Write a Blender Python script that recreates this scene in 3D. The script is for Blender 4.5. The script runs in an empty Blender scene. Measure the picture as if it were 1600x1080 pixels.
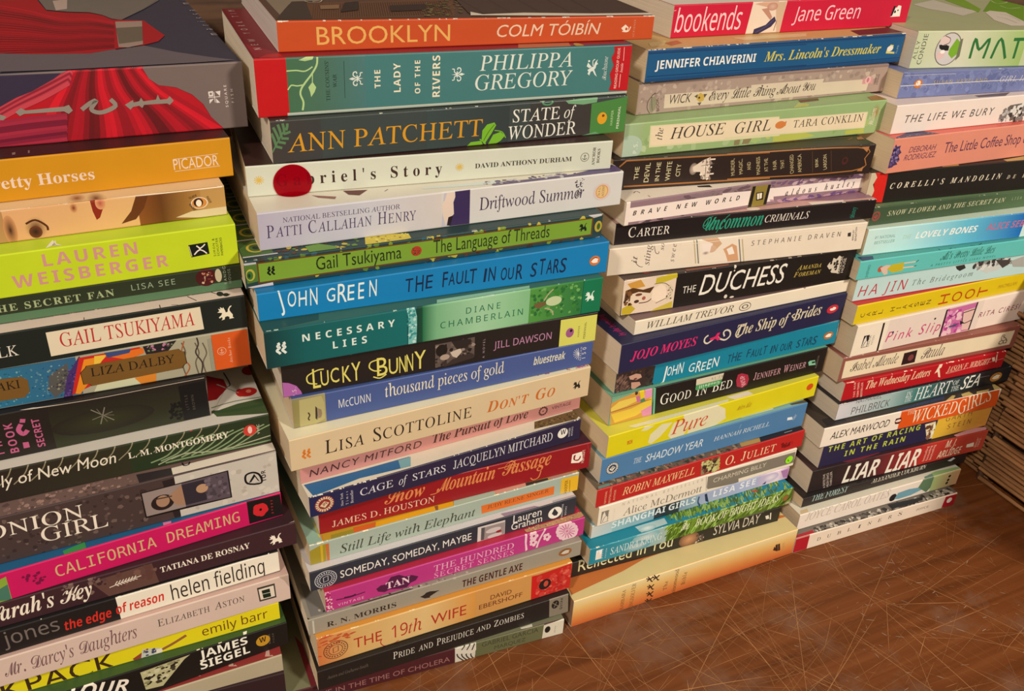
import bpy, math, os, random
from mathutils import Vector, Matrix
from mathutils.geometry import tessellate_polygon
SC = bpy.context.scene
COL = SC.collection
MM = 0.001

# ------------------------------------------------------------------ camera
cam_data = bpy.data.cameras.new('camera')
cam_data.sensor_fit = 'HORIZONTAL'
cam_data.sensor_width = 36.0
cam_data.lens = 31.6525
cam_data.clip_start = 0.01
cam = bpy.data.objects.new('camera', cam_data)
cam.matrix_world = Matrix(((0.906774, 0.173423, -0.384298, 0.0), (-0.418432, 0.481972, -0.769816, 0.0), (0.051717, 0.858852, 0.509606, 0.520718), (0.0, 0.0, 0.0, 1.0)))
COL.objects.link(cam)
SC.camera = cam

# ------------------------------------------------------------------ world, lamps, exposure
world = bpy.data.worlds.new('shop_ambience')
SC.world = world
world.use_nodes = True
wb = world.node_tree.nodes['Background']
wb.inputs[0].default_value = (1.0, 0.88, 0.74, 1)
wb.inputs[1].default_value = 0.22

def lamp(name, loc, target, size, watts, colour):
    d = bpy.data.lights.new(name, 'AREA')
    d.shape = 'DISK'; d.size = size; d.energy = watts; d.color = colour
    o = bpy.data.objects.new(name, d)
    o.location = loc
    o.rotation_euler = (Vector(target) - Vector(loc)).to_track_quat('-Z', 'Y').to_euler()
    COL.objects.link(o)
    return o
lamp('ceiling_lamp', (-1.20, -0.85, 1.80), (0.35, 0.45, 0.22), 0.22, 29, (1.0, 0.91, 0.80))
lamp('ceiling_lamp', (1.25, -1.55, 1.60), (0.45, 0.45, 0.2), 0.35, 46, (1.0, 0.91, 0.80))
vs = SC.view_settings
vs.view_transform = 'Standard'; vs.look = 'None'; vs.gamma = 1.0
vs.use_curve_mapping = False
vs.exposure = 0.18

# ------------------------------------------------------------------ materials
def new_mat(name):
    m = bpy.data.materials.new(name); m.use_nodes = True
    nt = m.node_tree
    return m, nt, nt.nodes['Principled BSDF']
def node(nt, kind, **kw):
    n = nt.nodes.new(kind)
    for k, v in kw.items(): setattr(n, k, v)
    return n
def ramp(nt, stops):
    r = node(nt, 'ShaderNodeValToRGB')
    el = r.color_ramp.elements
    while len(el) < len(stops): el.new(0.5)
    for e, (p, c) in zip(el, stops): e.position = p; e.color = (*c, 1)
    return r

def printed_material(name, rough, spec):
    m, nt, b = new_mat(name)
    a = node(nt, 'ShaderNodeVertexColor', layer_name='Print')
    tc = node(nt, 'ShaderNodeTexCoord')
    n = node(nt, 'ShaderNodeTexNoise'); n.inputs['Scale'].default_value = 60; n.inputs['Detail'].default_value = 6
    nt.links.new(tc.outputs['Object'], n.inputs['Vector'])
    mx = node(nt, 'ShaderNodeMix', data_type='RGBA', blend_type='MULTIPLY')
    mx.inputs['Factor'].default_value = 0.16
    r = ramp(nt, [(0.3, (0.72, 0.72, 0.72)), (0.7, (1, 1, 1))])
    nt.links.new(n.outputs['Fac'], r.inputs['Fac'])
    nt.links.new(a.outputs['Color'], mx.inputs['A']); nt.links.new(r.outputs['Color'], mx.inputs['B'])
    nt.links.new(mx.outputs['Result'], b.inputs['Base Color'])
    b.inputs['Roughness'].default_value = rough
    b.inputs['Specular IOR Level'].default_value = spec
    n2 = node(nt, 'ShaderNodeTexNoise'); n2.inputs['Scale'].default_value = 130; n2.inputs['Detail'].default_value = 3
    nt.links.new(tc.outputs['Object'], n2.inputs['Vector'])
    bp = node(nt, 'ShaderNodeBump'); bp.inputs['Strength'].default_value = 0.05; bp.inputs['Distance'].default_value = 0.002
    nt.links.new(n2.outputs['Fac'], bp.inputs['Height']); nt.links.new(bp.outputs['Normal'], b.inputs['Normal'])
    return m
MAT_COVER = printed_material('printed_cover', 0.42, 0.35)
MAT_STICKER = printed_material('sticker_paper', 0.35, 0.4)

def page_material(name, c0, c1):
    m, nt, b = new_mat(name)
    tc = node(nt, 'ShaderNodeTexCoord')
    mp = node(nt, 'ShaderNodeMapping'); mp.inputs['Scale'].default_value = (4, 4, 2600)
    nt.links.new(tc.outputs['Object'], mp.inputs['Vector'])
    n = node(nt, 'ShaderNodeTexNoise'); n.inputs['Scale'].default_value = 1; n.inputs['Detail'].default_value = 4
    nt.links.new(mp.outputs['Vector'], n.inputs['Vector'])
    r = ramp(nt, [(0.32, c0), (0.62, c1)])
    nt.links.new(n.outputs['Fac'], r.inputs['Fac']); nt.links.new(r.outputs['Color'], b.inputs['Base Color'])
    b.inputs['Roughness'].default_value = 0.85; b.inputs['Specular IOR Level'].default_value = 0.15
    bp = node(nt, 'ShaderNodeBump'); bp.inputs['Strength'].default_value = 0.25; bp.inputs['Distance'].default_value = 0.0006
    nt.links.new(n.outputs['Fac'], bp.inputs['Height']); nt.links.new(bp.outputs['Normal'], b.inputs['Normal'])
    return m
PAGES = {'tan': page_material('yellowed_pages', (0.60, 0.46, 0.29), (0.82, 0.66, 0.45)),
         'light': page_material('pale_pages', (0.68, 0.57, 0.43), (0.87, 0.76, 0.60)),
         'grey': page_material('greyish_pages', (0.60, 0.51, 0.45), (0.80, 0.70, 0.62)),
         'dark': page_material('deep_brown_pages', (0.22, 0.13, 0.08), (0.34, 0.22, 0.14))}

# ------------------------------------------------------------------ lettering
FD = bpy.utils.system_resource('DATAFILES', path='fonts')
def font(fn):
    try: return bpy.data.fonts.load(os.path.join(FD, fn))
    except Exception: return None
F_MATH, F_MONO = font('NotoSansMath-Regular.woff2'), font('DejaVuSansMono.woff2')
HOLES = {'I': {'h': '\u210e'}, 's': {'h': '\u210e'}, 'S': dict(zip('BEFHILMRego', '\u212c\u2130\u2131\u210b\u2110\u2112\u2133\u211b\u212f\u210a\u2134'))}
ALPHA = {'B': (0x1D400, 0x1D41A), 'I': (0x1D434, 0x1D44E), 'J': (0x1D468, 0x1D482), 'S': (0x1D49C, 0x1D4B6), 'T': (0x1D4D0, 0x1D4EA),
         's': (0x1D4D0, 0x1D44E), 'u': (0x1D4D0, 0x1D482), 'F': (0x1D56C, 0x1D586), 'n': (0x1D5A0, 0x1D5BA), 'N': (0x1D5D4, 0x1D5EE)}
# style -> (alphabet, shear, weight)
STYLE = {'R': ('I', -0.22, 0), 'B': ('B', 0, 0), 'Q': ('I', -0.13, 0), 'I': ('I', 0, 0), 'J': ('J', 0, 0), 's': ('s', .08, 0), 'u': ('u', .1, 0),
         'F': ('F', 0, 0), 'n': ('n', 0, 0), 'N': ('N', 0, 0), 'g': ('', 0, 0), 'G': ('', 0, 0), 'i': ('', .2, 0),
         'm': ('m', 0, 0), 'O': ('N', .2, 0), 'X': ('N', 0, 0), 'Y': ('N', .06, 0), 'y': ('N', .18, 0), 'x': ('N', .22, 0),
         'k': ('n', .16, 0), 'K': ('I', -.05, 0), 'H': ('', .1, 0), 'h': ('', 0, 0), 'M': ('B', 0, 0)}
def conv(s, al):
    if al not in ALPHA or F_MATH is None: return s
    U, l = ALPHA[al]; ex = HOLES.get(al, {})
    return ''.join(ex.get(c) or (chr(U + ord(c) - 65) if 'A' <= c <= 'Z' else chr(l + ord(c) - 97) if 'a' <= c <= 'z' else c) for c in s)
_cache = {}
def glyphs(s, st, spacing=1.0):
    """triangles (flat list of xy triples) and bounding x range of a line of text at size 1"""
    key = (s, st, round(spacing, 2))
    if key in _cache: return _cache[key]
    al, sh, off = STYLE[st]
    c = bpy.data.curves.new('line', 'FONT')
    c.body = conv(s, al)
    f = F_MONO if al == 'm' else F_MATH if al else None
    if f: c.font = f
    c.size = 1; c.shear = sh; c.offset = off; c.resolution_u = 3; c.space_character = spacing
    o = bpy.data.objects.new('line', c); COL.objects.link(o)
    dg = bpy.context.evaluated_depsgraph_get(); dg.update()
    me = bpy.data.meshes.new_from_object(o.evaluated_get(dg))
    bpy.data.objects.remove(o); bpy.data.curves.remove(c)
    me.calc_loop_triangles()
    v = [(p.co.x, p.co.y) for p in me.vertices]
    tris = [tuple(v[i] for i in t.vertices) for t in me.loop_triangles]
    xs = [p[0] for p in v] or [0, 1]
    r = (tris, min(xs), max(xs))
    bpy.data.meshes.remove(me)
    _cache[key] = r
    return r
def caps(st):
    tris, a, b = glyphs('H', st)
    ys = [p[1] for t in tris for p in t] or [0, .7]
    return max(ys)
def line_of_text(s, st, w, h):
    """triangles of text fitted to width w and capital height h, origin at the baseline's left end"""
    small = st[0] == '^'; st = st[-1]
    k = h / caps(st)
    if small:
        out = []; x = 0.0
        for wd in s.split(' '):
            if wd[0].islower():
                t, a, b = glyphs(wd.upper(), st, 1.06); out += [tuple((x + .8 * (p[0] - a), .8 * p[1]) for p in q) for q in t]; x += .8 * (b - a) + .32
                continue
            t, a, b = glyphs(wd[0], st); out += [tuple((x + p[0] - a, p[1]) for p in q) for q in t]; x += b - a + .07
            if len(wd) > 1:
                t, a, b = glyphs(wd[1:], st, 1.06); out += [tuple((x + .8 * (p[0] - a), .8 * p[1]) for p in q) for q in t]; x += .8 * (b - a)
            x += .32
        tris, a, b = out, 0, x - .32
    else:
        tris, a, b = glyphs(s, st)
        if len(s) > 2 and w / max(1e-6, (b - a) * k) > 1.14:
            sp = min(3.0, 1 + (w / ((b - a) * k) / 1.06 - 1) * 1.05)
            tris, a, b = glyphs(s, st, sp)
    kx = w / max(1e-6, b - a)
    return [tuple(((p[0] - a) * kx, p[1] * k) for p in q) for q in tris]

# ------------------------------------------------------------------ emblems, drawn in a box one unit high about its centre
def ring_pts(r, n=20, a0=0, a1=360, cx=0, cy=0):
    return [(cx + r * math.cos(math.radians(a0 + (a1 - a0) * i / n)), cy + r * math.sin(math.radians(a0 + (a1 - a0) * i / n))) for i in range(n + 1)]
def emblem(name):
    """list of (kind, colour slot, data): polygons 'p' and strokes 'l'"""
    if name == 'griffin':
        return [('p', 0, [(-.5, .1), (-.36, .18), (-.42, .36), (-.28, .3), (-.3, .46), (-.14, .34), (-.1, .42), (-.02, .2), (.02, .02), (.14, .04), (.18, .24), (.3, .42), (.44, .46), (.38, .36), (.3, .3), (.26, .16), (.32, .0), (.44, -.2), (.42, -.38), (.5, -.46), (.2, -.48), (.22, -.34), (.1, -.26), (-.06, -.3), (-.1, -.46), (-.3, -.5), (-.22, -.4), (-.24, -.26), (-.4, -.34), (-.44, -.26), (-.28, -.14), (-.2, .02), (-.34, .06)])]
    if name == 'wave':
        z = [(-.02, .5), (.02, .34), (-.06, .2), (.04, .06), (-.04, -.06), (-.1, -.2), (-.02, -.34), (.06, -.5)]
        o = []
        for dx in (-.22, .2): o.append(('l', 0, .2, [(x * 1.6 + dx, y) for x, y in z]))
        return o
    if name == 'anchor':
        return [('l', 0, .05, ring_pts(.47)), ('l', 0, .06, [(0, .3), (0, -.3)]), ('l', 0, .05, [(-.16, .14), (.16, .14)]), ('l', 0, .06, ring_pts(.26, 10, 200, 340))]
    if name == 'bookman':
        return [('p', 0, [(-.6, .42), (.62, .46), (.66, -.38), (-.5, -.46)]), ('l', 1, .03, [(-.56, .34), (-.46, -.4)]), ('l', 1, .09, [(-.1, .3), (.1, .05), (-.1, -.1), (-.3, -.3)]), ('l', 1, .08, [(.05, .05), (.3, .2), (.45, .34)]), ('l', 1, .08, [(.08, 0), (.3, -.12), (.5, -.34)])]
    if name == 'fleur':
        o = [('p', 0, [(0, .05), (-.09, .28), (0, .5), (.09, .28)])]
        for s in (-1, 1): o += [('l', 0, .07, [(s * .05, .02), (s * .2, .22), (s * .38, .2), (s * .42, .04), (s * .3, 0)]), ('l', 0, .06, [(s * .04, 0), (s * .16, -.2), (s * .34, -.22), (s * .36, -.36)])]
        return o + [('p', 0, [(-.2, .02), (.2, .02), (.2, -.05), (-.2, -.05)]), ('p', 0, [(-.05, 0), (.05, 0), (0, -.4)])]
    if name == 'pegasus':
        return [('p', 0, [(-.3, -.1), (-.1, .02), (.05, .08), (.12, .3), (.26, .46), (.22, .3), (.3, .2), (.2, .14), (.18, 0), (.1, -.1), (.2, -.3), (.3, -.5), (.14, -.36), (.02, -.16), (-.1, -.2), (-.16, -.4), (-.28, -.3), (-.22, -.2)]), ('p', 0, [(-.05, .05), (-.3, .3), (-.36, .1), (-.2, .0)]), ('l', 0, .05, [(.02, .1), (-.02, .36), (.1, .46)])]
    if name == 'flower':
        o = []
        for i in range(12):
            a = math.radians(i * 30); o.append(('l', 0, .07, [(.08 * math.cos(a), .08 * math.sin(a)), (.46 * math.cos(a), .42 * math.sin(a))]))
        return o + [('p', 0, ring_pts(.13, 10)[:-1])]
    if name == 'penguin':
        return [('p', 0, [(1 * x, y) for x, y in ring_pts(.5, 24)[:-1]]), ('p', 1, [(-.34, -.06), (-.2, .14), (0, .26), (.16, .22), (.34, .1), (.26, -.04), (.3, -.2), (.1, -.24), (-.14, -.22)]), ('l', 2, .06, [(-.36, -.02), (-.2, .2), (.0, .31), (.2, .26)])]
    if name == 'stamp':
        o = [('l', 0, .035, ring_pts(.47, 28)), ('l', 0, .03, ring_pts(.27, 22)), ('l', 0, .035, [(-.1, -.15), (-.1, .12), (.1, .17), (.1, -.1), (-.1, -.15)])]
        for i in range(22):
            a = math.radians(i * 16.36); o.append(('l', 0, .05, [(.33 * math.cos(a), .33 * math.sin(a)), (.41 * math.cos(a), .41 * math.sin(a))]))
        return o
    if name == 'badge':
        o = [('p', 1, ring_pts(.5, 24)[:-1])]
        for i in range(20):
            a = math.radians(i * 18); o.append(('l', 0, .08, [(.31 * math.cos(a), .31 * math.sin(a)), (.46 * math.cos(a), .46 * math.sin(a))]))
        return o + [('p', 0, [(-.24, -.06), (0, .18), (.24, .02), (.02, -.24)]), ('l', 1, .05, [(-.1, -.02), (.04, .08), (.14, -.02)]), ('l', 1, .05, [(-.06, -.1), (.04, 0)])]
    if name == 'ring':
        o = [('l', 0, .06, ring_pts(.36, 18)), ('l', 0, .05, [(-.1, .06), (.08, -.08)]), ('l', 0, .05, [(-.08, -.08), (.1, .08)])]
        for i in range(14):
            a = math.radians(i * 25.7); o.append(('p', 0, ring_pts(.09, 6, 0, 360, .44 * math.cos(a), .44 * math.sin(a))[:-1]))
        return o
    if name == 'delta':
        return [('p', 0, [(-.24, -.5), (.3, -.5), (.3, .5), (-.24, .5)]), ('p', 1, [(-.2, -.46), (.26, -.46), (.26, -.1), (.1, .1), (-.02, .46), (-.14, .2)]), ('l', 0, .05, [(-.1, -.4), (0, -.1), (.18, .1)])]
    return []

# ------------------------------------------------------------------ the printed surface of one book
def lin(h):
    v = [q / 255 for q in h]
    return tuple(c / 12.92 if c <= .04045 else ((c + .055) / 1.055) ** 2.4 for c in v)
def stroke(pts, w):
    """quads along a polyline"""
    out = []; P = [Vector(p) for p in pts]
    if len(P) < 2: return out
    L, R = [], []
    for i, p in enumerate(P):
        a = P[max(0, i - 1)]; b = P[min(len(P) - 1, i + 1)]
        if i == len(P) - 1 and (P[0] - P[-1]).length < 1e-6: a, b = P[-2], P[1]
        if i == 0 and (P[0] - P[-1]).length < 1e-6: a, b = P[-2], P[1]
        d = (b - a)
        d = d.normalized() if d.length > 1e-9 else Vector((1, 0))
        n = Vector((-d.y, d.x)) * w / 2
        L.append(p + n); R.append(p - n)
    for i in range(len(P) - 1): out.append([tuple(L[i]), tuple(R[i]), tuple(R[i + 1]), tuple(L[i + 1])])
    return out
def smooth_line(pts, n=4):
    if len(pts) < 3: return pts
    out = []
    closed = pts[0] == pts[-1]
    for i in range(len(pts) - 1):
        p0 = pts[i - 1] if i > 0 else (pts[-2] if closed else pts[0]); p1, p2 = pts[i], pts[i + 1]; p3 = pts[i + 2] if i + 2 < len(pts) else (pts[1] if closed else pts[-1])
        for k in range(n):
            t = k / n
            out.append(tuple(.5 * (2 * p1[j] + (p2[j] - p0[j]) * t + (2 * p0[j] - 5 * p1[j] + 4 * p2[j] - p3[j]) * t * t + (3 * p1[j] - p0[j] - 3 * p2[j] + p3[j]) * t ** 3) for j in (0, 1)))
    out.append(tuple(pts[-1]))
    return out
def clip_axis(poly, ax, lim, keep_less):
    """clip a convex polygon of (x, y, r, g, b) against a line"""
    out = []
    n = len(poly)
    for i in range(n):
        a, b = poly[i], poly[(i + 1) % n]
        ia = a[ax] <= lim if keep_less else a[ax] >= lim
        ib = b[ax] <= lim if keep_less else b[ax] >= lim
        if ia: out.append(a)
        if ia != ib:
            t = (lim - a[ax]) / (b[ax] - a[ax])
            out.append(tuple(p + (q - p) * t for p, q in zip(a, b)))
    return out

class Book:
    R = 0.8                                    # radius of the folded edges, mm
    def __init__(s, L, D, t0, sb, st):
        s.L, s.D, s.t0, s.sb, s.st = L, D, t0, sb, st
        s.V, s.F, s.C = [], [], []
    def zb(s, u): return s.sb * u + .06
    def zt(s, u): return s.t0 + (s.sb + s.st) * u - .06
    def spine(s, u, v, off):
        f = v / s.t0; R = s.R
        y = 0
        if v < R: y = R - math.sqrt(max(0, R * R - (R - v) ** 2))
        elif v > s.t0 - R: y = R - math.sqrt(max(0, R * R - (v - s.t0 + R) ** 2))
        return (u, y - off, s.zb(u) + f * (s.zt(u) - s.zb(u)))
    def top(s, u, d, off): return (u, d, s.zt(u) + off)
    def face(s, pts, cols):
        i = len(s.V); s.V += pts; s.F.append(tuple(range(i, i + len(pts)))); s.C.append(cols)
    def tri(s, surf, poly, off):
        """poly: convex list of (x, y, r, g, b) on a surface"""
        x0, x1 = min(p[0] for p in poly), max(p[0] for p in poly)
        y0, y1 = min(p[1] for p in poly), max(p[1] for p in poly)
        if x0 < 0: poly = clip_axis(poly, 0, 0, False)
        if x1 > s.L: poly = clip_axis(poly, 0, s.L, True)
        if len(poly) < 3: return
        if surf == 'S':
            R = s.R
            cuts = [0, .12 * R, .4 * R, R, s.t0 - R, s.t0 - .4 * R, s.t0 - .12 * R, s.t0]
            if y0 >= R and y1 <= s.t0 - R: parts = [poly]
            else:
                parts = []
                for a, b in zip(cuts[:-1], cuts[1:]):
                    if y1 <= a or y0 >= b: continue
                    q = clip_axis(clip_axis(poly, 1, a, False), 1, b, True)
                    if len(q) >= 3: parts.append(q)
            for q in parts: s.face([s.spine(p[0], p[1], off) for p in q], [p[2:5] for p in q])
        else:
            if y0 < s.R: poly = clip_axis(poly, 1, s.R, False)
            if y1 > s.D: poly = clip_axis(poly, 1, s.D, True)
            if len(poly) >= 3: s.face([s.top(p[0], p[1], off) for p in poly], [p[2:5] for p in poly])
    def poly(s, surf, pts, col, off):
        cs = [lin(col)] * len(pts)
        if len(pts) == 3 or len(pts) < 3: T = [tuple(range(len(pts)))] if len(pts) == 3 else []
        else: T = tessellate_polygon([[Vector((p[0], p[1], 0)) for p in pts]])
        for t in T: s.tri(surf, [(pts[i][0], pts[i][1], *cs[i]) for i in t], off)
    def quads(s, surf, qs, col, off):
        c = lin(col)
        for q in qs: s.tri(surf, [(p[0], p[1], *c) for p in q], off)
    def shell(s, cs, ct, cb):
        R, D, th = s.R, s.D, .32
        cs, ct, cb = lin(cs), lin(ct), lin(cb); edge = tuple(.5 * a + .5 * b for a, b in zip(cs, (.8, .74, .66)))
        def sec(u):
            zb, zt = s.zb(u), s.zt(u)
            arc = [(R - R * math.cos(a), R - R * math.sin(a)) for a in (math.pi / 2, 1.22, .85, .5, .22, 0)]
            o = [(D, zb)] + [(y, zb + z) for y, z in arc] + [(y, zt - z) for y, z in reversed(arc)] + [(D, zt)]
            i = [(D, zb + th), (R, zb + th), (th, zb + R), (th, zt - R), (R, zt - th), (D, zt - th)]
            return [(u, *p) for p in o], [(u, *p) for p in i]
        n = 9
        secs = [sec(s.L * k / n) for k in range(n + 1)]
        for k in range(n):
            (o0, i0), (o1, i1) = secs[k], secs[k + 1]
            m = len(o0)
            for j in range(m - 1):
                c = cb if j == 0 else ct if j == m - 2 else cs
                s.face([o0[j], o1[j], o1[j + 1], o0[j + 1]][::-1], [c] * 4)
            for j in range(len(i0) - 1): s.face([i0[j], i1[j], i1[j + 1], i0[j + 1]], [(.7, .64, .56)] * 4)
            s.face([o0[0], i0[0], i1[0], o1[0]], [edge] * 4); s.face([o0[-1], o1[-1], i1[-1], i0[-1]], [edge] * 4)
        for (o, i), fl in ((secs[0], 0), (secs[-1], 1)):
            cen = [(o[0], i[0]), (o[1], i[1])] + [(o[2 + k], i[1 + (k > 1)]) for k in range(5)] + [(o[7 + k], i[3 + (k > 2)]) for k in range(6)] + [(o[-1], i[-1])]
            for (a, b), (c, d) in zip(cen[:-1], cen[1:]):
                pts = [a, c, d, b] if b != d else [a, c, d]
                s.face(pts[::-1] if fl else pts, [edge] * len(pts))
    def item(s, it, k):
        off = .03 + .005 * k
        surf, kind = it[0], it[1]
        if kind == 'p': s.poly(surf, it[3], it[2], off)
        elif kind == 'l': s.quads(surf, stroke(smooth_line([tuple(p) for p in it[4]]), it[3]), it[2], off)
        elif kind == 'e':
            c, x, y, rx, ry = it[2:7]; a = lin(c); b = lin(it[7]) if len(it) > 7 else a
            n = 22; ps = [(x + rx * math.cos(i * 2 * math.pi / n), y + ry * math.sin(i * 2 * math.pi / n), *b) for i in range(n)]
            for i in range(n): s.tri(surf, [(x, y, *a), ps[i], ps[(i + 1) % n]], off)
        elif kind in 'gh':
            (ca, cb_), u0, u1, v0, v1 = it[2:7]; a, b = lin(ca), lin(cb_)
            if u1 <= u0: return
            if kind == 'g': q = [(u0, v0, *a), (u1, v0, *b), (u1, v1, *b), (u0, v1, *a)]
            else: q = [(u0, v0, *a), (u1, v0, *a), (u1, v1, *b), (u0, v1, *b)]
            s.tri(surf, q, off)
        elif kind == 't':
            txt, st, x, y, w, h, ang, c = it[2:10]
            ca, sa = math.cos(math.radians(ang)), math.sin(math.radians(ang)); c = lin(c)
            for t in line_of_text(txt, st, w, h):
                s.tri(surf, [(x + p[0] * ca - p[1] * sa, y + p[0] * sa + p[1] * ca, *c) for p in t], off)
        elif kind == 'o':
            nm, x, y, h, c1, c2, rot = it[2:9]; asp = it[9] if len(it) > 9 else 1
            cc = [c1, c2 or (232, 220, 200), (28, 22, 18)]
            ca, sa = math.cos(math.radians(rot)), math.sin(math.radians(rot))
            tf = lambda p: (x + h * (p[0] * asp * ca - p[1] * sa), y + h * (p[0] * asp * sa + p[1] * ca))
            em = emblem(nm)
            for i, e in enumerate(em):
                if e[0] == 'p': s.poly(surf, [tf(p) for p in e[2]], cc[e[1]], off + .004 * i / len(em))
                else: s.quads(surf, stroke([tf(p) for p in (smooth_line(e[3]) if len(e[3]) < 9 and nm != 'stamp' else e[3])], e[2] * h), cc[e[1]], off + .004 * i / len(em))
        elif kind == 'n':
            q, cols, n, size, seed, asp, ang = it[2:9]
            r = random.Random(seed)
            for i in range(n):
                a, b = r.random(), r.random()
                x, y = [(q[0][j] * (1 - a) + q[1][j] * a) * (1 - b) + (q[3][j] * (1 - a) + q[2][j] * a) * b for j in (0, 1)]
                rad = size * r.uniform(.25, .6); m = r.randint(5, 7); th = math.radians(ang + r.uniform(-25, 25))
                ps = []
                for j in range(m):
                    t = 6.283 * (j + r.uniform(-.2, .2)) / m; rr = rad * r.uniform(.6, 1.15)
                    px, py = rr * math.cos(t) * asp ** .5, rr * math.sin(t) / asp ** .5
                    ps.append((x + px * math.cos(th) - py * math.sin(th), y + px * math.sin(th) + py * math.cos(th)))
                c = lin(r.choice(cols))
                for j in range(1, m - 1): s.tri(surf, [(*ps[0], *c), (*ps[j], *c), (*ps[j + 1], *c)], off + .004 * i / n)
        elif kind == 'w':
            c, n, seed, edge, size = it[2:7]
            r = random.Random(seed * 7 + 1)
            for i in range(n):
                e = edge if edge != 'both' else r.choice(('top', 'bottom'))
                u = r.uniform(0, s.L) if r.random() < .7 else r.choice((r.uniform(0, 6), r.uniform(s.L - 6, s.L)))
                l = r.choice((.4, .7, 1.0, 1.6, 3.0)) * r.uniform(.5, 1.2) * size; h = r.uniform(.12, .5) * size
                v = s.t0 if e == 'top' else 0; sg = -1 if e == 'top' else 1
                ps = [(u + l * j / 4, v + sg * h * r.uniform(.25, 1)) for j in range(5)] + [(u + l, v), (u, v)]
                s.poly('S', ps, c, off + .004 * i / n)
                if e == 'top' and r.random() < .6: s.poly('T', [(u, s.R)] + [(u + l * j / 3, s.R + h * .8 * r.uniform(.2, 1)) for j in range(4)] + [(u + l, s.R)], c, off + .004 * i / n)
    def mesh(s, name, scale=MM):
        me = bpy.data.meshes.new(name)
        me.from_pydata([tuple(c * scale for c in v) for v in s.V], [], s.F)
        at = me.color_attributes.new('Print', 'FLOAT_COLOR', 'CORNER')
        flat = []
        for cs in s.C:
            for c in cs: flat += [c[0], c[1], c[2], 1.0]
        at.data.foreach_set('color', flat)
        me.materials.append(MAT_COVER)
        me.update()
        return me

def link(name, me, parent=None):
    o = bpy.data.objects.new(name, me); COL.objects.link(o)
    if parent is not None: o.parent = parent
    return o
def box_mesh(name, pts, faces, mat):
    me = bpy.data.meshes.new(name); me.from_pydata([tuple(c * MM for c in p) for p in pts], [], faces); me.materials.append(mat); me.update()
    return me

def page_block(b, var, seed):
    """the paper between the covers: slightly uneven, three trimmed faces and the glued back"""
    r = random.Random(seed); n = 10; V = []; F = []
    th = .34; ins = .25
    for k, u in enumerate((ins, b.L - ins)):
        for i in range(n + 1):
            for j, d in enumerate((th + .05, .35 * b.D, .7 * b.D, b.D - .6)):
                f = i / n; z0, z1 = b.zb(u) + th, b.zt(u) - th
                e = r.uniform(-.12, .12) * (1 if 0 < i < n else 0)
                V.append((u + (ins * .4 * r.random() if k == 0 else -ins * .4 * r.random()), max(th + .05, d + e) + (0 if j < 3 else r.uniform(-.3, .3)), z0 + f * (z1 - z0)))
    m = (n + 1) * 4
    for k in (0, 1):
        for i in range(n):
            for j in range(3):
                a = k * m + i * 4 + j; q = (a, a + 1, a + 5, a + 4)
                F.append(q[::-1] if k == 0 else q)
    for i in range(n):
        a = i * 4; F.append((a, a + 4, m + a + 4, m + a)); a = i * 4 + 3; F.append((a, m + a, m + a + 4, a + 4))
    for j in range(3):
        F.append((j, m + j, m + j + 1, j + 1)); t = n * 4 + j; F.append((t, t + 1, m + t + 1, m + t))
    return box_mesh('page_block', V, F, PAGES[var])

def sticker_seal(b, cx, cy, rad):
    m, nt, p = new_mat('red_film')
    p.inputs['Base Color'].default_value = (.50, .002, .02, 1); p.inputs['Roughness'].default_value = .16
    nt2 = nt.nodes; tr = node(nt, 'ShaderNodeBsdfTransparent'); tr.inputs[0].default_value = (.80, .03, .08, 1)
    mx = node(nt, 'ShaderNodeMixShader'); mx.inputs[0].default_value = .3
    nt.links.new(tr.outputs[0], mx.inputs[1]); nt.links.new(p.outputs[0], mx.inputs[2]); nt.links.new(mx.outputs[0], nt2['Material Output'].inputs['Surface'])
    V, F = [], []; N, K = 48, 10
    def place(x, y, o):
        if y >= 0 and y <= b.t0 - .3: return (x, -.35 - o, b.zb(x) + y)
        if y > b.t0 - .3: return (x, -.35 - o - .2 * (y - b.t0 + .3), b.zb(x) + y)
        return (x, -.5 - o - 1.02 * (-y), b.zb(x) - .22 * (1 - math.exp(y)) + .5)     # the lower lip curls forward over the next book
    for o in (0, .25):
        for k in range(K + 1):
            for i in range(N):
                a = 2 * math.pi * i / N; rr = rad * k / K
                V.append(place(cx + rr * math.cos(a), cy + rr * math.sin(a), o))
    m_ = (K + 1) * N
    for s in (0, 1):
        for k in range(K):
            for i in range(N):
                q = [s * m_ + k * N + i, s * m_ + k * N + (i + 1) % N, s * m_ + (k + 1) * N + (i + 1) % N, s * m_ + (k + 1) * N + i]
                F.append(q if s else q[::-1])
    for i in range(N):
        a, c = K * N + i, K * N + (i + 1) % N; F.append((a, c, m_ + c, m_ + a))
    return box_mesh('round_sticker', V, F, m)

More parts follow.
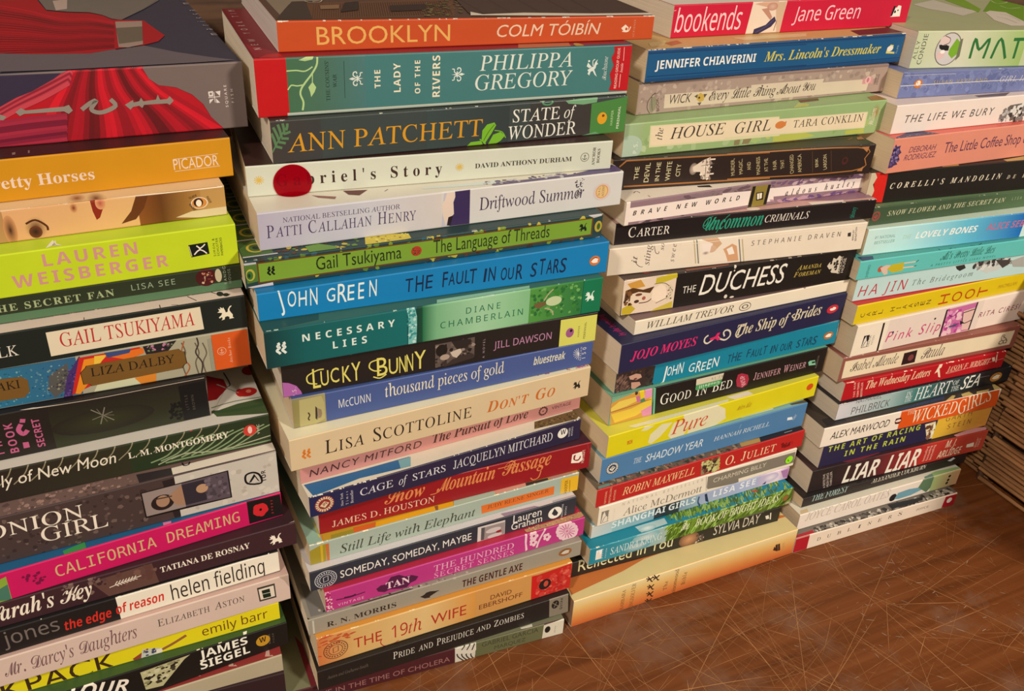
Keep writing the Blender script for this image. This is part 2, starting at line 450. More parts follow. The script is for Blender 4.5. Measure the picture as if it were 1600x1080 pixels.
def sticker_flat(b, pts, col, extra, name):
    q = Book(b.L, b.D, b.t0, b.sb, b.st)
    f = lambda p, o: b.spine(max(.1, min(b.L - .1, p[0])), max(.05, min(b.t0 - .05, p[1])), o)
    P2 = pts; n = len(P2); c = lin(col)
    for t in tessellate_polygon([[Vector((p[0], p[1], 0)) for p in P2]]):
        q.tri('S', [(P2[i][0], P2[i][1], *c) for i in t], .55)
    for i in range(n):
        a, d = P2[i], P2[(i + 1) % n]
        q.face([f(a, .45), f(d, .45), f(d, .55), f(a, .55)], [c] * 4)
    for k, it in enumerate(extra):
        o0 = .56 + .006 * k
        if it[0] == 'p':
            for t in tessellate_polygon([[Vector((p[0], p[1], 0)) for p in it[2]]]): q.tri('S', [(it[2][i][0], it[2][i][1], *lin(it[1])) for i in t], o0)
        else:
            _, txt, st, x, y, w, h, ang, cc = it
            ca, sa = math.cos(math.radians(ang)), math.sin(math.radians(ang))
            for t in line_of_text(txt, st, w, h): q.tri('S', [(x + p[0] * ca - p[1] * sa, y + p[0] * sa + p[1] * ca, *lin(cc)) for p in t], o0)
    me = q.mesh(name); me.materials.clear(); me.materials.append(MAT_STICKER)
    return me

# ------------------------------------------------------------------ the books: place, size (mm), cover colours, label
BOOKS = [
    ('A', -124.35, 498.43, 363.32, 0.03125, 204.7, 190, 35.93, -0.0033, -0.001, (113, 97, 92), (54, 53, 68), (113, 97, 92), 'light', 'thick paperback with red gown cover topping the leftmost stack'),
    ('A', -135.97, 477.05, 341.58, 0.05743, 203.8, 134, 21.77, -0.0029, -0.0004, (201, 138, 20), (51, 26, 25), (201, 138, 20), 'light', 'golden orange paperback with pale lettering below the red gown book'),
    ('A', -142.8, 467.38, 324.45, 0.04104, 203.0, 134, 17.16, -0.0005, -0.0024, (178, 133, 82), (214, 182, 137), (178, 133, 82), 'light', 'paperback with an orange painted face along its spine, leftmost stack'),
    ('A', -141.34, 454.55, 301.47, 0.03793, 203.2, 134, 22.97, -0.00315, 0.00265, (189, 207, 33), (181, 203, 47), (189, 207, 33), 'light', 'lime green paperback with large pink capital lettering'),
    ('A', -140.99, 457.26, 286.93, 0.0204, 202.9, 134, 14.55, -0.00229, -0.00086, (42, 50, 31), (39, 47, 30), (42, 50, 31), 'light', 'dark green paperback with pale lettering squeezed under the lime book'),
    ('A', -141.83, 447.16, 267.28, 0.02601, 203.0, 134, 19.65, -0.00416, 0.00188, (28, 34, 29), (209, 187, 172), (28, 34, 29), 'light', 'black paperback with a cream label and thin red capitals'),
    ('A', -142.05, 450.38, 243.27, 0.00663, 202.8, 134, 24.0, -0.00592, 0.00176, (162, 157, 132), (155, 150, 127), (162, 157, 132), 'light', 'paperback with colourful kimono pattern, bronze name plates and orange end block'),
    ('A', -166.81, 442.7, 214.39, 0.03349, 201.5, 134, 29.03, 0.00097, -0.00689, (34, 29, 25), (27, 21, 21), (34, 29, 25), 'light', 'short black paperback with pink lettering and a star, set back in its stack'),
    ('A', -137.4, 436.15, 193.68, 0.01591, 202.8, 134, 20.74, 0.00431, -0.00334, (39, 51, 29), (201, 193, 180), (39, 51, 29), 'light', 'dark green paperback with red berries and pale swirling leaf lines'),
    ('A', -137.11, 423.21, 163.21, 0.03662, 203.2, 134, 30.48, 0.00276, 0.00156, (69, 54, 51), (109, 85, 78), (69, 54, 51), 'light', 'thick brown stone-patterned paperback with a small sideways portrait of a woman'),
    ('A', -136.47, 413.02, 143.75, 0.08452, 203.3, 134, 19.46, 0.00799, -0.00524, (199, 23, 90), (34, 88, 126), (199, 23, 90), 'light', 'bright pink paperback with tan typewriter capitals and a red flower'),
    ('A', -131.94, 415.89, 126.64, 0.02829, 203.5, 134, 17.14, 0.00591, 0.0021, (60, 35, 40), (53, 31, 36), (60, 35, 40), 'light', 'dark maroon paperback with white brush lettering and a small leaf sprig'),
    ('A', -143.02, 412.68, 108.62, 0.03513, 202.6, 134, 17.96, 0.01056, -0.00464, (30, 26, 25), (28, 25, 24), (30, 26, 25), 'light', 'half black, half white paperback with thin grey and bold red lettering'),
    ('A', -139.21, 410.88, 88.08, 0.02381, 202.9, 134, 20.58, 0.00793, 0.00263, (208, 184, 168), (192, 158, 145), (208, 184, 168), 'light', 'white paperback with fine brown script and a small green square emblem'),
    ('A', -146.51, 417.08, 73.75, -0.00573, 202.4, 134, 14.27, 0.00535, 0.00258, (222, 207, 26), (213, 203, 43), (222, 207, 26), 'light', 'bright yellow paperback with brown lettering and a girl lying sideways'),
    ('A', -143.54, 406.36, 42.5, 0.02604, 202.5, 134, 31.27, 0.06503, -0.05969, (25, 23, 20), (57, 84, 42), (25, 23, 20), 'light', 'black paperback with heavy white capitals and a yellow W disc'),
    ('A', -149.11, 413.83, 39.99, -0.04491, 202.1, 134, 2.15, 0.00127, 0.06372, (175, 163, 134), (141, 50, 46), (175, 163, 134), 'light', 'cream spined paperback with red cover, second from bottom of leftmost stack'),
    ('A', -149.57, 416.41, 0.0, -0.06666, 202.8, 134, 39.99, 0, 0.00127, (49, 32, 34), (53, 34, 37), (49, 32, 34), 'light', 'dark maroon book at the bottom of the leftmost stack'),
    ('B', 98.49, 495.3, 403.99, -0.04344, 227.9, 140, 16.35, -0.0016, -0.00926, (190, 74, 30), (81, 58, 46), (190, 74, 30), 'grey', 'orange paperback with a brick townhouse cover topping the second stack'),
    ('B', 83.22, 485.19, 372.82, -0.04222, 223.3, 132, 31.2, 0.00426, -0.00586, (65, 117, 115), (129, 21, 33), (65, 117, 115), 'light', 'teal paperback with a solid red end and white vine, second stack'),
    ('B', 87.72, 479.32, 348.92, -0.03015, 218.0, 132, 23.91, 0.00705, -0.00278, (58, 66, 63), (35, 38, 35), (58, 66, 63), 'light', 'dark grey green paperback with amber capitals and green fern leaves'),
    ('B', 72.75, 480.07, 331.09, -0.09171, 218.6, 132, 17.73, 0.00517, 0.00185, (203, 204, 185), (53, 30, 27), (203, 204, 185), 'tan', 'pale ivory paperback with a round red sticker on its spine'),
    ('B', 72.7, 456.78, 309.0, -0.01344, 224.0, 132, 22.09, 0.00423, 0.00097, (207, 203, 197), (210, 203, 185), (207, 203, 197), 'tan', 'lilac white paperback with purple lettering and dark stain, fifth in second stack'),
    ('B', 61.78, 447.15, 292.16, -0.01287, 217.5, 132, 16.8, 0.00833, -0.0041, (36, 60, 59), (34, 57, 57), (36, 60, 59), 'tan', 'green paperback with gold floral border and thin black title lettering'),
    ('B', 65.76, 440.24, 275.03, -0.01367, 215.9, 132, 17.16, -0.01233, 0.02066, (18, 122, 179), (18, 109, 161), (18, 122, 179), 'light', 'bright blue paperback with hand drawn white and navy capitals, second stack'),
    ('B', 65.59, 429.05, 251.08, 0.01447, 211.2, 132, 23.95, -0.01551, 0.00317, (18, 78, 78), (55, 98, 86), (18, 78, 78), 'tan', 'thick teal and green paperback with white capitals, eighth in second stack'),
    ('B', 73.64, 433.52, 227.65, -0.00999, 201.9, 132, 23.3, -0.00549, -0.01001, (36, 29, 26), (27, 24, 21), (36, 29, 26), 'light', 'black paperback with yellow art deco lettering and yellow end block'),
    ('B', 77.57, 430.53, 207.08, 0.00768, 197.3, 132, 20.55, 0.00619, -0.01168, (70, 88, 142), (63, 81, 130), (70, 88, 142), 'tan', 'blue paperback with white lettering and a tan face at its left end'),
    ('B', 72.16, 420.66, 184.33, 0.04308, 201.4, 132, 22.71, 0.00298, 0.0032, (212, 188, 148), (225, 215, 182), (212, 188, 148), 'tan', 'thick cream paperback with dark serif capitals and orange title lettering'),
    ('B', 79.34, 433.78, 163.0, 0.05872, 199.0, 132, 21.35, 1e-05, 0.00297, (207, 142, 133), (198, 136, 127), (207, 142, 133), 'tan', 'thin salmon pink paperback with dark slanted lettering, midway down second stack'),
    ('B', 80.62, 419.72, 147.16, 0.07371, 193.3, 132, 15.84, -0.00817, 0.00818, (42, 35, 62), (216, 209, 187), (42, 35, 62), 'light', 'navy blue paperback with silver capitals and sky blue cover edge'),
    ('B', 87.22, 428.1, 124.37, -0.00141, 192.7, 132, 22.74, -0.00664, -0.00155, (147, 23, 30), (65, 35, 46), (147, 23, 30), 'light', 'red paperback with orange flourished title and cream author capitals'),
    ('B', 78.67, 420.93, 107.6, 0.02295, 192.5, 132, 16.83, -0.0042, -0.00244, (164, 178, 162), (187, 149, 43), (164, 178, 162), 'tan', 'sage green paperback with yellow and orange blocks on its cover edge'),
    ('B', 76.18, 415.07, 91.21, 0.02231, 191.2, 132, 16.4, 0.00017, -0.00437, (47, 50, 59), (204, 196, 195), (47, 50, 59), 'light', 'slate navy paperback with thin white capitals and silver cover edge'),
    ('B', 83.94, 410.8, 74.09, 0.01253, 188.6, 132, 17.12, 0.00244, -0.00228, (185, 55, 126), (175, 40, 65), (185, 55, 126), 'tan', 'magenta paperback with a purple cloud emblem and pale blossoms'),
    ('B', 71.74, 408.71, 59.9, -0.00265, 197.2, 132, 14.16, 0.00198, 0.00046, (153, 145, 128), (143, 136, 122), (153, 145, 128), 'light', 'thin grey mottled paperback with brown condensed title under the magenta one'),
    ('B', 75.35, 404.66, 33.5, -0.00286, 185.2, 132, 26.4, 0.0053, -0.00332, (205, 149, 81), (211, 142, 55), (205, 149, 81), 'tan', 'thick orange tan paperback with red title and red end block'),
    ('B', 73.11, 401.08, 15.13, -0.00958, 185.4, 132, 18.36, 0.00055, 0.00475, (35, 30, 26), (33, 30, 26), (35, 30, 26), 'tan', 'black paperback with white small capitals and grey end block'),
    ('B', 52.14, 406.78, 0.0, -0.06113, 201.2, 132, 15.12, 0.0, 0.00055, (74, 31, 36), (116, 115, 87), (74, 31, 36), 'light', 'maroon and olive paperback lying on the table under the second stack'),
    ('C', 361.47, 516.08, 396.11, -0.01145, 208.4, 132, 21.4, 0.00565, 0.00098, (196, 18, 52), (220, 207, 191), (196, 18, 52), 'light', 'hot pink paperback with white lowercase lettering topping the third stack'),
    ('C', 328.68, 491.0, 375.0, 0.01197, 222.3, 132, 20.93, 0.00581, -0.00015, (24, 82, 126), (194, 155, 97), (24, 82, 126), 'tan', 'worn blue paperback with white and yellow lettering, second in third stack'),
    ('C', 327.33, 494.41, 352.99, -0.01287, 212.7, 132, 22.0, 0.01381, -0.008, (165, 142, 128), (141, 118, 107), (165, 142, 128), 'tan', 'taupe paperback with brown script title and a small yellow bee'),
    ('C', 311.24, 480.63, 330.42, -0.03357, 216.4, 132, 22.35, 0.00384, 0.00997, (149, 174, 116), (140, 164, 110), (149, 174, 116), 'tan', 'light green paperback with long cream label and brown capitals'),
    ('C', 304.36, 478.98, 308.89, -0.1305, 202.4, 132, 21.5, 0.00163, 0.00218, (42, 29, 23), (43, 35, 28), (42, 29, 23), 'tan', 'dark brown paperback framed in copper lines with a pale dome'),
    ('C', 305.02, 458.59, 292.05, 0.0268, 212.3, 132, 16.85, -0.00886, 0.0105, (144, 115, 122), (231, 217, 198), (144, 115, 122), 'light', 'white and purple paperback with bold black slanted capitals, third stack'),
    ('C', 302.38, 463.83, 276.48, -0.07315, 213.5, 132, 15.59, -0.00759, -0.00125, (28, 19, 19), (194, 151, 140), (28, 19, 19), 'light', 'thin black paperback with teal flourished script beside white capitals'),
    ('C', 297.11, 459.79, 256.38, -0.07602, 210.9, 132, 20.15, -0.01646, 0.00887, (231, 215, 192), (205, 190, 169), (231, 215, 192), 'light', 'off white paperback with upright grey script and a dancer panel'),
    ('C', 305.75, 451.01, 228.61, -0.02607, 200.7, 132, 27.62, -0.00927, -0.00723, (30, 24, 21), (53, 34, 29), (30, 24, 21), 'tan', 'thick black paperback with large white slanted capitals and woman portrait'),
    ('C', 312.95, 441.91, 217.3, 0.02391, 195.2, 132, 11.24, -0.00702, -0.00225, (234, 220, 194), (110, 86, 84), (234, 220, 194), 'light', 'thin cream paperback with grey capitals and oval emblem, third stack'),
    ('C', 298.64, 433.82, 193.57, 0.05058, 208.8, 132, 23.84, -0.007, -1e-05, (36, 35, 68), (34, 35, 69), (36, 35, 68), 'light', 'navy paperback with pink and cream lettering and a red oval emblem'),
    ('C', 302.52, 440.99, 172.29, 0.01243, 203.9, 132, 21.25, -0.00372, -0.00329, (18, 129, 155), (220, 210, 196), (18, 129, 155), 'tan', 'smaller bright blue paperback with a couple pictured at its left end'),
    ('C', 298.82, 437.41, 147.92, 0.01615, 198.8, 132, 24.38, 0.00329, -0.007, (27, 22, 19), (105, 159, 130), (27, 22, 19), 'tan', 'black paperback with white title and a green and white price sticker'),
    ('C', 292.86, 426.26, 128.43, 0.05028, 198.6, 132, 19.47, 0.00372, -0.00044, (219, 206, 23), (210, 203, 75), (219, 206, 23), 'tan', 'bright yellow paperback with pale petals and a red italic title'),
    ('C', 290.04, 426.53, 106.54, 0.02139, 190.4, 132, 21.87, 0.00017, 0.00355, (78, 126, 169), (116, 160, 177), (78, 126, 169), 'light', 'sky blue paperback with thin white slanted title and round emblem'),
    ('C', 284.91, 420.17, 90.0, 0.02574, 194.6, 132, 16.55, -0.00114, 0.00132, (186, 36, 33), (103, 90, 75), (186, 36, 33), 'tan', 'red paperback with gold lettering and a painted scene on its cover edge'),
    ('C', 288.06, 419.38, 71.72, 0.02688, 187.1, 132, 18.27, 0.00098, -0.00212, (236, 225, 203), (227, 218, 198), (236, 225, 203), 'tan', 'white paperback with grey title block and a small green dot sticker'),
    ('C', 285.07, 421.18, 59.05, 0.01489, 186.8, 132, 12.67, 0.00322, -0.00224, (154, 181, 186), (147, 174, 178), (154, 181, 186), 'tan', 'pale blue paperback with white sans capitals and lilac right end'),
    ('C', 279.64, 411.54, 42.86, 0.00489, 190.1, 132, 16.17, -0.00156, 0.00479, (25, 132, 156), (24, 125, 146), (25, 132, 156), 'tan', 'paperback with grassy green right half and turquoise left half'),
    ('C', 261.24, 419.01, 27.23, -0.03668, 199.4, 132, 15.66, -0.00077, -0.00079, (35, 32, 27), (33, 30, 26), (35, 32, 27), 'tan', 'black paperback with large cream lettering tucked above the orange gradient book'),
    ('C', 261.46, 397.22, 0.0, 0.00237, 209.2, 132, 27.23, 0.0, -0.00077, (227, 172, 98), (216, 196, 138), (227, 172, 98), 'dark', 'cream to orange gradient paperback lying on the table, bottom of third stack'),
    ('D', 554.0, 485.44, 373.09, -0.07786, 203.0, 190, 26.99, -0.01631, 0.00199, (187, 196, 150), (167, 169, 128), (187, 196, 150), 'light', 'pale green paperback with dark green capitals topping the rightmost stack'),
    ('D', 540.9, 477.42, 354.14, -0.03414, 203.0, 132, 19.16, -0.01267, -0.00368, (111, 119, 164), (106, 114, 157), (111, 119, 164), 'tan', 'blue paperback with a white crease line and orange oval emblem'),
    ('D', 527.08, 462.71, 332.9, 0.01396, 203.0, 132, 21.42, -0.01249, -0.00018, (233, 216, 203), (218, 198, 187), (233, 216, 203), 'tan', 'white paperback with thin dark slanted capitals and grey sketch'),
    ('D', 523.57, 453.61, 306.52, 0.02967, 203.0, 132, 26.42, -0.01548, 0.00299, (220, 139, 115), (206, 93, 80), (220, 139, 115), 'tan', 'salmon paperback with purple lettering and a dark lace corner'),
    ('D', 513.99, 457.89, 281.86, -0.05208, 203.0, 132, 24.81, -0.01756, 0.00209, (32, 27, 23), (34, 29, 24), (32, 27, 23), 'tan', 'black paperback with a red left end and white italic capitals'),
    ('D', 517.44, 451.74, 266.77, -0.03144, 203.0, 132, 15.04, -0.01369, -0.00389, (64, 83, 58), (102, 126, 87), (64, 83, 58), 'light', 'dark green paperback with cream italic capitals and red round emblem'),
    ('D', 513.9, 446.59, 245.28, -0.06318, 203.0, 132, 21.53, -0.01659, 0.00292, (202, 229, 220), (194, 209, 189), (202, 229, 220), 'tan', 'paperback fading from pale mint to blue with white slanted capitals'),
    ('D', 505.09, 438.46, 229.56, -0.03824, 203.0, 132, 15.87, -0.0118, -0.00481, (97, 191, 183), (72, 148, 140), (97, 191, 183), 'tan', 'turquoise paperback with a girl in a yellow dress lying sideways'),
    ('D', 509.32, 440.17, 209.84, -0.03881, 203.0, 132, 19.67, -0.00991, -0.00188, (188, 216, 212), (181, 207, 203), (188, 216, 212), 'tan', 'pale mint paperback with red capitals and a grey portrait photo'),
    ('D', 508.94, 433.22, 192.63, 0.00516, 203.0, 132, 17.22, -0.008, -0.00192, (222, 193, 23), (189, 33, 32), (222, 193, 23), 'tan', 'yellow paperback with four red sideways letters and a red cover edge'),
    ('D', 512.82, 430.91, 164.22, 0.00684, 199.3, 132, 28.38, -0.01523, 0.00723, (231, 213, 198), (229, 214, 199), (231, 213, 198), 'tan', 'thick white paperback with pink title lettering and pink picture panel'),
    ('D', 507.43, 431.48, 141.47, -0.03658, 195.6, 132, 22.83, -0.01632, 0.0011, (145, 87, 74), (139, 83, 70), (145, 87, 74), 'tan', 'brown bordered cream paperback with handwritten title and tiny dark portrait'),
    ('D', 513.51, 428.02, 123.71, -0.03253, 180.1, 132, 17.66, -0.01289, -0.00343, (183, 23, 32), (175, 30, 35), (183, 23, 32), 'light', 'red paperback with cream italic lettering and worn white edges'),
    ('D', 509.25, 424.62, 107.99, -0.02441, 196.9, 132, 15.78, -0.01109, -0.00181, (41, 41, 43), (33, 34, 38), (41, 41, 43), 'light', 'paperback shading from pale grey to black with white serif title'),
    ('D', 493.46, 418.77, 88.61, -0.03651, 196.1, 132, 19.55, -0.00742, -0.00366, (241, 228, 209), (57, 48, 42), (241, 228, 209), 'light', 'half white, half bright orange paperback with cream slanted title'),
    ('D', 498.77, 419.18, 66.24, -0.02898, 192.3, 132, 22.33, -0.0097, 0.00227, (41, 38, 70), (39, 36, 67), (41, 38, 70), 'light', 'navy and golden yellow paperback with yellow wide lettering'),
    ('D', 491.98, 417.28, 43.21, -0.04717, 196.3, 132, 23.1, -0.00625, -0.00344, (41, 32, 31), (57, 35, 38), (41, 32, 31), 'light', 'black to red paperback with large white blurred repeated word'),
    ('D', 484.21, 412.43, 33.22, -0.02329, 186.3, 132, 10.03, -0.00602, -0.00024, (39, 32, 30), (37, 30, 28), (39, 32, 30), 'tan', 'thin black paperback with grey italic capitals near the stack bottom'),
    ('D', 477.87, 405.49, 16.42, -0.01975, 182.4, 132, 16.84, -0.01081, 0.00479, (237, 224, 208), (219, 211, 189), (237, 224, 208), 'tan', 'pale grey paperback with faint italic capitals and a small painted figure'),
    ('D', 471.48, 397.46, 0.0, -0.02915, 180.9, 132, 16.49, 0.0, -0.0108, (236, 218, 195), (110, 101, 92), (236, 218, 195), 'light', 'thin cream paperback with dark red ends lying on the table, rightmost stack'),
]
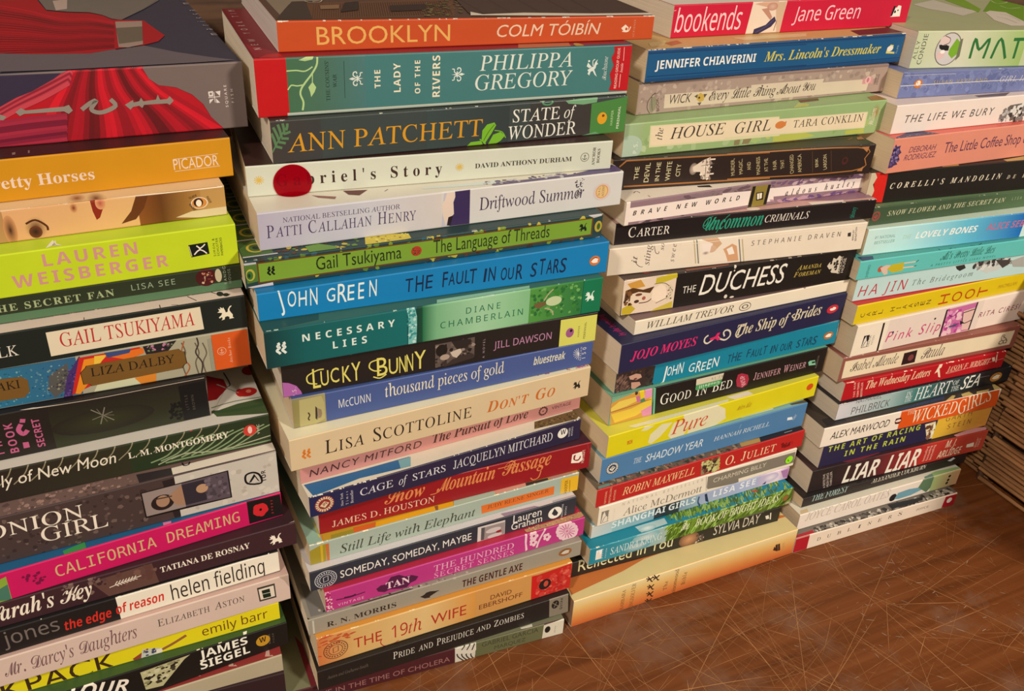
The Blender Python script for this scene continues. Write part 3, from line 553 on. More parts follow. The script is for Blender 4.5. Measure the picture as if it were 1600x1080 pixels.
# printed matter on each cover, in millimetres from the lower left corner of the spine (S) or the front left corner of the upper cover (T)
ART = [
[['S','p',[53,42,63],[[89.9,35.5],[116.5,34.9],[102.1,27],[86.6,20]]],['S','p',[176,18,30],[[86.4,18.6],[94.5,24.4],[102.1,27],[114.9,34],[121.1,36],[154.6,35],[157,29.8],[161.2,26.2],[169.7,24.4],[177.3,20.1],[182.4,14.5],[185.7,7.3],[191.7,0.2],[134.4,-0.4],[82.4,-0]]],['S','l',[172,19,33],2.37,[[122.4,37.1],[114.8,26.9],[106.1,16.3],[94.5,-4.2]]],['S','l',[208,23,39],2.4,[[123.3,37.1],[116.2,26.8],[108.2,16.1],[97.4,-4.1]]],['S','l',[207,23,39],2.42,[[124.3,37],[117.6,26.7],[110.3,15.9],[100.3,-4.1]]],['S','l',[169,18,33],2.44,[[125.2,36.9],[119,26.6],[112.4,15.8],[103.2,-4]]],['S','l',[129,18,27],2.46,[[126.2,36.9],[120.5,26.5],[114.5,15.6],[106.1,-4]]],['S','l',[120,18,26],2.48,[[127.1,36.8],[121.9,26.4],[116.7,15.4],[109,-4]]],['S','l',[144,18,29],2.5,[[128.1,36.8],[123.3,26.3],[118.8,15.3],[111.9,-3.9]]],['S','l',[168,18,33],2.52,[[129.1,36.7],[124.8,26.2],[121,15.1],[114.9,-3.9]]],['S','l',[163,18,32],2.55,[[130,36.7],[126.2,26.1],[123.1,14.9],[117.9,-3.8]]],['S','l',[130,18,27],2.57,[[131,36.6],[127.6,26],[125.3,14.7],[120.9,-3.8]]],['S','l',[101,18,23],2.59,[[131.9,36.6],[129.1,25.9],[127.5,14.6],[123.9,-3.8]]],['S','l',[109,18,24],2.61,[[132.9,36.5],[130.5,25.8],[129.6,14.4],[126.9,-3.7]]],['S','l',[151,18,30],2.63,[[133.9,36.5],[132,25.7],[131.8,14.2],[129.9,-3.7]]],['S','l',[193,21,36],2.65,[[134.9,36.4],[133.5,25.6],[134,14],[133,-3.6]]],['S','l',[200,22,38],2.68,[[135.8,36.3],[134.9,25.5],[136.3,13.9],[136,-3.6]]],['S','l',[172,19,33],2.7,[[136.8,36.3],[136.4,25.4],[138.5,13.7],[139.1,-3.5]]],['S','l',[141,18,29],2.72,[[137.8,36.2],[137.9,25.3],[140.7,13.5],[142.2,-3.5]]],['S','l',[141,18,29],2.72,[[138.8,36.2],[139.4,25.2],[142.9,13.3],[145.3,-3.5]]],['S','l',[169,18,33],2.7,[[139.7,36.1],[140.8,25.1],[145.2,13.2],[148.5,-3.4]]],['S','l',[192,21,36],2.69,[[140.7,36.1],[142.3,25],[147.5,13],[151.6,-3.4]]],['S','l',[180,20,35],2.67,[[141.7,36],[143.8,24.9],[149.7,12.8],[154.8,-3.3]]],['S','l',[138,18,28],2.65,[[142.7,35.9],[145.3,24.8],[152,12.6],[157.9,-3.3]]],['S','l',[99,18,23],2.64,[[143.7,35.9],[146.8,24.7],[154.3,12.4],[161.1,-3.2]]],['S','l',[99,18,22],2.62,[[144.7,35.8],[148.3,24.6],[156.6,12.2],[164.4,-3.2]]],['S','l',[134,18,28],2.6,[[145.7,35.8],[149.8,24.5],[158.9,12.1],[167.6,-3.1]]],['S','l',[170,19,33],2.58,[[146.7,35.7],[151.3,24.4],[161.2,11.9],[170.8,-3.1]]],['S','l',[176,19,34],2.57,[[147.7,35.7],[152.9,24.3],[163.6,11.7],[174.1,-3]]],['S','l',[150,18,30],2.55,[[148.6,35.6],[154.4,24.2],[165.9,11.5],[177.4,-3]]],['S','l',[129,18,27],2.53,[[149.6,35.5],[155.9,24.1],[168.3,11.3],[180.7,-3]]],['S','l',[140,18,29],2.51,[[150.7,35.5],[157.4,24],[170.6,11.1],[184,-2.9]]],['S','l',[178,19,34],2.5,[[151.7,35.4],[159,23.9],[173,10.9],[187.3,-2.9]]],['S','l',[209,23,39],2.48,[[152.7,35.4],[160.5,23.8],[175.4,10.7],[190.7,-2.8]]],['S','l',[202,22,38],2.46,[[153.7,35.3],[162.1,23.7],[177.8,10.5],[194.1,-2.8]]],['S','l',[160,18,32],2.44,[[154.7,35.3],[163.6,23.6],[180.2,10.4],[197.5,-2.7]]],['S','l',[163,46,60],2.06,[[121.8,36],[112.4,31.8],[99,25.6],[85,18.7]]],['S','l',[190,64,75],2.06,[[121.6,35.4],[111.8,31.1],[98.5,24.9],[84.9,18.3]]],['S','l',[178,56,68],2.07,[[121.3,34.8],[111.3,30.3],[98,24.2],[84.8,17.8]]],['S','l',[142,33,48],2.07,[[121.1,34.3],[110.7,29.6],[97.5,23.6],[84.7,17.3]]],['S','l',[137,29,45],2.07,[[120.9,33.7],[110.2,28.8],[96.9,22.9],[84.6,16.8]]],['S','l',[168,50,63],2.07,[[120.6,33.2],[109.7,28],[96.4,22.2],[84.5,16.3]]],['S','l',[191,64,75],2.07,[[120.4,32.6],[109.1,27.3],[95.9,21.5],[84.3,15.8]]],['S','l',[172,52,65],2.08,[[120.2,32],[108.6,26.5],[95.4,20.8],[84.2,15.3]]],['S','l',[139,30,46],2.08,[[119.9,31.5],[108.1,25.8],[94.8,20.1],[84.1,14.8]]],['S','l',[140,31,47],2.08,[[119.7,30.9],[107.5,25],[94.3,19.5],[84,14.3]]],['S','l',[175,54,66],2.08,[[119.5,30.4],[107,24.3],[93.8,18.8],[83.9,13.8]]],['S','l',[191,64,75],2.08,[[119.2,29.8],[106.5,23.5],[93.3,18.1],[83.8,13.3]]],['S','l',[150,35,57],2.1,[[83.7,12.5],[99.5,13.6],[115.6,13.9]]],['S','l',[160,38,60],2.11,[[83.3,10.9],[99.2,12],[115.3,12.4]]],['S','l',[116,23,46],2.11,[[83,9.3],[98.9,10.4],[115,10.8]]],['S','l',[118,24,47],2.12,[[82.6,7.7],[98.5,8.7],[114.8,9.3]]],['S','l',[162,39,60],2.13,[[82.3,6.1],[98.2,7.1],[114.5,7.8]]],['S','l',[149,34,56],2.13,[[82,4.5],[97.9,5.5],[114.2,6.2]]],['S','l',[108,20,44],2.14,[[81.6,2.9],[97.6,3.9],[113.9,4.7]]],['S','l',[131,28,51],2.15,[[81.3,1.3],[97.3,2.3],[113.6,3.1]]],['S','l',[166,40,61],2.15,[[80.9,-0.3],[96.9,0.6],[113.4,1.6]]],['S','p',[113,97,92],[[154.7,35.3],[157,29.8],[161.2,26.2],[169.7,24.4],[177.3,20.1],[182.4,14.5],[185.7,7.3],[191.7,0.2],[191.2,-4.9],[207,-3.6],[209.1,36.8],[156,38.8]]],['S','p',[53,42,63],[[89.2,35.6],[116.6,35],[113.2,32.6],[102.1,27],[94.5,24.4],[86,20.1]]],['S','p',[139,128,116],[[92.8,17.3],[95.6,19.1],[97.5,17.8],[115,18.4],[117.3,19.1],[118.6,16.1],[116.4,14.5],[114.5,16],[96.4,16.1],[94.4,15.2]]],['S','p',[139,128,116],[[143.4,17.1],[147.6,19.3],[147.8,18],[150.6,18.5],[151.7,20.2],[152.6,18.3],[158.9,18.7],[160.1,21.3],[160.9,18.5],[164.5,18.6],[165.9,20],[167.6,17.5],[165.3,15.4],[164.2,16.3],[152.7,16.4],[151.6,14.8],[150.3,16.1],[147.1,15.7],[145.7,14.4]]],['S','l',[139,128,116],2.15,[[122.7,16.2],[127,19.1],[130.2,20.3],[127.2,16.2],[129.9,14.2],[133.8,14.5],[138.9,17],[137,20.5]]],['S','p',[139,128,116],[[85.9,16.7],[88.5,15.3],[86.7,13.7],[85.4,14.1]]],['S','p',[219,206,198],[[185.6,21],[188.1,21.2],[188,18.4],[185.7,18.3]]],['S','p',[119,109,103],[[186.3,20.3],[187.4,20.4],[187.4,19.2],[186.3,19.1]]],['S','p',[219,206,198],[[189.3,20.8],[192,21.1],[191.5,18.2]]],['S','p',[219,206,198],[[185.8,16.7],[188.2,17.1],[185.7,14.5]]],['S','p',[219,206,198],[[189.2,17.2],[191.2,14.7],[189.3,14.7]]],['S','l',[219,206,198],0.34,[[188.5,20.6],[188.7,14.9]]],['S','l',[219,206,198],0.34,[[185.4,17.8],[191.6,18]]],['S','t','SQUARE','g',195.3,12,12,1.36,90,[219,206,198]],['S','t','FISH','g',198.6,14.2,7.4,1.36,90,[219,206,198]],['T','p',[163,18,30],[[92.7,193.1],[114,190],[117.8,151.8],[129.1,143.8],[141.6,140.2],[148.2,131.5],[152.4,118.5],[170,112],[172,96],[175.8,68.5],[170.2,54.1],[161.6,46.7],[146,40.4],[132.6,32.8],[105.3,37.5],[90.6,42.3]]],['T','p',[111,103,95],[[123.4,188.6],[188.9,179],[174.6,147.7],[157.6,116.1],[152.6,119.9],[148.4,133.5],[141.8,141.7],[131.2,147.6]]],['T','l',[165,19,37],2.19,[[90.8,182.4],[108.2,158.5],[124.7,130.7],[140.5,127],[153,111.2]]],['T','l',[188,24,40],2.17,[[90.7,174.3],[108,152],[124.4,125.8],[140.1,122.4],[152.7,107.7]]],['T','l',[174,21,38],2.15,[[90.6,166.3],[107.7,145.6],[124.1,121],[139.8,117.9],[152.3,104.2]]],['T','l',[129,18,32],2.13,[[90.5,158.5],[107.5,139.3],[123.8,116.2],[139.4,113.5],[151.9,100.8]]],['T','l',[98,18,28],2.1,[[90.4,150.9],[107.3,133.1],[123.5,111.6],[139,109.1],[151.6,97.4]]],['T','l',[109,18,29],2.08,[[90.3,143.4],[107.1,127],[123.2,106.9],[138.7,104.8],[151.2,94]]],['T','l',[146,18,34],2.06,[[90.2,136.1],[106.8,121],[123,102.4],[138.3,100.5],[150.9,90.6]]],['T','l',[164,19,37],2.04,[[90.1,128.9],[106.6,115.1],[122.7,97.9],[137.9,96.3],[150.5,87.3]]],['T','l',[134,18,33],2.02,[[90,121.9],[106.4,109.3],[122.4,93.4],[137.6,92.1],[150.2,84]]],['T','l',[117,18,31],2.01,[[90,115],[106.2,103.7],[122.1,89],[137.2,88],[149.8,80.8]]],['T','l',[122,18,31],1.99,[[89.9,108.2],[106,98.1],[121.9,84.7],[136.9,83.9],[149.5,77.6]]],['T','l',[150,18,35],1.97,[[89.8,101.6],[105.8,92.6],[121.6,80.4],[136.6,79.9],[149.2,74.4]]],['T','l',[172,20,38],1.95,[[89.7,95.1],[105.6,87.2],[121.4,76.2],[136.2,76],[148.9,71.2]]],['T','l',[162,19,37],1.93,[[89.7,88.8],[105.4,81.8],[121.1,72.1],[135.9,72],[148.5,68.1]]],['T','l',[130,18,32],1.92,[[89.6,82.5],[105.2,76.6],[120.9,68],[135.6,68.2],[148.2,65]]],['T','l',[108,18,29],1.9,[[89.5,76.4],[105.1,71.4],[120.6,63.9],[135.3,64.4],[147.9,62]]],['T','l',[121,18,31],1.88,[[89.4,70.4],[104.9,66.4],[120.4,59.9],[134.9,60.6],[147.6,58.9]]],['T','l',[149,18,35],1.87,[[89.4,64.5],[104.7,61.4],[120.1,56],[134.6,56.8],[147.3,55.9]]],['T','l',[157,18,36],1.85,[[89.3,58.7],[104.5,56.5],[119.9,52.1],[134.3,53.2],[146.9,52.9]]],['T','l',[133,18,33],1.83,[[89.2,53],[104.3,51.6],[119.7,48.2],[134,49.5],[146.6,50]]],['T','l',[108,18,29],1.82,[[89.2,47.4],[104.2,46.9],[119.4,44.4],[133.7,45.9],[146.3,47.1]]],['T','l',[118,18,31],1.8,[[89.1,41.9],[104,42.2],[119.2,40.6],[133.4,42.4],[146,44.2]]],['T','p',[111,103,95],[[114.3,195.6],[189.7,184.8],[174.6,147.7],[157.6,116.1],[152.6,119.9],[148.3,132.5],[141.8,141.7],[129.2,145.8],[117.9,153.9]]],['T','p',[99,90,95],[[90.6,41.6],[105.3,36.8],[132.6,32.1],[146,39.6],[146.8,32.6],[130.8,11.3],[90,2.8]]],['T','p',[157,133,120],[[153.5,111.2],[168.7,110.3],[161.3,48],[152.7,42],[148.2,43.7]]],['T','p',[104,93,78],[[152,93],[166.9,94.7],[162.3,56.6],[149.2,51.3]]],['T','p',[99,90,95],[[90.6,39.4],[132.4,30.7],[145.7,37.4],[161.3,44.8],[175.3,26.3],[189.6,11.9],[201.8,1.8],[140.2,-1],[90,3.1]]],['T','p',[181,158,145],[[123.1,183],[132,187.4],[129.8,155],[123.2,150.9]]],['T','t','marissa meyer','n',205.4,63.3,150.1,5.43,90,[169,157,150]]],
[['S','t','Pretty Horses','B',83.1,7,51.5,5.76,0,[227,201,180]],['S','t','PICADOR','g',173.4,7.2,23.2,5.77,0,[227,201,180]],['S','l',[227,201,180],0.26,[[173.7,13],[196.8,13.6]]],['S','l',[227,201,180],0.26,[[173.6,6.3],[197.2,6.7]]],['T','p',[130,108,95],[[100.1,9.1],[101.6,9.8],[101.4,6.1],[100,5.8]]],['T','p',[130,108,95],[[107.3,10.4],[108,10.7],[107.8,6.4],[107,6.2]]]],
[['S','g',[[217,162,112],[219,171,112]],97.2,159.6,0,17.2],['S','g',[[136,76,31],[100,57,21]],158.7,170.4,0,17.2],['S','g',[[100,57,23],[173,124,61]],170.4,190.2,0,17.2],['S','g',[[182,138,77],[187,143,82]],190.5,203,0,17.2],['S','e',[54,18,18],99.2,6.6,2.9,8.06,[205,143,92]],['S','e',[63,23,18],110.5,6.2,5.32,6.44,[219,167,112]],['S','e',[35,18,18],110,4.1,2.98,3.29,[109,57,31]],['S','l',[81,38,21],1.03,[[106.4,9],[110.9,10.5],[115.2,6.8],[115.5,4.2]]],['S','e',[118,42,21],129,14.5,1.74,2.76,[217,157,102]],['S','p',[136,38,21],[[137,17.7],[143.1,18.7],[143.2,14.3],[140.2,7.6],[138.5,6.5],[137.4,11.5]]],['S','e',[182,85,72],141.5,15.4,2.38,3.48,[214,152,102]],['S','p',[100,52,19],[[158.9,17.5],[165.3,18.4],[161.7,9.9],[157,4.2],[149.7,2.6],[155.3,9]]],['S','e',[241,233,219],189.4,9,4.28,3.31],['S','e',[205,133,61],189.4,9,3.94,3.04],['S','e',[54,23,18],188.9,9.3,2.46,2.57],['S','e',[236,219,197],189.1,8.9,1.47,2.03],['S','t','READERS','g',183.9,8.7,4.7,1.35,-60,[45,23,18]],['S','t','GUIDE','g',184.7,11.8,4.2,1.26,18,[45,23,18]],['S','t','INSIDE','g',193.2,12,4.2,1.17,-69,[45,23,18]],['S','p',[212,190,152],[[176.6,2.3],[185.1,4.8],[203.1,5.1],[202.8,0.3],[188.7,0.5]]],['S','w',[223,202,174],30,3,'both',1],['S','l',[232,212,183],0.42,[[96.8,17.2],[132.5,17.5],[170.6,16.9],[202.2,16.8]]],['T','e',[130,63,39],131.5,5.8,4.59,6.82,[214,182,137]],['T','e',[95,36,29],140.1,2.7,4.62,9.12,[214,182,137]]],
[['S','t','LAUREN','N',109.4,13.9,43.8,6.55,0,[203,144,134]],['S','t','WEISBERGER','N',94.3,4.6,72.9,6.61,0,[203,144,134]],['T','p',[223,221,199],[[114.1,6.6],[115.7,10.1],[116.8,3.5],[119.5,1.5],[116.9,5.1],[116.8,9.7],[114.9,3.2],[111.9,0.9]]],['S','o','bookman',183,11.3,8.06,[18,23,18],0,0],['S','t','SIMON &','g',191.6,6.4,10.1,1.16,90,[27,33,18]],['S','t','SCHUSTER','g',193.4,6.3,10.3,1.16,90,[27,33,18]],['S','t','PAPERBACKS','g',195.4,6.4,10.1,1.17,90,[27,33,18]]],
[['S','h',[[82,115,82],[82,115,82]],80.1,202.9,0,5.2],['S','t','THE SECRET FAN','B',79.8,6.8,58.3,3.87,0,[158,169,125]],['S','t','LISA SEE','n',146.7,8.3,21.8,3.33,0,[143,160,129]],['S','e',[71,19,19],184.5,9.6,5.44,5.22],['S','e',[186,173,141],190.9,9.8,1.77,4.04],['S','n',[[181.7,6.2],[187.2,6.3],[187.9,13.3],[182.5,13.2]],[[175,116,83],[110,48,42],[194,173,143]],28,1.22,4,1,0],['S','t','RANDOM','g',195,3.9,13.4,1.42,90,[153,160,139]],['S','t','HOUSE','g',197.3,4.1,8.7,1.42,90,[153,160,139]],['S','w',[209,194,173],40,5,'bottom',1.5]],
[['S','p',[220,205,175],[[104.3,16.4],[179.3,17],[179.8,3.3],[104.2,2.5]]],['S','t','GAIL TSUKIYAMA','R',109.8,6.7,65.8,8.04,0,[181,46,42]],['S','t','SILK','R',75.2,6.4,15.2,5.8,0,[216,208,191]],['S','o','griffin',192,11,8.46,[228,216,188],0,0],['T','l',[45,40,35],0.53,[[174.6,9],[178.3,2.4]]],['T','l',[36,36,30],0.53,[[185.3,12.4],[189.6,6.5],[194.2,2.7],[196.2,4.1]]],['T','e',[36,36,30],191.2,5.9,1.78,2.82],['T','e',[36,36,30],194,3.9,1.6,2.01],['T','l',[54,45,41],0.43,[[159.7,4.3],[159.6,0.3]]],['T','l',[54,45,41],0.34,[[165.4,2.2],[168.6,1]]],['T','l',[54,45,41],0.33,[[122.9,3.5],[122.7,0.7]]]],
[['S','g',[[42,111,139],[48,92,126]],72.6,115,0,24],['S','n',[[71.1,0.8],[109.1,2.4],[113.1,20.2],[75.3,20.3]],[[116,157,161],[29,83,118],[87,129,144]],130,1.19,7,1,0],['S','p',[83,82,78],[[101,14.6],[110.8,20.7],[109.8,6.4],[101.5,1],[99.5,6.7]]],['S','n',[[98.3,4.9],[107.9,4.8],[110.3,17.7],[101.7,18.5]],[[142,136,110],[58,56,63]],34,1.25,8,1,0],['S','p',[67,45,101],[[109.3,12.8],[116.9,23.5],[118.5,19],[114.5,5.4],[109.5,0.2],[105.4,0.1]]],['S','n',[[103.3,1.6],[110.4,1],[118.2,22.2],[112.3,20.3]],[[106,73,135],[48,36,92]],40,1.26,9,1,0],['S','p',[191,39,32],[[116.7,22.5],[146.3,23.1],[148.2,19.1],[134.1,14.7],[120.9,5],[109.6,1],[111.5,7.1]]],['S','p',[223,137,32],[[118.8,21],[128.6,21.1],[121.8,10.1],[113.6,0.8],[111.3,1.4]]],['S','p',[228,186,63],[[123.9,22],[130.3,21.7],[122.5,14.1]]],['S','p',[219,108,32],[[128.6,21.1],[147.8,22.3],[148.2,19.1],[139.4,16.7]]],['S','p',[58,73,118],[[128.9,23],[142.1,22.9],[140.9,20.6],[130,19.7]]],['S','p',[197,197,161],[[120.1,0.4],[122.5,4.6],[141.1,5.8],[145.3,-0.4],[141.8,-0.8]]],['S','p',[209,127,42],[[141,4.8],[152.2,5.6],[151.5,0.3],[143.7,0.4]]],['S','p',[38,33,35],[[147.9,23.1],[165.1,23.5],[160,17.8],[148.9,17.9]]],['S','n',[[148.1,18.6],[160.9,18.6],[163.3,23.4],[150.5,23.3]],[[181,115,145],[86,77,68],[114,135,89]],30,1.34,3,1,0],['S','l',[102,88,73],0.62,[[167.4,21.5],[168.7,14.9],[166.2,9],[167.3,0.2]]],['S','l',[102,88,73],0.62,[[174.2,20.2],[175.6,13.5],[173.1,7.6],[174.2,-1.4]]],['S','l',[102,88,73],0.62,[[178.1,19.4],[179.5,12.7],[177,6.8],[178.2,-2.2]]],['S','l',[57,48,44],0.72,[[175.5,23.1],[175.8,18.8],[173.9,13.9],[176.6,6.9],[175.4,0.6]]],['S','l',[167,88,42],0.62,[[168.8,22.3],[166.3,13.3],[169.8,6.1],[166.4,0.3]]],['S','p',[18,18,18],[[115.7,13.5],[118.4,16],[119,17.1],[165.5,18.1],[166.6,16.4],[168.3,15.9],[168.7,8.5],[167.3,7.7],[166.1,5.8],[119.7,4.4],[118.7,6],[115.9,6.1]]],['S','p',[115,82,36],[[116,13.4],[118.7,15.9],[119.3,17],[165.2,18.2],[166.3,16.5],[168,15.9],[168.3,8.6],[166.9,7.8],[165.8,5.9],[120,4.4],[119,5.9],[116.2,6]]],['S','p',[18,18,18],[[73.8,18.1],[88.7,17.1],[89.9,15.5],[91,14.8],[90.4,7.2],[88.9,6.5],[87.8,4.7],[71,5]]],['S','p',[115,82,36],[[74.1,18],[89,17],[90.2,15.4],[91.3,14.7],[90.7,7.1],[89.2,6.4],[88.1,4.6],[71.2,5]]],['S','t','LIZA DALBY','R',120.5,10.1,42.2,5.08,0,[36,25,18]],['S','t','MURASAKI','R',53.6,10.7,33.8,4.84,0,[36,25,18]],['S','p',[207,86,30],[[183,23.2],[202.4,23.5],[202.7,0.3],[183.1,0.5]]],['S','p',[145,143,122],[[180.9,21],[182.8,21.6],[183,1.2],[181,1]]],['S','o','anchor',187.6,12.2,4.87,[224,186,157],0,0],['S','t','Anchor Books','R',192.7,3.9,15.9,1.45,90,[225,195,166]]],
[['S','h',[[48,51,32],[34,29,24]],121.6,186.9,0,29],['S','e',[50,53,30],147,12.6,25.83,7.77,[37,33,27]],['S','l',[125,118,101],0.55,[[141.7,20.9],[151.9,11.2]]],['S','l',[125,118,101],0.56,[[145,10.3],[148.5,20.8]]],['S','l',[115,108,92],0.44,[[141.4,14.2],[151.9,17]]],['S','l',[106,98,86],0.33,[[144.6,20.7],[148.5,11]]],['S','l',[106,98,86],0.33,[[146.8,16.1],[152.4,14.6]]],['S','p',[19,18,18],[[186.9,25.1],[201.3,25.5],[200.8,1],[187.5,1.1]]],['S','n',[[177.7,2.7],[187.2,2.4],[187.3,14.4],[182,14.6]],[[18,18,18]],26,2.34,5,1,0],['S','t','LITTLE','g',190.7,7.7,10.3,1.42,90,[77,70,60]],['S','t','BROWN','g',194.1,7,10.3,1.43,90,[77,70,60]],['S','t','THIS','N',97.6,3.5,19.5,3.49,90,[184,89,127]],['S','t','BOOK','N',104.3,3.5,19.2,4,90,[184,89,127]],['S','l',[184,89,127],2.34,[[108.3,20.6],[106.5,17.3],[108.2,14.1],[110.6,16.1]]],['S','l',[184,89,127],2.33,[[108.2,22.9],[110.6,22.2]]],['S','p',[184,89,127],[[106.8,8.9],[109.5,8.6],[109.5,5],[106.6,5]]],['S','t','SECRET','N',116.8,3.7,18.6,3.62,90,[184,89,127]],['S','l',[184,169,152],0.41,[[100.6,29.8],[139.6,27.6],[181.9,27.5],[201,27.5]]]],
[['S','g',[[43,34,28],[47,46,30]],59.6,126.2,0,20.7],['S','l',[142,133,105],0.6,[[61.2,10.2],[67.4,15.7],[71.5,23],[77.4,26.8],[82.9,28.8]]],['S','l',[142,133,105],0.6,[[69.4,10.4],[75.6,15.9],[79.7,23.3],[85.7,27.3],[91.3,29.3]]],['S','l',[142,133,105],0.6,[[77.6,10.5],[84,16.1],[88,23.5],[94,27.8],[99.7,29.9]]],['S','l',[142,133,105],0.61,[[86,10.7],[92.4,16.3],[96.4,23.8],[102.5,28.3],[108.3,30.4]]],['S','l',[142,133,105],0.61,[[94.5,10.8],[100.9,16.5],[104.9,24],[111.2,28.9],[116.9,31]]],['S','l',[142,133,105],0.62,[[103.1,11],[109.6,16.7],[113.6,24.3],[119.9,29.4],[125.7,31.5]]],['S','l',[142,133,105],0.62,[[111.9,11.1],[118.4,16.9],[122.3,24.6],[128.7,29.9],[134.6,32.1]]],['S','l',[142,133,105],0.62,[[120.7,11.3],[127.3,17.1],[131.2,24.9],[137.7,30.5],[143.7,32.7]]],['S','l',[142,133,105],0.63,[[129.7,11.5],[136.3,17.3],[140.2,25.1],[146.8,31.1],[152.8,33.3]]],['S','l',[142,133,105],0.63,[[138.8,11.6],[145.4,17.5],[149.4,25.4],[156,31.7],[162.1,33.9]]],['S','l',[142,133,105],0.64,[[148.1,11.8],[154.7,17.7],[158.6,25.7],[165.3,32.2],[171.5,34.5]]],['S','l',[142,133,105],0.64,[[157.5,12],[164.1,18],[168,26],[174.8,32.8],[181,35.1]]],['S','l',[142,133,105],0.65,[[167,12.1],[173.7,18.2],[177.6,26.3],[184.4,33.5],[190.7,35.7]]],['S','l',[127,146,105],0.9,[[136.4,4.7],[145.5,7.3],[152.2,13.2],[160.4,16.1]]],['S','l',[127,146,105],0.9,[[141.7,4.4],[150.9,7.3],[157.6,13],[165.9,15.9]]],['S','l',[127,146,105],0.91,[[147.1,4.2],[156.4,7.2],[163,12.7],[171.4,15.7]]],['S','l',[127,146,105],0.91,[[152.5,3.9],[161.9,7.2],[168.5,12.5],[176.9,15.4]]],['S','l',[127,146,105],0.91,[[157.9,3.6],[167.4,7.2],[174.1,12.2],[182.5,15.2]]],['S','l',[127,146,105],0.92,[[163.4,3.3],[173,7.2],[179.7,12],[188.2,14.9]]],['S','l',[127,146,105],0.92,[[169,3],[178.6,7.2],[185.3,11.7],[193.9,14.7]]],['S','l',[127,146,105],0.93,[[174.6,2.7],[184.3,7.1],[191,11.5],[199.7,14.5]]],['S','l',[127,146,105],0.93,[[180.2,2.4],[190.1,7.1],[196.7,11.2],[205.5,14.2]]],['S','l',[156,157,127],0.77,[[140,2.3],[154.2,6],[174.1,2.8],[202.6,5.4]]],['S','l',[117,137,96],1.04,[[143.9,2.4],[158.8,2.6],[184.3,1.8],[202.4,2.1]]],['S','t','Emily of New Moon','i',51.4,10.2,68.2,7.5,0,[228,217,196]],['S','t','L. M. MONTGOMERY','B',125.8,10.9,53.7,4.04,0,[228,217,196]],['S','e',[194,60,48],191.4,12.4,3.82,3.95],['S','e',[226,188,175],191.4,12.7,1.27,2.63],['S','e',[194,50,48],159.9,23.8,2.97,3.27],['S','e',[227,150,139],159.4,23.6,1.18,1.26],['S','t','VMC','g',196.8,8.3,7.2,1.44,90,[216,205,182]],['T','p',[64,80,48],[[173.5,14.9],[190.6,22.4],[208.5,15.4],[204.1,0.9],[175.4,8.3]]],['T','p',[201,193,180],[[174.3,13.6],[188.5,17.1],[206.9,18.1],[210.7,44.9],[189.4,44.2]]],['T','e',[172,32,29],196.1,27.4,5.89,4.79],['T','e',[172,32,29],192.3,28,2.54,4.41],['T','e',[204,114,92],197.2,28,1.57,1.84],['T','p',[135,22,25],[[177.2,53.6],[185.9,46.2],[186.5,36],[178.3,25.8],[173.5,25.8]]],['T','e',[163,28,31],201.9,50.6,4.07,5.15],['T','l',[112,121,100],0.95,[[174.1,18.2],[187.8,20.2],[206.1,18.7]]],['T','l',[56,74,45],2.83,[[173.4,13.9],[187.9,10.9],[205.5,11.4]]],['T','l',[141,140,128],0.79,[[181.2,42],[191.4,28.3]]],['T','l',[45,37,34],0.71,[[187.3,53.8],[188.5,39.2],[185.1,36.6]]]],
[['S','p',[193,185,172],[[146.5,29.7],[203.3,30.3],[203.1,0.4],[146.5,0.3]]],['S','p',[39,31,31],[[140,28.5],[146.4,28.8],[146.6,1],[143.1,0.9]]],['S','n',[[54.3,0.5],[135.9,-0.7],[139.8,27.3],[60.4,29.1]],[[88,70,65],[55,42,40],[105,86,78]],120,2.94,11,1,0],['S','n',[[148.3,1.8],[202.1,1.4],[201.9,26.1],[147.6,27.3]],[[203,194,180],[178,167,154]],40,4.12,12,1,0],['S','t','ONION','R',52.2,17.6,46.5,8.66,0,[233,221,201]],['S','t','GIRL','R',76.4,7.4,32.7,9.5,0,[233,221,201]],['S','p',[20,18,18],[[128,24.1],[175.5,25],[175.7,5],[128.2,5.9]]],['S','p',[144,128,121],[[128.7,23.5],[149.6,23.8],[150.1,6.8],[128.9,7]]],['S','p',[87,75,83],[[149.6,23.8],[174.7,24.3],[175,5.7],[150.1,6.8]]],['S','e',[38,28,26],138.4,14,6.19,5.36],['S','e',[160,123,97],138.6,14.8,3.58,4.08],['S','p',[158,121,95],[[141.9,17.4],[149.5,22.8],[151.4,18.2],[149.6,8.1],[145.3,9.6]]],['S','p',[47,41,49],[[149.5,22.8],[162,22.7],[161.8,8],[150.1,8]]],['S','e',[181,141,108],160.1,16.9,3.3,3.09],['S','l',[57,46,42],0.76,[[134.5,17.3],[143.7,16.8]]],['S','n',[[161.4,9.5],[174.7,7.8],[174.3,23.4],[162,22.7]],[[108,94,104],[69,59,67]],26,2.71,3,1,0],['S','l',[20,18,18],1.19,[[185.2,12.2],[184.7,18.1],[189,19.1],[192.5,16.2],[193,10.2],[185.2,12.2]]],['S','p',[20,18,18],[[186,12.5],[189.5,17.9],[192.3,11.3],[191.1,12.6],[189.8,15.8],[187.3,12.5]]],['S','t','TOR','N',196,10.6,8.2,2.52,90,[20,18,18]],['T','p',[216,203,185],[[146.2,6.9],[203.3,8.4],[203.8,-2.4],[146.1,-2.7]]],['T','p',[47,39,40],[[128,8.7],[146.3,7.3],[146.1,-2.7],[128.7,-0.8]]],['T','n',[[60.7,-1.8],[126.6,-1.9],[126.3,10.3],[60.9,10.5]],[[128,100,92],[155,123,111],[87,67,63]],80,2.92,5,1,0],['T','l',[28,26,40],0.81,[[152.6,9.6],[153.1,6.6],[155.6,6.5],[156.5,8.8]]]],
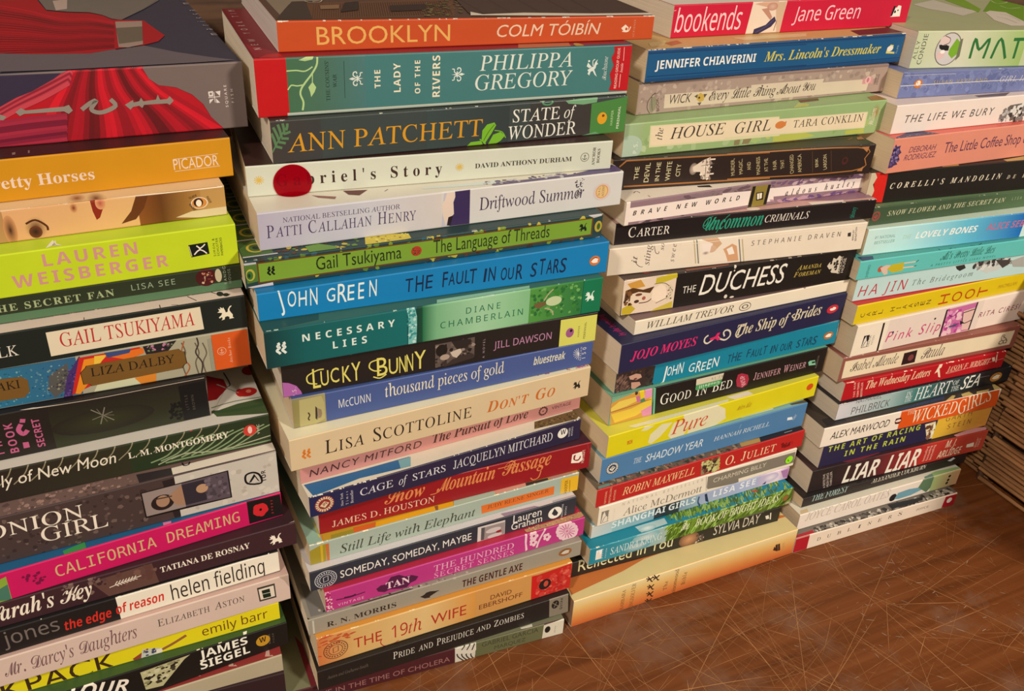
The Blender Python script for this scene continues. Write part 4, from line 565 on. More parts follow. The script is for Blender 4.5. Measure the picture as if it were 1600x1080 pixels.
[['S','t','CALIFORNIA DREAMING','m',78.7,6.1,99.3,8.03,0,[203,175,120]],['S','p',[24,18,18],[[183.1,19.5],[202.8,18.1],[203.7,0.9],[183.2,1.6]]],['S','e',[203,37,44],190.5,10.3,4.41,4.96],['S','e',[203,37,44],193.2,9.1,1.98,2.2],['S','e',[203,37,44],191.1,6.9,1.98,2.21],['S','e',[203,37,44],188,9.3,1.96,2.19],['S','e',[203,37,44],188.4,13.1,1.95,2.18],['S','e',[203,37,44],191.6,13,1.96,2.19],['S','e',[19,18,18],190.6,10.4,0.81,1.02],['S','t','poppy','N',197.8,4.5,10.9,1.29,90,[163,41,44]],['S','p',[134,163,55],[[52.2,15.9],[56.1,17],[55.6,-0.9],[48.8,-0.4]]],['S','p',[69,115,96],[[50.9,9.5],[55.8,11.4],[55.3,0.1],[49.2,1.7]]],['S','n',[[60.6,7.8],[73.1,4.7],[73.7,13.2],[61.9,14.3]],[[115,18,62]],14,2.43,5,1,0],['T','p',[57,138,74],[[84.4,4],[95.8,6.3],[95.9,0.6],[84.9,0.6]]],['T','p',[208,116,154],[[136.5,3.4],[140.9,2.8],[140,-1.7],[136.2,-0.7]]]],
[['S','p',[96,66,58],[[89,14.5],[121.5,16.1],[123.4,0.6],[98.1,-2.5]]],['S','n',[[70.5,3.3],[96.2,4.2],[96.7,18.7],[76.2,18.4]],[[116,92,83],[58,37,38],[87,61,65]],36,2.93,3,1,0],['S','n',[[100.5,5.5],[123,5.2],[122.5,15.8],[102,15.1]],[[115,82,71],[92,60,53]],20,4.11,4,1,0],['S','t',"Sarah's Key",'u',37.3,4.8,51.9,10.12,0,[237,225,204]],['S','t','TATIANA DE ROSNAY','B',125.2,7.3,50.6,4.08,0,[237,225,204]],['S','l',[220,206,187],0.56,[[97.7,6.9],[104.9,8.1],[114.8,9.2]]],['S','l',[220,206,187],0.56,[[100.9,8],[102.4,10]]],['S','l',[220,206,187],0.56,[[100.9,8],[102.6,6.3]]],['S','l',[220,206,187],0.56,[[102.5,8],[104,10.1]]],['S','l',[220,206,187],0.56,[[102.5,8],[104.3,6.6]]],['S','l',[220,206,187],0.56,[[104.1,8.1],[105.7,10.1]]],['S','l',[220,206,187],0.56,[[104.1,8.1],[105.9,6.8]]],['S','l',[220,206,187],0.56,[[105.8,8.2],[107.3,10.2]]],['S','l',[220,206,187],0.56,[[105.8,8.2],[107.6,7]]],['S','l',[220,206,187],0.56,[[107.4,8.2],[108.9,10.3]]],['S','l',[220,206,187],0.56,[[107.4,8.2],[109.3,7.2]]],['S','l',[220,206,187],0.56,[[109,8.3],[110.6,10.4]]],['S','l',[220,206,187],0.56,[[109,8.3],[110.9,7.4]]],['S','l',[220,206,187],0.56,[[110.7,8.4],[112.2,10.4]]],['S','l',[220,206,187],0.56,[[110.7,8.4],[112.6,7.6]]],['S','o','griffin',191.2,8.6,7.91,[241,229,208],0,0],['T','p',[200,182,166],[[194.1,-0],[206.8,1.8],[205.9,-1.5],[198.4,-3.7]]]],
[['S','p',[233,224,203],[[110.6,20.3],[203.1,17.4],[202.8,1.1],[111,-0]]],['S','t','bridget jones','n',13.3,6.3,66.9,10.19,0,[112,102,96]],['S','t','the edge','O',82.6,4.5,24.3,7.2,0,[207,45,34]],['S','t','of reason','O',109.4,5.1,26.1,7.4,0,[207,45,34]],['S','t','helen fielding','n',139.7,3.1,53.9,12.3,0,[44,38,35]],['S','l',[211,202,187],0.7,[[52.7,18.6],[110.9,20.5]]],['S','w',[241,232,217],6,3,'top',1]],
[['S','t',"Mr. Darcy's Daughters",'s',44.9,6.6,69,9.38,0,[118,86,90]],['S','t','ELIZABETH ASTON','^R',125.5,9.7,50,5.57,0,[84,71,66]],['S','p',[60,57,48],[[183.4,17.1],[194.1,16.7],[194.3,5],[184,5.4]]],['S','p',[224,209,189],[[184.2,15.5],[193.3,15.3],[193.5,6.3],[184.8,6.6]]],['S','p',[20,40,26],[[185.9,13.9],[190.8,13.8],[191.2,6.9],[186.5,7.2]]],['S','l',[191,192,168],0.46,[[186.1,10.9],[191,10.5]]],['S','p',[177,154,137],[[195.8,22.4],[202.8,22],[203.2,9.1],[200,16.8]]]],
[['S','t','BACKPACK','g',9.4,-1.7,97.7,14.32,0,[62,40,23]],['S','t','emily barr','n',155.8,4.1,39.2,7.15,0,[107,69,26]],['S','p',[146,63,45],[[115.3,1.9],[121.1,5.1],[126.3,3.7],[125.6,-1],[117.8,-2.5]]],['S','p',[192,193,179],[[121.5,7.4],[130.9,5],[128,-3.6],[122.8,-5.5],[119.8,-0.1]]],['S','n',[[120.5,-2.8],[128,-3.6],[130.3,5.2],[122.5,7]],[[61,68,98],[213,209,189],[117,63,56]],26,2,3,1,0],['S','p',[228,219,199],[[129.1,4.1],[132.9,4.1],[130.8,-3.2],[127.9,-2]]],['S','l',[146,94,56],1.88,[[132.2,2.8],[138.5,5],[146.7,8.7]]],['S','l',[146,94,56],1.89,[[131.5,-1.9],[137.5,-2.5],[146.9,-3.2]]]],
[['S','t','JAMES','X',148.8,19.7,28.9,9.85,0,[241,238,219]],['S','t','SIEGEL','X',148.4,6.9,30,9.92,0,[241,238,219]],['S','p',[183,178,133],[[115.2,27.1],[143.9,29.4],[140.3,26.2],[129.8,10.4],[125.8,4.5],[116.1,6.7]]],['S','n',[[114.3,10.2],[127.5,9.8],[140.5,28.4],[117.2,25.8]],[[59,53,41],[137,132,94],[30,27,23],[200,197,159]],44,3.73,5,1,0],['S','e',[192,142,35],187,16.7,4.38,7],['S','t','W','N',184.7,14.9,4.3,6.91,0,[29,24,18]],['S','t','WARNER','g',191.5,9.2,13.4,1.16,90,[120,114,95]],['S','t','VISION','g',193.9,8.9,13,1.16,90,[120,114,95]],['S','t','DETOUR','X',59.2,30,49.9,11.79,-20,[240,231,213]],['T','p',[235,231,217],[[176.2,3.1],[178.6,3.2],[177.8,0.7],[175.9,0.7]]],['S','w',[239,226,202],8,4,'top',1]],
[['S','t','KATHERINE DUNN','g',124.5,2,49.3,1.45,0,[40,34,29]],['T','p',[193,151,134],[[148.1,4.9],[149.6,11.2],[150.9,10.7],[151,4.5],[152.2,4.8],[153.2,3.1]]],['T','p',[193,151,134],[[169.9,3.8],[171.6,10.1],[173,9.6],[172.8,3.3],[174,3.6],[175,2]]],['T','p',[193,151,134],[[192.1,2.6],[194.1,9],[195.5,8.5],[195.1,2.1],[196.4,2.4],[197.3,0.8]]]],
[],
[['S','t','BROOKLYN','G',20.6,3.5,75.3,9.45,0,[220,167,88]],['S','t','COLM TÓIBÍN','i',124.4,4.8,67,7.26,0,[221,191,163]],['S','p',[232,210,187],[[205.6,8.3],[208.3,10.7],[210.6,8.7],[210.4,6],[207.9,5.8]]],['S','l',[232,210,187],0.6,[[206.5,6.1],[210.4,6],[212.1,9.2]]],['S','e',[190,74,30],209.2,7.7,0.82,1],['S','t','SCRIBNER','g',215.2,2.3,11.7,1.26,90,[206,140,110]],['S','w',[226,209,187],30,7,'top',1.6],['T','p',[129,114,94],[[3.9,76.9],[57.8,75.7],[29.1,50.5],[18.6,39.9],[14.5,44.4],[4.5,15.7]]],['T','p',[59,49,42],[[4.5,15.7],[17.8,53.2],[30.1,55],[19.6,3.7],[1,4.2]]],['T','p',[95,62,40],[[25.3,48.4],[119,59.2],[100.4,5.7],[19.6,3.7]]],['T','l',[59,35,24],0.23,[[20.1,6],[28.6,43.8]]],['T','l',[59,35,24],0.24,[[21.3,6.1],[29.9,43.9]]],['T','l',[59,35,24],0.24,[[22.6,6.2],[31.2,44.1]]],['T','l',[59,35,24],0.24,[[23.9,6.2],[32.5,44.2]]],['T','l',[59,35,24],0.24,[[25.2,6.3],[33.8,44.3]]],['T','l',[59,35,24],0.24,[[26.5,6.4],[35.1,44.4]]],['T','l',[59,35,24],0.24,[[27.8,6.5],[36.4,44.6]]],['T','l',[59,35,24],0.24,[[29.1,6.5],[37.7,44.7]]],['T','l',[59,35,24],0.24,[[30.4,6.6],[39.1,44.8]]],['T','l',[59,35,24],0.24,[[31.7,6.7],[40.4,44.9]]],['T','l',[59,35,24],0.24,[[33,6.8],[41.7,45.1]]],['T','l',[59,35,24],0.24,[[34.3,6.8],[43,45.2]]],['T','l',[59,35,24],0.24,[[35.6,6.9],[44.3,45.3]]],['T','l',[59,35,24],0.24,[[36.9,7],[45.7,45.4]]],['T','l',[59,35,24],0.24,[[38.3,7],[47,45.6]]],['T','l',[59,35,24],0.24,[[39.6,7.1],[48.3,45.7]]],['T','l',[59,35,24],0.24,[[40.9,7.2],[49.7,45.8]]],['T','l',[59,35,24],0.24,[[42.2,7.3],[51,45.9]]],['T','l',[59,35,24],0.24,[[43.6,7.3],[52.4,46.1]]],['T','l',[59,35,24],0.24,[[44.9,7.4],[53.7,46.2]]],['T','l',[59,35,24],0.24,[[46.2,7.5],[55.1,46.3]]],['T','l',[59,35,24],0.24,[[47.6,7.6],[56.4,46.5]]],['T','l',[59,35,24],0.24,[[48.9,7.6],[57.8,46.6]]],['T','l',[59,35,24],0.25,[[50.3,7.7],[59.1,46.7]]],['T','l',[59,35,24],0.25,[[51.6,7.8],[60.5,46.8]]],['T','l',[59,35,24],0.25,[[53,7.9],[61.9,47]]],['T','l',[59,35,24],0.25,[[54.3,7.9],[63.2,47.1]]],['T','l',[59,35,24],0.25,[[55.7,8],[64.6,47.2]]],['T','l',[59,35,24],0.25,[[57,8.1],[66,47.4]]],['T','l',[59,35,24],0.25,[[58.4,8.2],[67.3,47.5]]],['T','l',[59,35,24],0.25,[[59.8,8.2],[68.7,47.6]]],['T','l',[59,35,24],0.25,[[61.1,8.3],[70.1,47.8]]],['T','l',[59,35,24],0.25,[[62.5,8.4],[71.5,47.9]]],['T','l',[59,35,24],0.25,[[63.9,8.5],[72.9,48]]],['T','l',[59,35,24],0.25,[[65.2,8.5],[74.3,48.1]]],['T','l',[59,35,24],0.25,[[66.6,8.6],[75.7,48.3]]],['T','l',[59,35,24],0.25,[[68,8.7],[77.1,48.4]]],['T','l',[59,35,24],0.25,[[69.4,8.8],[78.5,48.5]]],['T','l',[59,35,24],0.25,[[70.8,8.9],[79.9,48.7]]],['T','l',[59,35,24],0.25,[[72.2,8.9],[81.3,48.8]]],['T','l',[59,35,24],0.25,[[73.6,9],[82.7,48.9]]],['T','l',[59,35,24],0.25,[[75,9.1],[84.1,49.1]]],['T','l',[59,35,24],0.25,[[76.4,9.2],[85.5,49.2]]],['T','l',[59,35,24],0.25,[[77.8,9.2],[87,49.3]]],['T','l',[59,35,24],0.26,[[79.2,9.3],[88.4,49.5]]],['T','l',[59,35,24],0.26,[[80.6,9.4],[89.8,49.6]]],['T','l',[59,35,24],0.26,[[82,9.5],[91.2,49.8]]],['T','l',[59,35,24],0.26,[[83.4,9.6],[92.7,49.9]]],['T','l',[59,35,24],0.26,[[84.8,9.6],[94.1,50]]],['T','l',[59,35,24],0.26,[[86.3,9.7],[95.6,50.2]]],['T','l',[59,35,24],0.26,[[87.7,9.8],[97,50.3]]],['T','l',[59,35,24],0.26,[[89.1,9.9],[98.4,50.4]]],['T','l',[59,35,24],0.26,[[90.6,10],[99.9,50.6]]],['T','l',[59,35,24],0.26,[[92,10],[101.4,50.7]]],['T','l',[59,35,24],0.26,[[93.4,10.1],[102.8,50.8]]],['T','l',[59,35,24],0.26,[[94.9,10.2],[104.3,51]]],['T','l',[59,35,24],0.26,[[96.3,10.3],[105.7,51.1]]],['T','l',[59,35,24],0.26,[[97.8,10.4],[107.2,51.3]]],['T','l',[59,35,24],0.26,[[99.2,10.4],[108.7,51.4]]],['T','l',[59,35,24],0.26,[[100.7,10.5],[110.1,51.5]]],['T','p',[42,33,29],[[47.5,47.5],[56.2,50.9],[49.9,25.4],[38.4,19.8]]],['T','p',[128,98,71],[[31.1,39.3],[42.5,41],[39.8,29.4],[29.1,28.2]]],['T','p',[43,31,26],[[71.3,37.5],[94.1,41.1],[90.3,23.3],[67.3,20.2]]],['T','n',[[80.9,4.8],[96.8,6.7],[109.9,45.1],[95.5,45.6]],[[102,98,57],[59,56,38],[128,116,76]],60,2.55,4,1,0],['T','n',[[89.1,6.4],[114.5,17.6],[125.7,59],[106.5,59.6]],[[93,84,48],[59,53,34],[119,105,67]],60,2.58,5,1,0],['T','p',[66,49,42],[[111.3,11.3],[229,2],[242,39.9],[251.7,71.5],[121.2,74.3]]],['T','l',[42,31,28],0.63,[[119.8,12.1],[120.4,26.2],[120.3,49.4],[120.4,69.2]]],['T','l',[42,31,28],0.64,[[137.1,11.1],[138.1,25.3],[138.6,48.8],[139.2,68.8]]],['T','l',[42,31,28],0.66,[[155.6,10],[157.1,24.3],[158.2,48.1],[159.4,68.3]]],['T','l',[42,31,28],0.67,[[174.6,8.9],[176.5,23.3],[178.3,47.3],[180.1,67.7]]],['T','l',[42,31,28],0.68,[[190.1,8],[192.3,22.5],[194.7,46.7],[197,67.3]]],['T','p',[217,201,180],[[113.7,15.9],[118.6,8.7],[145.7,11.5],[188.5,6.7],[230.5,6.5],[227.7,-1.5],[170,1.3],[110.2,5.9]]],['T','l',[202,186,161],0.51,[[24.9,52.9],[27,48.3],[33.1,49],[37,59.4]]]],
[['S','g',[[67,106,73],[72,107,88]],15.1,34.7,0,31.2],['S','g',[[72,107,88],[72,115,113]],34.7,58.9,0,31.2],['S','g',[[188,18,22],[188,18,22]],0,16.4,0,31.2],['S','h',[[157,179,167],[187,185,167]],15.3,223.3,0,1.9],['S','l',[174,201,135],1,[[33,30.9],[32.4,26.7],[29.5,22.1],[25.7,17.6],[23.5,14.5],[22.9,11.4],[24.2,7.3],[23.5,2.9]]],['S','l',[174,201,135],0.7,[[30.2,26],[26.1,23.8],[21.5,24.4],[16.4,24.3]]],['S','l',[174,201,135],0.71,[[25.6,16.8],[21.7,16.2],[18.6,16.7],[17.3,15.6],[16.4,14.3]]],['S','l',[174,201,135],0.47,[[30,22.9],[29.6,17.4]]],['S','p',[174,201,135],[[23,29.7],[26.6,31.1],[31.3,31.7],[30.4,29.8],[26.4,29.1]]],['S','p',[174,201,135],[[27.3,15.1],[29.7,18],[31.5,14.9],[30.5,12.5],[28.5,9.8],[28.1,12.7]]],['S','t',"THE COUSINS'",'R',38.7,7.1,21.7,1.94,90,[27,45,39]],['S','t','WAR','R',42.7,14.4,7.1,1.94,90,[27,45,39]],['S','l',[37,62,55],0.24,[[47.1,28.4],[46.9,8.3]]],['S','o','fleur',53.9,18.5,8.83,[211,217,206],0,90],['S','t','THE','N',67,12.6,10.1,3.35,90,[228,218,189]],['S','t','LADY','N',78.4,9.8,16.2,3.92,90,[228,218,189]],['S','t','OF THE','N',89.8,8.3,18.7,3.13,90,[228,218,189]],['S','t','RIVERS','N',101.4,5.7,23.6,4.42,90,[228,218,189]],['S','o','fleur',111.8,18,8.88,[215,221,211],0,-90],['S','t','PHILIPPA','Q',125.2,19.4,58.8,8.66,0,[213,218,204]],['S','t','GREGORY','Q',122.7,8,62,9.01,0,[213,218,204]],['S','o','pegasus',197.8,17.8,11.43,[215,221,211],0,0],['S','e',[215,221,211],195,22.1,0.7,0.64],['S','t','Touchstone','s',207.6,9.8,14.7,2.66,90,[209,215,206]],['S','p',[184,18,26],[[211.2,30.5],[223.3,30.7],[223.9,2.1],[210.4,2.9],[211.7,7.7],[210,13.4],[212.1,18.8],[210,23.5],[211.8,27]]],['S','t','READING GROUP GUIDE','n',215.4,4.1,25.3,1.67,90,[233,211,197]],['S','t','Inside','I',218.5,13.9,6,1.67,90,[233,211,197]],['S','l',[233,211,197],0.29,[[217.4,4.5],[217.4,13]]],['S','l',[233,211,197],0.28,[[218.4,21.3],[218,29.7]]],['T','p',[129,18,33],[[1.5,162.2],[7,161.8],[12.1,5.4],[0.8,0.7],[0.6,47.6]]],['T','p',[173,18,23],[[7.9,7.7],[15.2,9.9],[15.5,-1.7],[0.3,-2.4]]],['T','t','NEW YORK TIMES BESTSELLER','g',7.3,19.3,223.5,3.86,90,[201,169,163]],['T','p',[35,67,100],[[181.6,2.1],[224.2,3.6],[220.2,-3.7],[180,-5.2]]],['T','p',[169,99,67],[[152.8,10.3],[185.1,9.4],[182,-1],[148.3,-0.3]]],['T','e',[164,135,58],188.8,3,2.77,4.86]],
[['S','g',[[62,55,52],[58,59,57]],0,27,0,23.9],['S','l',[86,121,80],1.38,[[8.2,18.2],[8.9,20.1],[9.1,22]]],['S','l',[86,121,80],1.38,[[7.1,16.3],[7.1,19.2],[6.6,22.2]]],['S','l',[86,121,80],1.39,[[5.5,14.4],[5,18.1],[4,21.8]]],['S','l',[86,121,80],1.39,[[4.1,12.9],[3,16.6],[1.5,20.4]]],['S','l',[86,121,80],1.4,[[2.3,10.1],[1.5,13.7],[0.3,17.2]]],['S','l',[86,121,80],1.38,[[6.7,16.3],[8.8,16.8],[10.5,17.4]]],['S','l',[86,121,80],1.39,[[5.3,14],[7.5,13.8],[9.3,13.6]]],['S','l',[86,121,80],1.39,[[3.8,12.1],[5.9,11.6],[7.5,11.1]]],['S','l',[86,121,80],1.4,[[2.2,9.7],[4,9.2],[5.4,8.6]]],['S','l',[86,121,80],0.81,[[9,20.6],[4.6,14.4],[-0,6.6]]],['S','g',[[56,69,67],[50,58,57]],87.3,138.7,0,23.9],['S','g',[[56,55,52],[58,52,48]],152.2,193.4,0,23.9],['S','t','ANN PATCHETT','R',8.2,5.9,113.7,10.03,0,[206,145,31]],['S','t','STATE','R',141,12.4,30.8,7.63,0,[228,224,210]],['S','t','of','I',174.8,12.6,7.7,7.48,0,[228,224,210]],['S','t','WONDER','R',138.4,1.9,45.4,8.12,0,[228,224,210]],['S','p',[71,127,59],[[193,20.3],[217.9,23.3],[217.9,0.3],[193.5,-0.1]]],['S','p',[103,152,107],[[188.3,0.4],[197.5,2],[201.9,-0.3],[189.5,-0.7]]],['S','p',[113,158,116],[[175,23.3],[193,24.4],[197,24.6],[196.4,21],[187.3,20.2],[177.2,21.4]]],['S','e',[215,153,31],201.3,10.5,3.37,3.84],['S','e',[109,66,21],201.9,12.1,0.94,0.87],['S','t','HARPER','g',209,5.4,9.8,1.64,90,[179,201,147]],['S','t','PERENNIAL','g',213.7,2.9,14.4,1.69,90,[230,227,204]],['S','p',[118,177,41],[[121.5,2.8],[121.8,9.1],[124.7,12.5],[129.3,13.4],[130.4,11.6],[127.7,6.8],[123.3,0.4]]],['S','p',[118,177,41],[[125.2,-0.7],[128.7,5.9],[133.4,7.3],[136.4,4.7],[133.7,1.8],[128.1,-1.4]]],['S','p',[118,177,41],[[111.6,-0.4],[114.7,2.5],[121.3,2.8],[122.3,0.5],[117.7,-1.4]]],['S','l',[118,177,41],0.55,[[129.5,8.5],[134.4,7.2],[136.9,3.3]]],['S','l',[54,86,31],0.37,[[122.3,1.8],[125.8,7.9],[129.4,12.1]]],['S','l',[118,177,41],0.73,[[120.3,3.8],[123.2,1.8],[124.7,-0.7]]],['S','e',[84,138,96],163.2,23.2,3.75,2],['S','e',[50,58,57],163.2,23.6,2.76,1.45],['S','w',[192,194,176],36,9,'both',1]],
[['S','o','flower',6.5,9.5,6.05,[211,173,72],0,0],['S','t',"Gabriel's Story",'M',15.7,5.1,94.3,6.71,0,[60,38,29]],['S','o','flower',120.6,8.4,5.74,[211,173,72],0,0],['S','t','DAVID ANTHONY DURHAM','B',130.1,6.9,61.9,2.82,0,[65,57,49]],['S','o','anchor',200.6,8.7,5.65,[56,49,43],0,0],['S','t','ANCHOR','B',207.5,3.2,11.3,1.82,90,[65,57,49]],['S','t','BOOKS','B',210.7,4.4,9,1.82,90,[65,57,49]],['S','K','seal',24.4,6.8,10.5]],
[['S','g',[[178,171,186],[194,193,199]],0,63,0,22.1],['S','g',[[194,193,199],[206,196,188]],63,103.8,0,22.1],['S','t','NATIONAL BESTSELLING AUTHOR','R',13.2,15.1,65.8,2.82,0,[67,55,82]],['S','t','PATTI CALLAHAN HENRY','^R',4.1,7.1,84.4,7.25,0,[70,56,88]],['S','p',[190,184,192],[[105.4,21.2],[112.1,21.6],[107.4,0.8],[104,0.8]]],['S','p',[221,199,181],[[107.1,21.2],[111.7,21.5],[112.2,18.3],[111,15.6],[111.6,7.1],[108.2,5.8],[106.6,1.3],[104.8,7.9],[104.3,14.7],[105.9,17]]],['S','p',[57,41,83],[[112.1,21.6],[121.4,21.7],[121.6,0.5],[109.1,0.6],[110.3,6.4],[111.7,7.9],[111.2,15.1],[112.3,18.3]]],['S','p',[38,24,31],[[108.2,6.2],[111.1,7],[109.5,0.7],[107.4,1.1]]],['S','t','Driftwood Summer','R',127.6,8.1,69.5,7.87,0,[67,55,79]],['S','n',[[192.1,9.6],[194.9,9.2],[196.5,21.3],[190.1,19.4]],[[67,60,64],[114,106,111]],46,1.16,3,1,0],['S','e',[218,165,83],210,10.4,6.15,5.59,[208,192,188]],['S','e',[208,136,52],209.9,10.5,4.36,4.33,[208,136,52]],['S','e',[219,184,125],209.9,10.5,3.86,3.88],['S','t','ACCENT','n',211.5,7.3,7,1.52,90,[110,77,42]],['S','t','NAL','n',208.6,8.3,4.8,1.33,90,[110,77,42]],['T','p',[199,208,201],[[95.6,9.5],[137.7,8.2],[143.2,8.9],[140.6,2.7],[94.9,7.5]]],['T','p',[87,73,111],[[139.9,5.2],[162.6,4.3],[190.3,4.5],[222.7,12.7],[225.6,4],[220,-0.6],[197.3,-0.1],[137.7,0.1]]],['T','n',[[128.1,1.9],[193.3,1.1],[192.5,8.8],[130.6,8]],[[82,70,99],[177,174,179],[109,90,113]],46,3.19,4,1,0],['T','p',[88,36,34],[[51.3,18.2],[64.8,15.6],[58.2,8.9],[52.7,11.6]]],['T','p',[132,83,75],[[33.1,16.6],[45.5,10.7],[43.9,7.5],[35.9,12.1]]],['T','l',[105,64,60],0.46,[[73.4,10.7],[76.2,13.2]]]],
[['S','n',[[6.7,3.3],[115.5,0.4],[115.3,16.4],[8.1,18.4]],[[111,137,42],[55,39,26],[185,166,53],[38,82,92],[83,117,42]],90,3.62,6,1,0],['S','n',[[99.7,-0.2],[207.2,-1.1],[205.3,17.4],[99.7,19.9]],[[111,137,42],[55,39,26],[176,166,53],[38,73,83],[83,49,32]],80,3.89,7,1,0],['S','p',[103,60,21],[[6.5,2.6],[211,2.6],[211,15],[6.5,15]]],['S','p',[118,154,49],[[7.5,3.4],[210,3.4],[210,14.3],[7.5,14.3]]],['S','t','The Language of Threads','h',106.4,5.7,74.7,8.54,0,[36,45,21]],['S','o','griffin',204.1,9.2,6.02,[19,32,21],0,0],['S','p',[185,182,180],[[205.8,17.8],[216.5,18.3],[216.8,15.7],[211.3,14.7]]],['S','e',[176,156,53],214.9,8.3,2.58,3.93],['S','e',[56,87,41],215.1,8.3,1.19,2.36],['S','p',[200,194,195],[[206.2,-0.9],[216.7,0.9],[217.8,-0.9],[210.1,-1.5]]],['S','t','Gail Tsukiyama','h',38.3,5.7,48.9,7.99,0,[36,45,21]],['S','o','wave',14.1,9.3,5.17,[19,24,18],0,0],['S','e',[172,58,36],96.1,8.9,3.16,3.14],['S','n',[[93.8,6.8],[98.4,6.6],[98.4,10.8],[93.8,11.1]],[[64,58,26]],22,0.83,3,1,0],['S','p',[185,182,185],[[-0.3,15.7],[6.4,15.6],[6.5,14.5],[0.3,14.4]]],['S','p',[79,113,46],[[0.1,14.4],[6.7,14.5],[6.8,4.1],[0.9,3.4]]],['S','e',[176,166,63],2.9,8.4,2.43,3.52],['S','e',[57,105,46],2.6,8.2,1.71,2.56],['S','e',[28,56,34],2.2,8.1,0.71,1.28],['S','p',[200,193,198],[[0.8,1.4],[9.5,2],[14.3,2.3],[14.5,0.3],[3.6,0.3]]],['T','n',[[13.5,-0.8],[63.3,1.3],[66.9,19.8],[15.5,13.1]],[[97,131,40],[36,70,80],[79,46,30],[187,168,50]],60,3.27,5,1,0],['T','p',[196,178,60],[[69.2,11.1],[82,10.9],[94.1,8.1],[93.5,1.3],[78.4,-0.7],[66,-1.4]]],['T','n',[[66.5,0.3],[92,1.7],[93.7,9.2],[69.1,9.1]],[[133,103,30],[214,206,90]],26,1.95,2,1,0],['T','p',[97,136,50],[[34.7,8.8],[42.5,10],[51.5,3.3],[46.7,-3.5],[35.4,-0.8]]],['T','p',[187,185,186],[[0.5,4],[19,4],[19,5.4],[0.5,5.4]]],['T','p',[65,97,44],[[0.5,5.6],[17,5.6],[17,25.5],[0.5,25.5]]],['T','e',[178,159,60],9,15,5,6],['T','e',[65,97,44],9,15,3.6,4.6],['T','e',[27,52,47],9,15,1.6,2.2],['T','p',[187,185,186],[[0.5,26],[19,26],[19,27.4],[0.5,27.4]]],['T','p',[65,97,44],[[0.5,27.6],[17,27.6],[17,47.5],[0.5,47.5]]],['T','e',[178,159,60],9,37,5,6],['T','e',[65,97,44],9,37,3.6,4.6],['T','e',[27,52,47],9,37,1.6,2.2],['T','p',[187,185,186],[[0.5,48],[19,48],[19,49.4],[0.5,49.4]]],['T','p',[65,97,44],[[0.5,49.6],[17,49.6],[17,69.5],[0.5,69.5]]],['T','e',[178,159,60],9,59,5,6],['T','e',[65,97,44],9,59,3.6,4.6],['T','e',[27,52,47],9,59,1.6,2.2],['T','p',[187,185,186],[[0.5,70],[19,70],[19,71.4],[0.5,71.4]]],['T','p',[65,97,44],[[0.5,71.6],[17,71.6],[17,91.5],[0.5,91.5]]],['T','e',[178,159,60],9,81,5,6],['T','e',[65,97,44],9,81,3.6,4.6],['T','e',[27,52,47],9,81,1.6,2.2],['T','p',[187,185,186],[[0.5,92],[19,92],[19,93.4],[0.5,93.4]]],['T','p',[65,97,44],[[0.5,93.6],[17,93.6],[17,113.5],[0.5,113.5]]],['T','e',[178,159,60],9,103,5,6],['T','e',[65,97,44],9,103,3.6,4.6],['T','e',[27,52,47],9,103,1.6,2.2],['T','p',[187,185,186],[[0.5,114],[19,114],[19,115.4],[0.5,115.4]]],['T','p',[65,97,44],[[0.5,115.6],[17,115.6],[17,135.5],[0.5,135.5]]],['T','e',[178,159,60],9,125,5,6],['T','e',[65,97,44],9,125,3.6,4.6],['T','e',[27,52,47],9,125,1.6,2.2],['S','w',[195,194,180],16,5,'both',1]],
[['S','t','J','H',11.6,5.6,3.1,11.57,13,[224,233,227]],['S','t','O','H',16.1,6.7,4.6,9.18,0,[224,233,227]],['S','t','H','H',21.8,6.1,4.9,9.05,0,[224,233,227]],['S','t','N','H',28.1,5.7,4.5,10.22,0,[224,233,227]],['S','t','G','H',37.5,6.4,4.9,7.83,0,[224,233,227]],['S','t','R','H',43.4,4.9,5.2,11.12,0,[224,233,227]],['S','t','E','H',49,5.4,4.4,9.12,0,[224,233,227]],['S','t','E','H',55.1,5.4,3.9,9.57,0,[224,233,227]],['S','t','N','H',61.6,5.8,4.7,9.72,0,[224,233,227]],['S','t','T','H',83.2,5.3,4.6,7.74,0,[18,36,70]],['S','t','H','H',89,4.6,5.2,9.4,0,[18,36,70]],['S','t','E','H',95.1,5.7,4.7,7.7,0,[18,36,70]],['S','t','F','H',105.5,5.2,3.6,8.62,0,[18,36,70]],['S','t','A','H',109.3,5.7,3.9,7.08,0,[18,36,70]],['S','t','U','H',114.2,5.7,4.5,7.15,0,[18,36,70]],['S','t','L','H',119.6,5.6,2.9,7.56,0,[18,36,70]],['S','t','T','H',122.7,4.8,4.5,8.41,0,[18,36,70]],['S','t','I','H',131.4,4.7,2.3,7.6,0,[18,36,70]],['S','t','N','H',134.6,4.7,4.8,7.95,0,[18,36,70]],['S','t','O','H',142.8,4.2,3.9,7.08,0,[18,36,70]],['S','t','U','H',147.5,4.1,3.8,6.61,0,[18,36,70]],['S','t','R','H',152.6,3.4,4.4,8.61,0,[18,36,70]],['S','t','S','H',162.4,3.7,4.2,7.73,0,[18,36,70]],['S','t','T','H',168.5,4.1,3.7,8.96,0,[18,36,70]],['S','t','A','H',173.1,4.2,3.9,7.59,0,[18,36,70]],['S','t','R','H',177.8,3.9,3.9,7.97,0,[18,36,70]],['S','t','S','H',182.3,3.8,4.5,7.91,0,[18,36,70]],['S','o','penguin',206.7,7.7,5.39,[207,114,53],[241,229,215],0,1.4],['S','l',[58,148,174],0.32,[[-10.2,18.9],[-8.7,20.2]]]],
